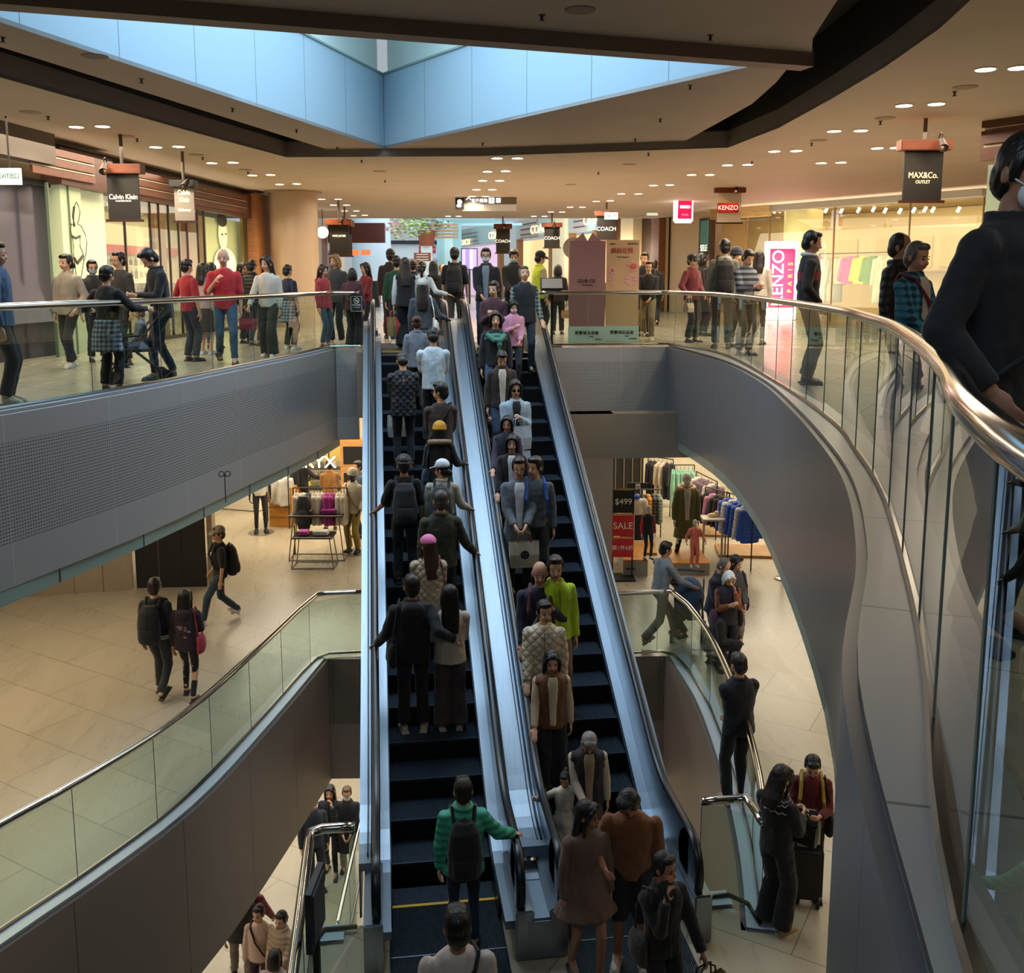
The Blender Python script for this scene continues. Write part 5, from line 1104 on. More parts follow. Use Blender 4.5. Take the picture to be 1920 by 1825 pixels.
esc_person('man in black cap and black t-shirt holding the rubber rail on the rising escalator',0,757,853,1.80,f=180,hair='short:#121010',top='tee:#15171b',bot='trousers:#24262a',acc=('capback:#1b1d20',),arms='rd',skin='#b98a70',bags=(('backpack','#202327','large charcoal backpack worn by the man in the black cap'),))
esc_person('man in olive green jacket with greying hair, hand on the rubber rail',0,826,918,1.76,f=180,hair='thin:#3a3634',top='jacket:#2b3022',bot='trousers:#1c1f20',arms='dr',w_=1.08)
esc_person('woman in pink cap and cream quilted puffer jacket with long brown hair',0,803,1004,1.66,f=176,turn=30,hair='vlong:#3a241c',top='quilt:#b9ab94',bot='jeans:#23262c',acc=('cap:#e27ab0',),arms='ff',bags=(('side','#7a3a3c','wine red shoulder bag of the woman in the pink cap',-1),))
esc_person('man in black hoodie and vest with one arm around the woman beside him',0,772,1076,1.86,f=182,hair='short:#1a1614',top='hoodie:#0d0f13',bot='trousers:#0b0c0f',shoe='#c9b8a4',acc=('hood:#25262a',),arms=('r',(-.42,.12,1.03)),skin='#b98a70',w_=1.08,bags=(('side','#101317','black shoulder bag of the man in the black hoodie',1),))
esc_person('woman with long black hair, cream jacket and brown wide trousers, back turned',0,843,1096,1.68,f=180,hair='vlong:#171112',top='jacket:#b7a998',bot='wide:#4c3b39',shoe='#c2b09c',arms='ff')
esc_person('person in teal puffer jacket stepping onto the rising escalator, hand on rail',0,868,1457,1.72,f=178,hair='short:#14110f',top='puffer:#3aa288',bot='slim:#1b2c44',arms='dr',acc=('mask:#c9a184',),bags=(('backpack','#0a0c10','big black backpack worn by the person in the teal puffer jacket'),))
esc_person('woman with bear-ear beanie and grey cardigan at the top of the rising escalator',0,792,524,1.66,f=176,hair='vlong:#1d1513',top='sweater:#3e464c',bot='skirt:#3c4248',acc=('ears:#b8b8ae',),arms='dR',bags=(('side','#e4ddd2','small white-strapped bag of the woman in the bear-ear beanie',-1),))
# ---- riding down (facing the viewer)
esc_person('man in face mask, glasses, black bomber jacket and grey t-shirt',1,911,464,1.9,f=-8,top='jacket:#15171c',inner='#7c838a',bot='jeans:#28303c',acc=('mask','glasses'),arms='df')
esc_person('older person in black puffer vest with plaid sleeves looking up',1,984,498,1.8,f=4,nod=-16,hair='tied:#5a534e',top='vest:#1b1f24:#56605c',inner='plaid',bot='jeans:#2a3648',arms='rd')
esc_person('young woman in maroon zip jacket looking down at the top of the descending escalator',1,926,527,1.72,f=-12,turn=-20,hair='tied:#181212',top='jacket:#42202a',bot='trousers:#1a1a20',arms='hh')
esc_person('girl with face mask and long hair in pink jacket',1,962,562,1.52,f=6,nod=20,hair='long:#171111',top='jacket:#c98aa0',bot='jeans:#2a3040',acc=('mask:#d8c8d8',),arms='fh')
esc_person('woman in black sweater and jeans with green scarf tied over her shoulders',1,929,583,1.74,f=-2,hair='bob:#141010',top='sweater:#121317',bot='jeans:#3d5f86',acc=('scarf:#3f7a68',),arms='dd',bags=(('paper','#a8804e','brown paper bag with a red printed mark next to the woman in the green scarf',1),))
esc_person('woman in dark brown fleece jacket looking down at her hands',1,940,655,1.74,f=2,nod=30,hair='tied:#171211',top='jacket:#2c1f1c',inner='#c9c0b4',bot='jeans:#31445e',arms='dd')
esc_person('woman in sunglasses and pale denim jacket carrying white bags',1,966,712,1.76,f=4,hair='long:#241a18',top='jacket:#93a9b8',inner='#14151a',bot='jeans:#1a1d24',acc=('sunglasses',),arms='hf',bags=(('tote','#bfcdd8','white plastic shopping bag with blue printed letter held by woman in sunglasses',-1,0),('tote','#aebccb','second white shopping bag behind the printed one',1,20)))
esc_person('woman in glasses and navy puffer vest by the rubber rail',1,921,780,1.5,f=-14,hair='bob:#1d1615',top='vest:#1c2233:#4a3c54',bot='jeans:#22262e',acc=('glasses',),arms='dr')
esc_person('girl in black dress with big white collar and long dark hair',1,940,816,1.6,f=-8,hair='long:#15100f',top='long:#0f1014',inner='#c9ccd0',bot='tights:#15161a',arms='dr',skin='#c99a80')
esc_person('woman in long grey coat and white turtleneck holding a canvas tote',1,960,857,1.80,f=-4,hair='tied:#1d1413',top='coat:#59616b',inner='#c8cbd0',bot='slim:#101116',shoe='#d8dadc',acc=('glasses',),arms='ff',bags=(('tote','#b5aa98','canvas tote bag with brown handles and a black printed drawing',1,5,'#7a4a30'),))
esc_person('young man in grey sweater looking aside, blue and white backpack on',1,1004,856,1.74,f=-2,turn=-45,hair='thick:#12100f',top='sweater:#4c545c',bot='trousers:#101216',arms='dd',bags=(('backpack','#1f4f9c','bright blue and white backpack on the man in the grey sweater'),))
esc_person('bald man in navy sweater with hand on the rail and a beige strap',1,1012,1053,1.78,f=-6,nod=10,hair='bald',top='sweater:#141a30',bot='trousers:#20222a',arms='sr',w_=1.14,acc=('strap:#8c7a66:1',),skin='#c08f74',bags=(('backpack','#4a1c28','wine red backpack behind the bald man in the navy sweater'),))
esc_person('young man in neon yellow-green jacket and khaki trousers behind the bald man',1,1042,1042,1.76,f=10,turn=-15,hair='thick:#12100f',top='jacket:#a8c41c',bot='trousers:#7a6450',arms='dd')
esc_person('woman with short hair in cream quilted jacket, one hand on the rail',1,1006,1126,1.70,f=-8,turn=20,hair='tied:#151010',top='quilt:#cdbfa4',bot='trousers:#4a4448',arms='dr',w_=1.05)
esc_person('woman with straight black hair in brown and cream fleece vest over cream sweater',1,1028,1219,1.74,f=-2,nod=14,hair='long:#100c0c',top='vest:#6a4426:#c2ab90',inner='#cdbba0',bot='wide:#0b0c10',arms='dr')
esc_person('elderly woman with grey hair, white sweater and dark vest, bending her head down',1,1103,1360,1.64,f=-4,nod=48,hair='short:#8f8a88',top='vest:#241c22:#c9bba8',inner='#a48c70',bot='skirt:#5a4644',arms='df')
esc_person('small girl in white dress holding the rubber rail with outstretched arm',1,1047,1446,1.12,f=-10,nod=20,turn=-10,hair='bun:#171110',top='dress:#cfc6b2',bot='tights:#c2b29c',shoe='#16161a',arms=('d',(-.48,-.1,1.28)),skin='#c99a80')
# ---- foot of the escalators
lv('man in brown t-shirt and black shorts embracing the woman with long hair',Z2,1186,1456,1.78,f=-14,turn=-30,nod=36,hair='thick:#100d0d',top='tee:#7a4a24',bot='shorts:#0e0f12',shoe='#b3aa98',arms=('d',(-.22,-.34,1.16)),skin='#a8765a',w_=1.18,lean=8,acc=())
lv('woman with long black hair in taupe shirt dress and ankle boots, smiling to the side',Z2,1101,1502,1.64,f=8,turn=50,hair='vlong:#0f0b0c',top='dress:#6c5344',bot='none',shoe='#4a3a32',arms='dd',walk=.22,skin='#a87860')
lv('person in black with orange face mask talking on a phone, hand raised',Z2,1246,1600,1.6,f=14,turn=30,hair='short:#0f0d0d',top='jacket:#0d0d10',bot='trousers:#0a0b0e',acc=('omask',),arms='wu',skin='#a87860',bags=(('phone','#111','phone held to the ear of the person with the orange mask',-1),('tote','#b08c58','beige bag with big black dots held by the person on the phone',1,10,'#14120f'),('side','#2a2420','dark crossbody bag on the hip of the person on the phone',-1)))
lv('man in white t-shirt seen from behind at the foot of the escalators',Z2,857,1702,1.84,f=180,hair='thick:#0c0a0a',top='tee:#c9b8ac',bot='shorts:#2a2c34',arms='dd',w_=1.14,skin='#a8765a',acc=('strap:#101012',))
# ---- middle floor, left
lv('man in trucker cap and black t-shirt with white round print, walking left',Z2,408,981,1.8,f=-72,turn=10,hair='short:#2a201a',top='tee:#121214',bot='jeans:#27384a',shoe='#cfcac0',arms='dk',walk=.62,acc=('cap:#8c8268','disc:#d8d8d4'),skin='#c9967a',w_=1.05,bags=(('backpack','#101113','black backpack on the man in the trucker cap'),))
lv('man in black sweater with white stripes at the hem, walking away with a backpack',Z2,289,1080,1.84,f=165,turn=10,hair='short:#2b2220',top='sweater:#14151a',bot='jeans:#2a2e30',shoe='#22201f',arms='dd',walk=.35,acc=('hemband:#c8c4bc',),bags=(('backpack','#15171a','black square backpack worn by the man with white-striped hem'),))
lv('woman in dark plum hoodie and black leggings, back turned',Z2,346,1104,1.66,f=172,hair='long:#1c1413',top='hoodie:#2a1c24',bot='tights:#101114',shoe='#2a2426',arms='dp',walk=.28,acc=('hood','backprint:#8a6a70'),bags=(('side','#a02430','small red bag at the side of the woman in the plum hoodie',-1),))
lv('shopper in black jacket by the shoe shelves holding a yellow item',Z2,566,846,1.8,f=120,hair='short:#15110f',top='jacket:#15171c',bot='trousers:#101116',arms='oo',bags=(('backpack','#121316','black backpack of the shopper by the shoe shelves'),))
lv('shopper trying on a camel and black jacket inside the store',Z2,617,862,1.74,f=190,hair='short:#2a1c14',top='jacket:#9a6a30',bot='trousers:#15161a',arms='hh')
lv('man in grey jacket at the right side of the outdoor clothing store',Z2,670,864,1.84,f=-60,hair='short:#17120f',top='jacket:#4a5460',bot='trousers:#2a3040',arms='hh')
# ---- middle floor, right
lv('man in light grey sweater and khaki trousers pushing forward, mid-stride',Z2,1240,1006,1.82,f=110,turn=-10,hair='short:#14100f',top='sweater:#7e868c',bot='trousers:#6b5c4c',shoe='#9a9a98',arms='oo',walk=.75,lean=8,skin='#c08f74')
lv('grey-haired man in dark navy jacket bending over behind the white-haired woman',Z2,1342,1040,1.76,f=40,nod=24,hair='thin:#55504c',top='jacket:#20242c',bot='trousers:#22242a',arms='ff',lean=10)
lv('woman with dark bob and grey coat looking down beside the white-haired woman',Z2,1378,1040,1.68,f=10,turn=30,nod=16,hair='bob:#14100f',top='coat:#4a484c',bot='trousers:#8a8a90',arms='ff',bags=(('side','#2c1c44','purple shopping bag of the woman with the dark bob',1),))
lv('white-haired woman with orange sleeves and dark vest, hand at her chin',Z2,1366,1068,1.62,f=0,nod=28,hair='bob:#d8d8d6',top='vest:#241f2c:#8a4c24',bot='trousers:#15161a',arms='uh',bags=(('side','#35202a','patterned bag at the hip of the white-haired woman',1),('side','#451d35','plum quilted bag carried by the white-haired woman',-1)))
lv('person in black crouching by the curved chrome rail',Z2,1297,1094,1.66,f=-70,nod=30,lean=25,sit=2,hd=.78,hair='short:#121010',top='jacket:#101115',bot='trousers:#101115',arms='ff',legs=((.12,-.22,0),(-.12,-.18,0)))
lv('man in black squatting against the glass balustrade looking at his phone',Z2,1335,1146,1.74,f=70,nod=26,lean=18,sit=2,hd=.80,hair='short:#17120f',top='jacket:#111216',bot='trousers:#101115',arms='pp',legs=((.13,-.34,0),(-.12,-.26,0)),bags=(('phone','#111','phone held by the man squatting against the glass balustrade'),))
lv('man in navy jacket leaning on the curved chrome rail, back turned',Z2,1389,1226,1.82,f=-170,hair='buzz:#2a2725',top='jacket:#0d1420',bot='trousers:#101115',shoe='#8a8078',arms='cf',w_=1.08,nod=8,lean=3)
lv('woman in black nordic-pattern sweater and long black skirt, looking at a phone',Z2,1462,1436,1.64,f=120,nod=24,hair='long:#1c1412',top='sweater:#111318',bot='wide:#0d0e12',shoe='#b59c6c',arms='pp',w_=1.05,acc=('yoke:#b8bcc4',),bags=(('phone','#111','lit phone in the hands of the woman in the nordic sweater'),('hbag','#0e0f13','small black handbag on the woman in the nordic sweater',-1),))
lv('woman in dark red sweater with yellow backpack straps, looking at her phone',Z2,1524,1408,1.52,f=-20,nod=34,hair='tied:#141010',top='sweater:#5c1218',bot='slim:#101115',shoe='#17151a',arms='pp',bags=(('phone','#111','phone in the hands of the woman in the dark red sweater'),('side','#15161a','black bag at the side of the woman in the red sweater',1),('backpack','#b0923a','yellow-strapped backpack worn by the woman in the red sweater')))
# ---- lowest floor
lv('woman in black plaid shirt with hand at her mouth, on the lowest floor',Z1,618,1472,1.72,f=-10,hair='long:#15100f',top='plaid:#1c2026',bot='slim:#15161a',arms='ud',walk=.25)
lv('woman in long black coat, white trousers and face mask, on the lowest floor',Z1,650,1474,1.72,f=-2,hair='tied:#5c4028',top='coat:#14161a',bot='trousers:#b8b2a8',arms='ff',walk=.3,acc=('mask','glasses'))
lv('person in dark blue jacket partly hidden by the taupe fascia',Z1,586,1492,1.8,f=20,top='jacket:#1a2434',bot='trousers:#1a2030',arms='dd')
lv('person in raspberry puffer jacket walking away on the lowest floor',Z1,468,1640,1.68,f=160,hair='tied:#171110',top='puffer:#7c1c34',bot='trousers:#3a3c44',arms='vw',walk=.3)
lv('person in khaki trousers walking beside the raspberry puffer jacket',Z1,446,1652,1.74,f=190,hair='short:#2a1e18',top='jacket:#25241f',bot='trousers:#6e604c',arms='dd',walk=.55)
lv('smiling woman in pale pink turtleneck sweater and wine red trousers',Z1,484,1697,1.70,f=-10,turn=-15,hair='tied:#15100f',top='sweater:#cba892',bot='slim:#3a1420',arms='dd',walk=.25,acc=('strap:#2a1c1a',))
lv('woman in beige jacket beside the pale pink sweater on the lowest floor',Z1,526,1710,1.68,f=-30,hair='tied:#15100f',top='puffer:#b69a7c',bot='trousers:#3a3a2c',arms='ff')
lv('person with dark hair at the bottom edge beside the chrome rail, pink sweater',Z1,514,1782,1.66,f=170,hair='bob:#1a1110',top='sweater:#c2a094',bot='trousers:#333',arms='dd')
# ---- upper floor, left side
up('person in blue denim jacket walking at the near end of the curved glass balustrade',-4,10.3,452,f=100,hair='short:#15110f',top='jacket:#3a5470',bot='trousers:#14161a',arms='dd',shoe='#b8b8b4')
up('woman in brown hoodie with bun walking away near the glossy panel',78,17.0,488,f=160,hair='tied:#171110',top='hoodie:#7a6650',bot='slim:#1a1b22',arms='dd',acc=('hood',),shoe='#b8b0a4')
up('woman in light grey-beige hoodie with black trousers walking behind the glass',125,14.6,474,f=-22,turn=-10,hair='tied:#171110',top='hoodie:#9a8f80',bot='trousers:#15161b',arms='kd',walk=.3,shoe='#cfcac2')
up('person in face mask and glasses with black jacket behind the boy',174,15.6,487,f=30,hair='short:#15110f',top='jacket:#1a1a1d',bot='trousers:#1a1b20',acc=('mask:#9ab8c8','glasses'),arms='dd')
up('boy in black top with plaid shirt tied round his waist leaning on the chrome rail',197,11.45,497,f=165,turn=-15,hair='short:#120f0e',top='sweater:#101116',bot='trousers:#15151a',arms=((.42,-.25,1.12),(-.42,-.28,1.14)),acc=('shirtwaist',),shoe='#3c3c40',lean=4)
up('man in glasses and dark olive sweater with shoulder strap smiling',224,15.0,471,f=-30,turn=-15,hair='short:#15110f',top='sweater:#35322c',bot='trousers:#16161a',acc=('glasses',),arms='dd',shoe='#2a2a2a')
up('young man in black shirt looking at a phone held over the chrome rail',300,12.9,459,f=-60,nod=38,hair='thick:#121010',top='shirt:#0e0f13',bot='jeans:#1a2433',arms='pp',shoe='#4a4a4c',walk=.3,lean=6,bags=(('phone','#111','black phone held over the chrome rail by the young man in black'),))
up('person in red top behind the man in the black shirt',352,15.6,485,f=140,hair='short:#1a1311',top='tee:#a02028',bot='trousers:#333844',arms='rd')
up('woman with long black hair and pale pink cardigan, walking away',381,17,493,f=150,hair='long:#15100f',top='sweater:#b39a94',bot='skirt:#3a302c',arms='dd',shoe='#b8b8b8')
up('bald man in red vest and red t-shirt holding a hand to his chest',420,15.1,463,f=10,turn=-12,hair='bald',top='tee:#b02228',bot='jeans:#35506a',shoe='#2b2b2e',arms='ds',walk=.45,w_=1.1,skin='#cf9f82')
up('woman with long black hair behind the bald man in red',396,18.5,492,f=170,hair='long:#15100f',top='jacket:#7a6c66',bot='jeans:#2c3a4c',arms='dd')
up('woman with short dark hair in black coat left of the woman in white',455,20,492,f=60,hair='bob:#15100f',top='jacket:#1c1b1c',bot='trousers:#1c1b20',arms='dd')
up('man in black puffer jacket behind the woman in white',474,19.2,487,f=150,hair='short:#15110f',top='puffer:#17181c',bot='jeans:#28384c',arms='dd')
up('woman in white knit top and wide dark trousers carrying a red bag',501,16.4,479,f=-12,turn=-25,hair='long:#221813',top='sweater:#c2bbae',bot='wide:#2a2a22',shoe='#d0ccc4',arms='dw',walk=.25,bags=(('hbag','#7c2430','dark red handbag carried by the woman in the white knit top',-1),))
up('child in navy shirt with camouflage wrap beside the round column',540,18.3,496,f=140,hair='short:#12100f',top='tee:#1c2438',bot='trousers:#25261f',arms='dd',shoe='#c8c8c4',acc=('shirtwaist',))
up('woman in coral red hoodie and jeans by the end of the rail',606,18.9,496,f=60,hair='long:#1a1211',top='hoodie:#a83a40',bot='jeans:#44586a',shoe='#6a4a38',arms='dd',acc=('hood',))
up('person with blond hair and grey hoodie behind the coral red hoodie',629,19.6,477,f=-20,turn=-20,hair='bob:#8a6a40',top='hoodie:#3f3d3c',bot='trousers:#15161a',shoe='#c8c4bc',arms='dd')
up('woman in maroon jacket and wide black trousers by the no smoking sign',661,18.6,503,f=160,turn=20,hair='bob:#151010',top='jacket:#4a2430',bot='wide:#121216',shoe='#c8c4bc',arms='dd')
up('woman in dark red sweater talking, in front of the far column',685,19.8,492,f=-60,hair='long:#14100f',top='sweater:#7a1820',bot='trousers:#14151a',arms='ff')
up('tall man in brown-black jacket in the crowd above the rising escalator',733,21.5,466,f=175,hair='thick:#100e0e',top='jacket:#2a221c',bot='trousers:#16161a',arms='dd')
up('person in dark green sweater in the crowd above the rising escalator',744,19.8,479,f=178,hair='short:#120f0f',top='sweater:#1f4a34',bot='jeans:#1d2638',arms='dd',shoe='#d0ccc4')
up('woman with very long hair in black pinafore and white sleeves holding two bags',760,18.3,483,f=182,hair='vlong:#2a1f20',top='vest:#101116:#c8ccd0',bot='wide:#0f1016',arms='db',bags=(('paper','#b23428','red paper bag of the woman in the black pinafore',1),('paper','#a88a58','tan paper bag beside the red one',1,60)))
up('woman in cream cap and white blouse in the crowd above the escalators',791,19.2,490,f=176,hair='pony:#1b1312',top='shirt:#c8ccce',bot='jeans:#2a3040',acc=('capback:#b5ab90',),arms='dR')
up('person in dark cap in the crowd behind the woman in the cream cap',775,22,487,f=175,hair='short:#171313',top='jacket:#1b1f2c',bot='trousers:#1a1a20',acc=('capback:#1b2030',),arms='dd')
up('woman with long black hair in black coat in the crowd',813,21,489,f=178,hair='long:#15100f',top='coat:#121215',bot='trousers:#121215',arms='dd')
up('man with receding hair far back in the crowd',830,24,495,f=10,hair='thin:#2a2422',top='jacket:#4a3a34',bot='trousers:#22222a',arms='dd')
up('tall man in black t-shirt and grey trousers with a black backpack',853,20.2,463,f=170,hair='short:#14100f',top='tee:#111216',bot='trousers:#5a564f',arms='dd',bags=(('backpack','#0f1013','black backpack on the tall man in grey trousers'),))
up('man in black hoodie and face mask looking down',963,20.8,466,f=-4,nod=26,hair='thick:#0f0d0d',top='hoodie:#121318',bot='trousers:#14151a',acc=('mask:#a8c4d4',),arms='ff')
up('worker in hi-vis vest and black cap turned to the side',1012,21,471,f=110,hair='short:#15110f',top='vest:#c8d83c:#b8ae98',bot='trousers:#25262c',acc=('cap:#16161a',),arms='dd',nod=14)
up('small dark figure behind the hi-vis worker',1046,23,496,f=170,hair='bob:#14100f',top='jacket:#1a1616',bot='trousers:#1a1a20',arms='dd',bags=(('hbag','#9a7a50','tan handbag carried by the dark figure behind the lectern',-1),))
up('woman half hidden behind the kraft-coloured display board, dark coat',1208,22.4,473,f=-30,hair='tied:#15100f',top='coat:#17181c',bot='trousers:#20242c',arms='dd')
up('woman in glasses and black top holding a beige coat',1216,21,487,f=-20,hair='tied:#14100f',top='sweater:#16161a',bot='trousers:#8c7a5c',arms='fw',acc=('glasses',),shoe='#d0ccc4',walk=.4,bags=(('paper','#8c7650','brown paper shopping bag beside the display boards',-1,0),))
up('man in dark suit walking away behind the woman in glasses',1227,27,485,f=160,hair='short:#15110f',top='jacket:#16181e',bot='trousers:#15161a',arms='dd',walk=.5)
# ---- upper floor, right side
up('person in dark red jacket and black cap at the right part of the rail',1298,20.3,476,f=30,hair='short:#15110f',top='jacket:#5c141c',bot='trousers:#25262c',arms='fg',acc=('cap:#15151a',),bags=(('hbag','#b0a08a','pale bag held by the person in the dark red jacket',-1),))
up('person in black behind the person in the dark red jacket',1318,22.5,474,f=100,hair='bob:#15110f',top='coat:#191a1d',bot='trousers:#1a1a20',arms='dd')
up('young man in pale grey hoodie with black backpack, back turned',1357,18.4,448,f=165,turn=10,hair='short:#14100f',top='hoodie:#6c6a60',bot='trousers:#22242a',arms='dd',acc=('hood:#8a887a',),bags=(('backpack','#0e0f12','black backpack on the young man in the pale grey hoodie'),))
up('person in dark knit hat between the grey hoodie and the striped jacket',1380,19,465,f=20,hair='short:#14100f',top='jacket:#1a1d26',bot='trousers:#1a1d26',acc=('beanie:#1b2234',),arms='dd')
up('person in grey and navy striped jacket looking down at a phone',1398,16.8,466,f=20,nod=32,hair='short:#14100f',top='stripe:#4a4e58',bot='trousers:#3a3632',arms='pp',shoe='#202024',bags=(('phone','#111','phone held by the person in the striped jacket'),))
up('woman with long dark hair and pale blouse facing the glowing lightbox',1422,19.6,470,f=150,hair='long:#1c1413',top='sweater:#b6aea4',bot='tights:#1a1a20',arms='dd')
up('man in black and red rugby shirt with number 67 standing sideways at the rail',1518,12.25,431,f=72,nod=14,hair='short:#15110f',top='sweater:#171014',bot='trousers:#5f5546',shoe='#2a2726',arms='kk',skin='#c08f74',w_=1.05,acc=('collar:#c8ccd0','band:#7c1c22'))
up('man in glasses and black puffer jacket over a white t-shirt',1686,9.3,436,f=35,turn=15,hair='thin:#2b2624',top='puffer:#121317',inner='#d0ccc6',bot='trousers:#1c1d22',acc=('glasses',),arms='dd',skin='#b98a70')
up('short-haired person in teal plaid jacket carrying a dark red pouch',1716,7.9,452,f=25,nod=12,hair='short:#5c5a58',top='plaid:#1f5066',inner='#b8b0a4',bot='jeans:#4a4844',arms='ff',skin='#c08f74',acc=('strap:#6c1a2c',),bags=(('hbag','#6c1828','dark red pouch held by the person in the teal plaid jacket',1),('tote','#17307c','royal blue bag beside the teal plaid jacket',1,30)))
# the man at the rail close to the viewer
q=W(1.77,3.5); person('man in white face mask, black t-shirt and charcoal jacket close by behind the chrome rail',(q.x,q.y,0),f=28,H=1.86,turn=-14,nod=14,hair='short:#141110',top='jacket:#17181c',inner='#0c0c0e',bot='trousers:#101115',arms='kk',acc=('mask:#dde0e2','strap:#0c0d10:1'),w_=1.14,skin='#a87860',lean=4)
# ---------------------------------------------------------------- middle floor: walls and shops
a=P(-200,1134,Z2); b=P(250,1103.5,Z2); wall('wall_stone',a,b,Z2,Z3-1.2,mat('#9a8c78',.4,0,'stone'),.2)
e=empty('shutter_door',(0,0,0),0,'black panelled shutter on the middle floor behind the man in the trucker cap','shutter')
A_,B_=P(257,1102,Z2),P(389,1099,Z2); d=(B_-A_); 
for i in range(3):
    c=A_+d*(i+.5)/3; boxo('panel',(c.x,c.y,Z2+1.7),(d.length/3-.02,.08,3.4),mat('#121110',.4),e,math.atan2(d.y,d.x))
wall('wall_stone_return',P(397,1099,Z2),P(402,1040,Z2),Z2,Z3-1.2,mat('#8a7c62',.5,0,'wood'),.1)
w0=W(-7.5,28.5); w1=W(-.3,27.6); wall('wall_store_left',w0,w1,Z2,Z3-1.2,mat('#ddd0ae',.6,0,'plaster'),.1)
area('outdoor_store_lamps',W(-4.2,24,-1.36),5,5,330,(1,.88,.68),(0,0,-YAW)); area('kids_store_lamps',W(5.5,24,-1.36),5,5,330,(1,.88,.68),(0,0,-YAW))
e=empty('brand_lettering',(0,0,0),0,'big glowing white brand letters hanging in front of the outdoor clothing store','sign')
q=Q(548,868,20.5); text("ARC'TERYX",q,.36,mat('#ffffff',.5,0,None,3),e,-YAW,sx=1.02); bm=bmesh.new()
for s_ in (-.8,.8): cyl(bm,q+rt*s_+Vector((0,0,.1)),q+rt*s_+Vector((0,0,-1.25-q.z)),.012)
obj('hanging_rod',bm,INK,e)
# wall shelves and picture
e=empty('shoe_shelves',(0,0,0),0,'cream wall shelves with shoes at the back of the outdoor clothing store','shelf')
for i,y_ in enumerate((878,897,915)):
    q=Q(603,y_,27.2); boxo('shelf_board',q,(1.2,.3,.04),mat('#4a4438',.6),e,-YAW)
q=Q(599,848,27.3); boxo('framed_picture',q,(1.3,.05,.5),mat('#d8c06a',.5),e,-YAW)
for i in range(9):
    q=Q(575+(i%3)*24,875+(i//3)*18.5,27.1)+Vector((0,0,.03)); bm=bmesh.new(); ell(bm,(0,0,.03),(.13,.05,.05)); ell(bm,(.06,0,.07),(.06,.045,.05)); box(bm,(0,0,.0),(.26,.09,.02)); o=obj('shoe',bm,mat(('#d8c43c','#5a6a58','#c8c4b8')[i%3],.6)); o.location=q; o.rotation_euler=(0,0,-YAW); tag(o,'small trainer on the back wall shelves of the outdoor clothing store','shoe','trainers on the back wall shelves')
q=Q(667,858,27.3); e=empty('wall_poster',(0,0,0),0,'snowy mountain picture panel beside the shoe shelves','picture'); boxo('panel',q,(.62,.05,.55),mat('#cfdce8',.4,0,None,.6),e,-YAW)
bm=bmesh.new(); 
for i in range(7): ell(bm,q+fr*.04+rt*random.uniform(-.22,.22)+Vector((0,0,random.uniform(-.16,.12))),(.05,.01,.02),n=8)
obj('rock_print',bm,mat('#5a6478',.6),e)
e=empty('display_cabinet',(0,0,0),0,'pale wooden cabinet with dark compartments under the mountain picture','cabinet'); q=Q(668,905,26.6); q.z=Z2
boxo('carcass',q+Vector((0,0,.8)),(.8,.4,1.6),mat('#c08a50',.5,0,'wood'),e,-YAW)
for z in (.4,1.15): boxo('compartment',q+Vector((0,0,z))+fr*.2,(.62,.03,.5),BLACK,e,-YAW)
bm=bmesh.new(); tube(bm,[(-.16,0,-.08),(0,0,0),(.16,0,-.08)],.006,5); tube(bm,[(0,0,0),(0,0,.05),(.02,0,.07),(.0,0,.09)],.004,5); HG=bpy.data.meshes.new('hanger'); bm.to_mesh(HG); bm.free(); HG.materials.append(INK)
def hangs(p0,p1,n,z,cols,label,group,me=GJ,ang=0,kind='cloth',sc=1,rail=True,legs=True,floorz=Z2):
    """clothes rail from p0 to p1 with garments hanging side-on"""
    d=(p1-p0); L_=d.length; an=math.atan2(d.y,d.x)
    if rail:
        e=empty('clothes_rail',(0,0,0),0,'clothes rail carrying the '+group,'clothes rail')
        bm=bmesh.new(); cyl(bm,Vector((p0.x,p0.y,z)),Vector((p1.x,p1.y,z)),.014); obj('bar',bm,mat('#3a3632',.4,.6),e)
        for p in (p0,p1):
            bm=bmesh.new(); cyl(bm,Vector((p.x,p.y,floorz)),Vector((p.x,p.y,z)),.014); obj('upright',bm,mat('#3a3632',.4,.6),e)
    for i in range(n):
        p=p0+d*((i+.5)/n); c=cols[i%len(cols)]
        r=empty('hanging_garment',Vector((p.x,p.y,z-.09)),an+R(90)+random.uniform(-.12,.12)+R(ang),label,'garment',group); r.scale=(sc,sc,sc)
        inst('cloth',me,mat(c,.85,0,kind),r,Matrix()); inst('hanger',HG,INK,r,Matrix())
# outdoor store
p0,p1=Q(551,960,20.6),Q(652,960,20.6); zr=Q(600,915,20.6).z
hangs(Vector((p0.x,p0.y,0)),Vector((p1.x,p1.y,0)),9,zr,['#c9c0ae','#d8d4c8','#3c3e44','#c4bcac','#d0cabc','#b03a90','#a83088','#d6d0c4','#cdc6b6'],'jacket hanging on the middle rail of the outdoor clothing store','grey and magenta jackets in the outdoor store',GJ,0)
e=empty('backpack',Q(568,920,20.3)-Vector((0,0,.55)),-YAW,'grey display backpack hanging at the end of the clothes rail','backpack'); bm=bmesh.new(); loft(bm,[((0,0,-.3),.13,.09),((0,-.02,0),.17,.12),((0,0,.3),.15,.1),((0,0,.42),.1,.06)],16); o=obj('bag_body',bm,mat('#2d3036',.6,0,'cloth'),e); rem(o,.015,2); bm=bmesh.new(); ell(bm,(0,-.1,.0),(.12,.06,.16)); obj('pocket',bm,mat('#3a3e44',.6,0,'cloth'),e,True)
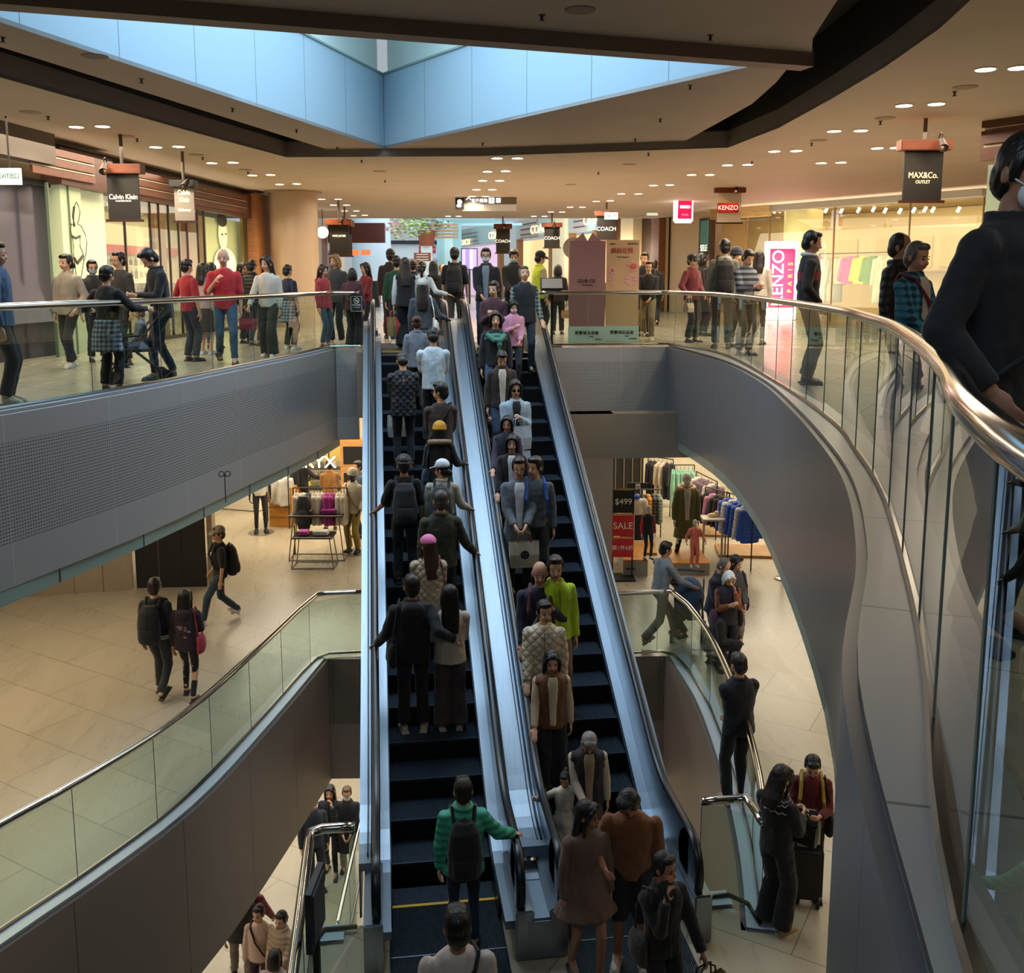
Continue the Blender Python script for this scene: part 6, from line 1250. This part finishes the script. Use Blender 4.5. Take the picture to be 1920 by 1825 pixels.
def table(q,w_,h,d_,lab):
    e=empty('display_table',q,-YAW,lab,'table'); boxo('table_top',(0,0,h),(w_,d_,.03),mat('#2b2c2e',.25),e)
    bm=bmesh.new()
    for s in (-1,1):
        for t in (-1,1): cyl(bm,(s*w_*.42,t*d_*.4,h),(s*w_*.52,t*d_*.5,0),.012)
        cyl(bm,(s*w_*.52,-d_*.5,.015),(s*w_*.52,d_*.5,.015),.012); cyl(bm,(-w_*.52,s*d_*.5,.015),(w_*.52,s*d_*.5,.015),.012); cyl(bm,(-w_*.5,s*d_*.5,h+.02),(w_*.5,s*d_*.5,h+.02),.012)
    obj('wire_frame',bm,mat('#8a8478',.3,.7),e); return e
q=P(598,1046,Z2); table(q,1.15,.98,.5,'taller wire-framed display table with yellow and magenta folded clothes')
q2=P(597,1052,Z2); table(q2+fr*.35*1,.85,.66,.5,'lower wire-framed display table in front of the taller one')
def folded(p,col,lab,w_=.3):
    bm=bmesh.new()
    for k in range(2): box(bm,(random.uniform(-.01,.01),0,.03+k*.045),(w_,.24,.04))
    bmesh.ops.bevel(bm,geom=bm.edges[:],offset=.014,segments=2,affect='EDGES'); o=obj('folded_garment',bm,mat(col,.85,0,'cloth')); o.location=p; o.rotation_euler=(0,0,-YAW); tag(o,lab,'folded clothes')
for px_,t,hh_,c,l in ((575,q,1.0,'#c8a850','yellow folded garment on the taller display table'),(619,q,1.0,'#a0389a','magenta folded garment on the taller display table'),(580,q2+fr*.35,.68,'#c050b0','pink folded garment on the lower display table'),(610,q2+fr*.35,.68,'#d0cec8','white folded garment on the lower display table')):
    folded(t+rt*((px_-598)/84*1.0)+Vector((0,0,hh_)),c,l,.32 if px_!=580 else .2)
q=P(530,987,Z2); e=empty('wooden_chest',q,-YAW-.2,'light orange wooden display box in the outdoor clothing store','display box'); boxo('body',(0,.2,.5),(.6,.6,1.0),mat('#c88a3c',.5,0,'wood'),e)
for z in (.25,.5,.75): boxo('drawer_line',(0,-.105,z),(.58,.012,.012),mat('#8a5a28',.6),e)
e=empty('pale_plinth',(0,0,0),0,'large white plinth at the back left of the outdoor clothing store','plinth'); q=P(450,950,Z2); boxo('body',q+Vector((0,0,.45)),(1.6,.8,.86),mat('#e0d8c4',.6),e,-YAW-.3); boxo('shadow_gap',q+Vector((0,0,.02)),(1.5,.7,.04),BLACK,e,-YAW-.3)
def mannequin(label,px,py,z,H,headcol='#b4b0aa',base=True,**kw):
    q=P(px,py,z); kw.setdefault('hair','bald'); kw['skin']=headcol
    e=person(label,(q.x,q.y,z+.02),H=H,cat='mannequin',name='mannequin',face=0,**kw)
    for c in list(e.children):
        if c.name.split('.')[0] in('eye','eyebrow','mouth'): bpy.data.objects.remove(c)
    if base: bm=bmesh.new(); cyl(bm,(0,0,-.02),(0,0,-.005),.28,n=24); obj('base_plate',bm,mat('#8a8880',.3,.5),e)
    return e
mannequin('mannequin in white top and slim black trousers in the outdoor clothing store',490,999,Z2,1.85,f=10,top='tee:#c9c4b8',bot='slim:#15151a',shoe='#15151a',arms='dd',headcol='#15151a')
mannequin('mannequin in cream jacket, ochre trousers and backpack harness behind the grey escalator edge',664,1036,Z2,1.88,f=-30,top='jacket:#c8c0ae',bot='trousers:#a08a3c',shoe='#17171a',arms='kd',acc=('beanie:#c4bcae','strap:#a06a2c'),headcol='#2a2a2c')
hangs(Vector((*Q(500,900,23.5).xy,0)),Vector((*Q(540,900,22.8).xy,0)),4,Q(520,885,23).z,['#d8d4c8','#c8c4b8'],'white top hanging on the left rail of the outdoor clothing store','white tops on the left rail')
# kids and sports store
wall('wall_taupe_pier',P(1058,1108,Z2),P(1143,1106,Z2),Z2,Z3-1.2,mat('#9c8a7a',.45,0,'plaster'),.4)
o=wall('beam_store',P(1058,1108,Z2),P(1420,1100,Z2),-2.06,Z3-1.2,mat('#8a7c6c',.45,0,'plaster'),.4)
wall('wall_store_right',W(2.2,28.6),W(11,26.5),Z2,Z3-1.2,mat('#d8ccb0',.6,0,'plaster'),.1)
e=empty('sale_stand',P(1166,1084,Z2),-YAW,'black floor stand with stacked red SALE cards and a $499 card','sale sign')
for s in (-.2,.2): boxo('post',(s,0,.75),(.03,.03,1.5),BLACK,e)
boxo('foot',(0,0,.015),(.5,.5,.03),BLACK,e)
for z,h,c,t,sz,tc in ((1.62,.5,'#141414','$499',.17,'#f0ece4'),(1.12,.46,'#c4242c','SALE',.19,'#f8f0ea'),(.66,.42,'#c4242c','買1件6折',.11,'#f8f0ea')):
    boxo('card',(0,-.03,z),(.44,.02,h),mat(c,.5),e); text(t,(0,-.045,z-.02),sz,mat(tc,.6),e,0); boxo('card_edge',(0,-.042,z+h/2-.02),(.40,.006,.02),mat('#d8a820',.6),e)
def platform(x0,x1,y1,z,h,d_,lab):
    a=P(x0,y1,z); b=P(x1,y1,z); L_=(b-a).length; e=empty('display_platform',(a+b)/2+W(0,d_/2)-Vector((0,0,0)),-YAW,lab,'platform')
    boxo('base',(0,0,h/2),(L_,d_,h),mat('#8a8478',.6),e); boxo('board_top',(0,0,h+.015),(L_,d_,.03),mat('#c4822c',.5,0,'wood'),e)
    for i in range(2): boxo('grip_hole',(-L_*.3+i*.2*L_,-d_/2-.004,h*.5),(.09,.01,.03),BLACK,e)
platform(1168,1214,1081,Z2,.32,1.0,'low grey platform with orange perforated top beside the sale stand'); platform(1262,1330,1078,Z2,.22,1.0,'low orange-topped platform under the pink child mannequin')
mannequin('tall mannequin in olive fur-hooded parka and black leggings',1284,1058,Z2,1.98,f=-8,top='coat:#4e5028',inner='#aaa69a',bot='tights:#101014',shoe='#17171a',arms='dd',acc=('fur:#9a7a48','hood:#8a6c40'),legs=((.16,-.1,0),(-.16,.08,0)))
mannequin('small child mannequin in black and red hooded jacket beside the sale stand',1214,1050,Z2+.34,1.12,f=6,top='vest:#17171a:#a81e28',bot='slim:#15151a',shoe='#15151a',arms='dd',acc=('hood:#b0202c',),base=False)
mannequin('small child mannequin in salmon pink tracksuit',1301,1064,Z2+.24,.98,f=-4,top='sweater:#cc6a58',bot='trousers:#c86656',shoe='#c8c4bc',arms='gg',base=False)
hh=Q(1200,925,22.5)
hangs(Vector((*Q(1150,930,22).xy,0)),Vector((*Q(1240,930,22).xy,0)),9,Q(1200,918,22).z,['#7a8a80','#26272c','#c88a2c','#2a2b30'],'padded jacket hanging on the rail behind the sale stand','dark padded jackets behind the sale stand',GJ,0,'puffer')
e=empty('hanging_jacket',Q(1188,930,20.6),-YAW,'white hooded jacket with black lower half hanging at the front of the rail','jacket'); e.location.z=Q(1188,928,20.6).z; e.scale=(1.35,1.2,1.35); inst('upper_cloth',GJ,mat('#d4d0c4',.8,0,'cloth'),e,Matrix()); 
bm=bmesh.new(); loft(bm,[((0,0,-.74),.215,.09),((0,0,-.32),.21,.10)],16); obj('black_panel',bm,mat('#19191c',.8,0,'cloth'),e); bm=bmesh.new(); tube(bm,[(.09*math.cos(a),-.02+.05*math.sin(a),-.03) for a in [i*.5 for i in range(13)]],.03,8); obj('blue_hood_lining',bm,mat('#2448a8',.8,0,'cloth'),e); bm=bmesh.new(); box(bm,(0,-.108,-.53),(.02,.01,.42)); obj('zip',bm,WHITE,e)
hangs(Vector((*Q(1215,880,25.5).xy,0)),Vector((*Q(1262,880,25).xy,0)),6,Q(1240,862,25).z,['#131318','#17171a','#c8b49a','#d0c0a4'],'long dark or cream garment on the back left rail of the sports store','dark and cream clothes on the back rail',GLG)
hangs(Vector((*Q(1258,880,24).xy,0)),Vector((*Q(1302,880,24).xy,0)),6,Q(1280,872,24).z,['#8cc4a8','#94c8b0'],'mint green garment on the rail behind the olive parka','mint green clothes behind the olive parka',GLG)
hangs(Vector((*Q(1305,905,23).xy,0)),Vector((*Q(1345,905,21.8).xy,0)),6,Q(1325,892,22.5).z,['#d8d0c4','#7a6670','#74606c','#6c5866'],'mauve or cream jacket on the rail right of the olive parka','mauve jackets right of the olive parka',GJ)
hangs(Vector((*Q(1322,940,21).xy,0)),Vector((*Q(1368,935,20.3).xy,0)),5,Q(1345,920,20.6).z,['#1c1c22','#c88aa8','#1c1c22'],'black and pink jacket on the rail beside the blue puffers','black and pink jackets beside the blue puffers',GJ)
hangs(Vector((*Q(1362,950,20.4).xy,0)),Vector((*Q(1412,950,19.4).xy,0)),6,Q(1385,932,19.9).z,['#2458c4','#d8d8d8','#2052bc'],'bright blue puffer jacket on the rail under the curved fascia','bright blue puffer jackets',GJ,0,'puffer',1.1)
for x,y,l in ((1330,998,'wooden floor base under the black and pink jackets'),(1395,1036,'wooden floor base under the bright blue puffer jackets'),(1180,1030,'wooden floor base behind the child in the red hood')):
    q=P(x,y,Z2); e=empty('rack_base',q,-YAW-.1,l,'rack base'); boxo('board',(0,0,.03),(1.2,.9,.06),mat('#a0763c',.5,0,'wood'),e)
e=empty('shoe_table',P(1335,1052,Z2),-YAW,'small metal display table with a pale shoe in the sports store','table'); boxo('table_top',(0,0,.95),(.5,.4,.04),mat('#c8c4b4',.4),e)
for s in (-.2,.2): boxo('leg',(s,0,.47),(.04,.04,.94),mat('#9a9488',.3,.6),e)
bm=bmesh.new(); ell(bm,(0,0,.03),(.14,.05,.045)); ell(bm,(.07,0,.07),(.06,.045,.05)); o=obj('shoe',bm,mat('#d8b8a0',.6)); o.location=P(1335,1052,Z2)+Vector((0,0,.99)); tag(o,'pale pink shoe displayed on the small metal table','shoe')
e=empty('shelf_unit',P(1170,960,Z2),-YAW,'dark slatted shelf unit with wooden top at the back left of the sports store','shelf'); boxo('body',(0,.4,.9),(1.0,.6,1.8),mat('#1c1a18',.6),e); boxo('wooden_top',(0,.4,1.83),(1.1,.7,.05),mat('#c89a54',.5,0,'wood'),e)
for i in range(5): boxo('post',(-.45+i*.22,.08,.9),(.02,.02,1.7),mat('#8a7a60',.5),e)
q=Q(1196,912,22.3); e=empty('rail_sign',(0,0,0),0,'small black sign board with white text above the padded jackets','sign'); boxo('board',q,(.5,.03,.17),BLACK,e,-YAW); text('童裝\nKIDS',q+fr*.02,.06,WHITE,e,-YAW); boxo('stem',q-Vector((0,0,.2)),(.02,.02,.3),BLACK,e)
# queue post
q=P(1467,1086,Z2); e=empty('queue_post',q,0,'short chrome queue post with belt near the curved fascia','queue post'); bm=bmesh.new(); cyl(bm,(0,0,0),(0,0,.03),.17,.15,24); obj('base',bm,CHROME,e,True); bm=bmesh.new(); cyl(bm,(0,0,.03),(0,0,.95),.03,n=14); obj('pole',bm,CHROME,e,True)
q3=P(1343,1056,Z2); bm=bmesh.new(); a=q+Vector((0,0,.9)); b=q3+Vector((0,0,.9)); d=(b-a); cyl(bm,a,b,.022,n=6); obj('belt',bm,BLACK,e)
# pushchair held by the striding man
def blob(nm,parts,m,par,v=.012):
    bm=bmesh.new()
    for a,b,ra,rb in parts: cap(bm,a,b,ra,rb,10)
    o=obj(nm,bm,m,par); rem(o,v,2); return o
q=P(1290,1195,Z2); e=empty('covered_pushchair',q+Vector((0,0,0)),-.4,'blue-hooded pushchair in front of the striding man in grey','pushchair')
bm=bmesh.new(); ell(bm,(0,0,.72),(.26,.34,.34)); obj('hood_cover',bm,mat('#2a4262',.8,0,'cloth'),e,True)
bm=bmesh.new(); [cyl(bm,(s*.22,.3,.95),(s*.24,-.3,.12),.015) or cyl(bm,(s*.22,-.25,.8),(s*.24,.3,.12),.015) for s in (-1,1)]; cyl(bm,(-.22,.42,1.05),(.22,.42,1.05),.015); obj('frame',bm,INK,e)
for s in (-1,1):
    for y in (-.32,.32): bm=bmesh.new(); cyl(bm,(s*.25-.02,y,.1),(s*.25+.02,y,.1),.10,n=18); obj('wheel',bm,BLACK,e)
# pushchair with child on the upper floor
q=P(262,716,0); e=empty('pushchair',q,R(20),'black folding pushchair with dark seat behind the boy at the rail','pushchair')
bm=bmesh.new(); 
for s in (-1,1): cyl(bm,(-.35,s*.22,.1),(.32,s*.22,.95),.013); cyl(bm,(.30,s*.22,.1),(-.25,s*.22,.6),.013); cyl(bm,(-.25,s*.22,.6),(.1,s*.22,.62),.013)
cyl(bm,(.32,-.22,.95),(.32,.22,.95),.013); obj('frame',bm,INK,e)
bm=bmesh.new(); box(bm,(0,0,.42),(.36,.38,.04)); box(bm,(.2,0,.66),(.04,.38,.5)); obj('seat',bm,mat('#231b2c',.8,0,'cloth'),e)
for x in (-.36,.30):
    for s in (-1,1): bm=bmesh.new(); cyl(bm,(x,s*.22-.02,.085),(x,s*.22+.02,.085),.085,n=18); obj('wheel',bm,BLACK,e)
person('small child in grey hooded jacket sitting in the pushchair',(q.x+.04,q.y+.02,.18),f=-66,H=1.02,sit=1,hair='short:#3a2c22',top='hoodie:#6a7078',bot='jeans:#1b2638',shoe='#2b4a6a',arms='ff',legs=((.08,-.34,.02),(-.08,-.34,.02)),skin='#d0a080')
# suitcase and white box bag
q=P(1506,1692,Z2); e=empty('suitcase',q,-.3,'black wheeled suitcase between the two women at the curved fascia','suitcase'); e.scale=(.78,.78,.82); bm=bmesh.new(); box(bm,(0,0,.42),(.42,.28,.66)); bmesh.ops.bevel(bm,geom=bm.edges[:],offset=.05,segments=3,affect='EDGES'); obj('shell',bm,mat('#121317',.5),e)
for s in (-1,1):
    for t in (-1,1): bm=bmesh.new(); cyl(bm,(s*.16-.015,t*.1,.045),(s*.16+.015,t*.1,.045),.045,n=14); obj('wheel',bm,BLACK,e)
bm=bmesh.new(); [cyl(bm,(s*.1,.1,.75),(s*.1,.1,1.02),.008) for s in (-1,1)]; cyl(bm,(-.1,.1,1.02),(.1,.1,1.02),.014); obj('pull_handle',bm,mat('#888',.3,.8),e)
e=empty('cooler_bag',q+Vector((0,0,.617)),-.3,'white box-shaped bag with black front pocket resting on the black suitcase','bag'); e.scale=(.72,.75,.8); bm=bmesh.new(); box(bm,(0,0,.22),(.34,.26,.44)); bmesh.ops.bevel(bm,geom=bm.edges[:],offset=.05,segments=3,affect='EDGES'); obj('bag_body',bm,mat('#c8c4bc',.7,0,'cloth'),e); boxo('front_pocket',(-.02,-.135,.2),(.22,.03,.24),mat('#18181c',.8),e,0,.01); boxo('zip_line',(.08,-.132,.25),(.014,.01,.4),BLACK,e)
# no smoking sign on the glass
q=Vector((-.62,18.62,0)); q=Q(668,573,18.25); q.y=18.60
e=empty('no_smoking_sign',q,0,'black and white no smoking sign fixed to the glass near the escalator','sign'); boxo('plate',(0,0,.03),(.21,.008,.29),mat('#17191b',.5),e)
bm=bmesh.new(); tube(bm,[(.05*math.cos(a),-.008,.09+.05*math.sin(a)) for a in [i*math.tau/20 for i in range(21)]],.006,6); tube(bm,[(-.035,-.008,.125),(.035,-.008,.055)],.006,6); tube(bm,[(-.03,-.008,.09),(.03,-.008,.09)],.005,6); obj('cigarette_symbol',bm,WHITE,e); text('請勿吸煙',(0,-.008,.005),.04,WHITE,e); text('NO SMOKING',(0,-.008,-.04),.022,WHITE,e)
bm=bmesh.new(); tube(bm,[(-.1,-.006,-.11),(.1,-.006,-.11),(.1,-.006,.17),(-.1,-.006,.17),(-.1,-.006,-.11)],.004,4); obj('border',bm,WHITE,e)
# slanted board at the foot of the escalators
q=Q(591,1702,6.9); e=empty('notice_stand',Vector((q.x,q.y,Z2)),R(80),'dark framed notice board on a post seen edge-on at the foot of the escalators','sign stand'); h_=q.z-Z2; boxo('post',(0,0,h_/2-.1),(.05,.05,h_-.2),BLACK,e); boxo('board',(0,0,h_),(.42,.05,.5),mat('#1b1d21',.4),e); boxo('notice_sheet',(0,-.03,h_),(.34,.012,.42),mat('#3c4046',.4),e)
# wall clips and little hooks on the fascia
for x,y,l in ((421,889,'small twin metal hook hanging on the grey left fascia'),):
    q=Q(x,y,10.9); e=empty('fascia_hook',q,0,l,'hook'); bm=bmesh.new(); tube(bm,[(.03*math.cos(a)-.035,0,.03*math.sin(a)) for a in [i*.45 for i in range(15)]],.006,5); tube(bm,[(.03*math.cos(a)+.035,0,.03*math.sin(a)) for a in [i*.45 for i in range(15)]],.006,5); tube(bm,[(0,0,0),(0,0,-.34)],.006,5); obj('ring',bm,INK,e)
# upper store racks
for i,(x,c,k) in enumerate(((1548,'#a8a088','long'),(1566,'#9a9484','long'),(1582,'#b8a484','jacket'),(1596,'#c04a88','jacket'),(1606,'#b83a6a','jacket'),(1618,'#c8b83c','jacket'),(1636,'#5a7a3a','jacket'),(1652,'#c4b89c','long'),(1668,'#c0b090','long'),(1540,'#b02a24','long'),(1692,'#a89878','jacket'))):
    p=PM.at(x,520,-1.0); r=empty('hanging_garment',Vector((p.x,p.y,2.05)),PM.ang+random.uniform(.2,1.0),('colourful' if k=='jacket' else 'pale long')+' garment on the front rack of the big clothing store','garment','garments on the front rack of the big clothing store'); r.scale=(1.5,1.5,1.5 if k=='long' else 1.25); inst('cloth',GLG if k=='long' else GJ,mat(c,.85,0,'cloth'),r,Matrix())
e=empty('clothes_rail',(0,0,0),0,'long clothes rail behind the glass of the big clothing store','clothes rail'); a=PM.at(1535,520,-1.0); b=PM.at(1710,520,-1.0); bm=bmesh.new(); cyl(bm,(a.x,a.y,2.12),(b.x,b.y,2.12),.02); obj('bar',bm,INK,e)
for p in (a,b): boxo('upright',(p.x,p.y,1.06),(.03,.03,2.12),INK,e)
for x,y,l in ((1596,450,'dark oval cap'),(1619,458,'woven basket bag')):
    p=PMi.at(x,y,.35); bm=bmesh.new(); ell(bm,(0,0,0),(.3,.12,.12) if 'cap' in l else (.3,.14,.2),n=14); o=obj('hat' if 'cap' in l else 'basket_bag',bm,mat('#1c1a18' if 'cap' in l else '#6a4a20',.8),smooth=True); o.location=(p.x,p.y,1.62+(.12 if 'cap' in l else .2)); tag(o,l+' on the long shelf of the big clothing store','hat' if 'cap' in l else 'bag')
# marks on bags
def mark(lab,t,sz,col,dz=.5,dy=-.075):
    e=BAGN.get(lab)
    if e: text(t,(0,dy,e['h']*dz),sz,mat(col,.6),e,0,'printed_mark')
mark('white plastic shopping bag with blue printed letter held by woman in sunglasses','Я',.22,'#1a4098')
mark('brown paper bag with a red printed mark next to the woman in the green scarf','■',.12,'#a8282c',.6)
mark('canvas tote bag with brown handles and a black printed drawing','☻',.16,'#1b1614')
mark('brown paper shopping bag beside the display boards','▬',.1,'#2a2018',.7)
bg_=BAGN.get('beige bag with big black dots held by the person on the phone')
if bg_:
    bm=bmesh.new()
    for x,z in ((-.11,.07),(.08,.05),(-.03,.17),(.12,.2),(-.13,.28),(.04,.3)): ell(bm,(x,-.058,z),(.055,.008,.05),n=14)
    obj('printed_dots',bm,mat('#14120f',.7),bg_)
for l in list(BAGN):
    if BAGN[l].get('h'): del BAGN[l]['h']
for o in PEOPLE:
    if 'rugby shirt' in o['label']:
        text('67',(.262,-.06,1.19),.09,mat('#c8a8a4',.7),o,R(80),'number_print')
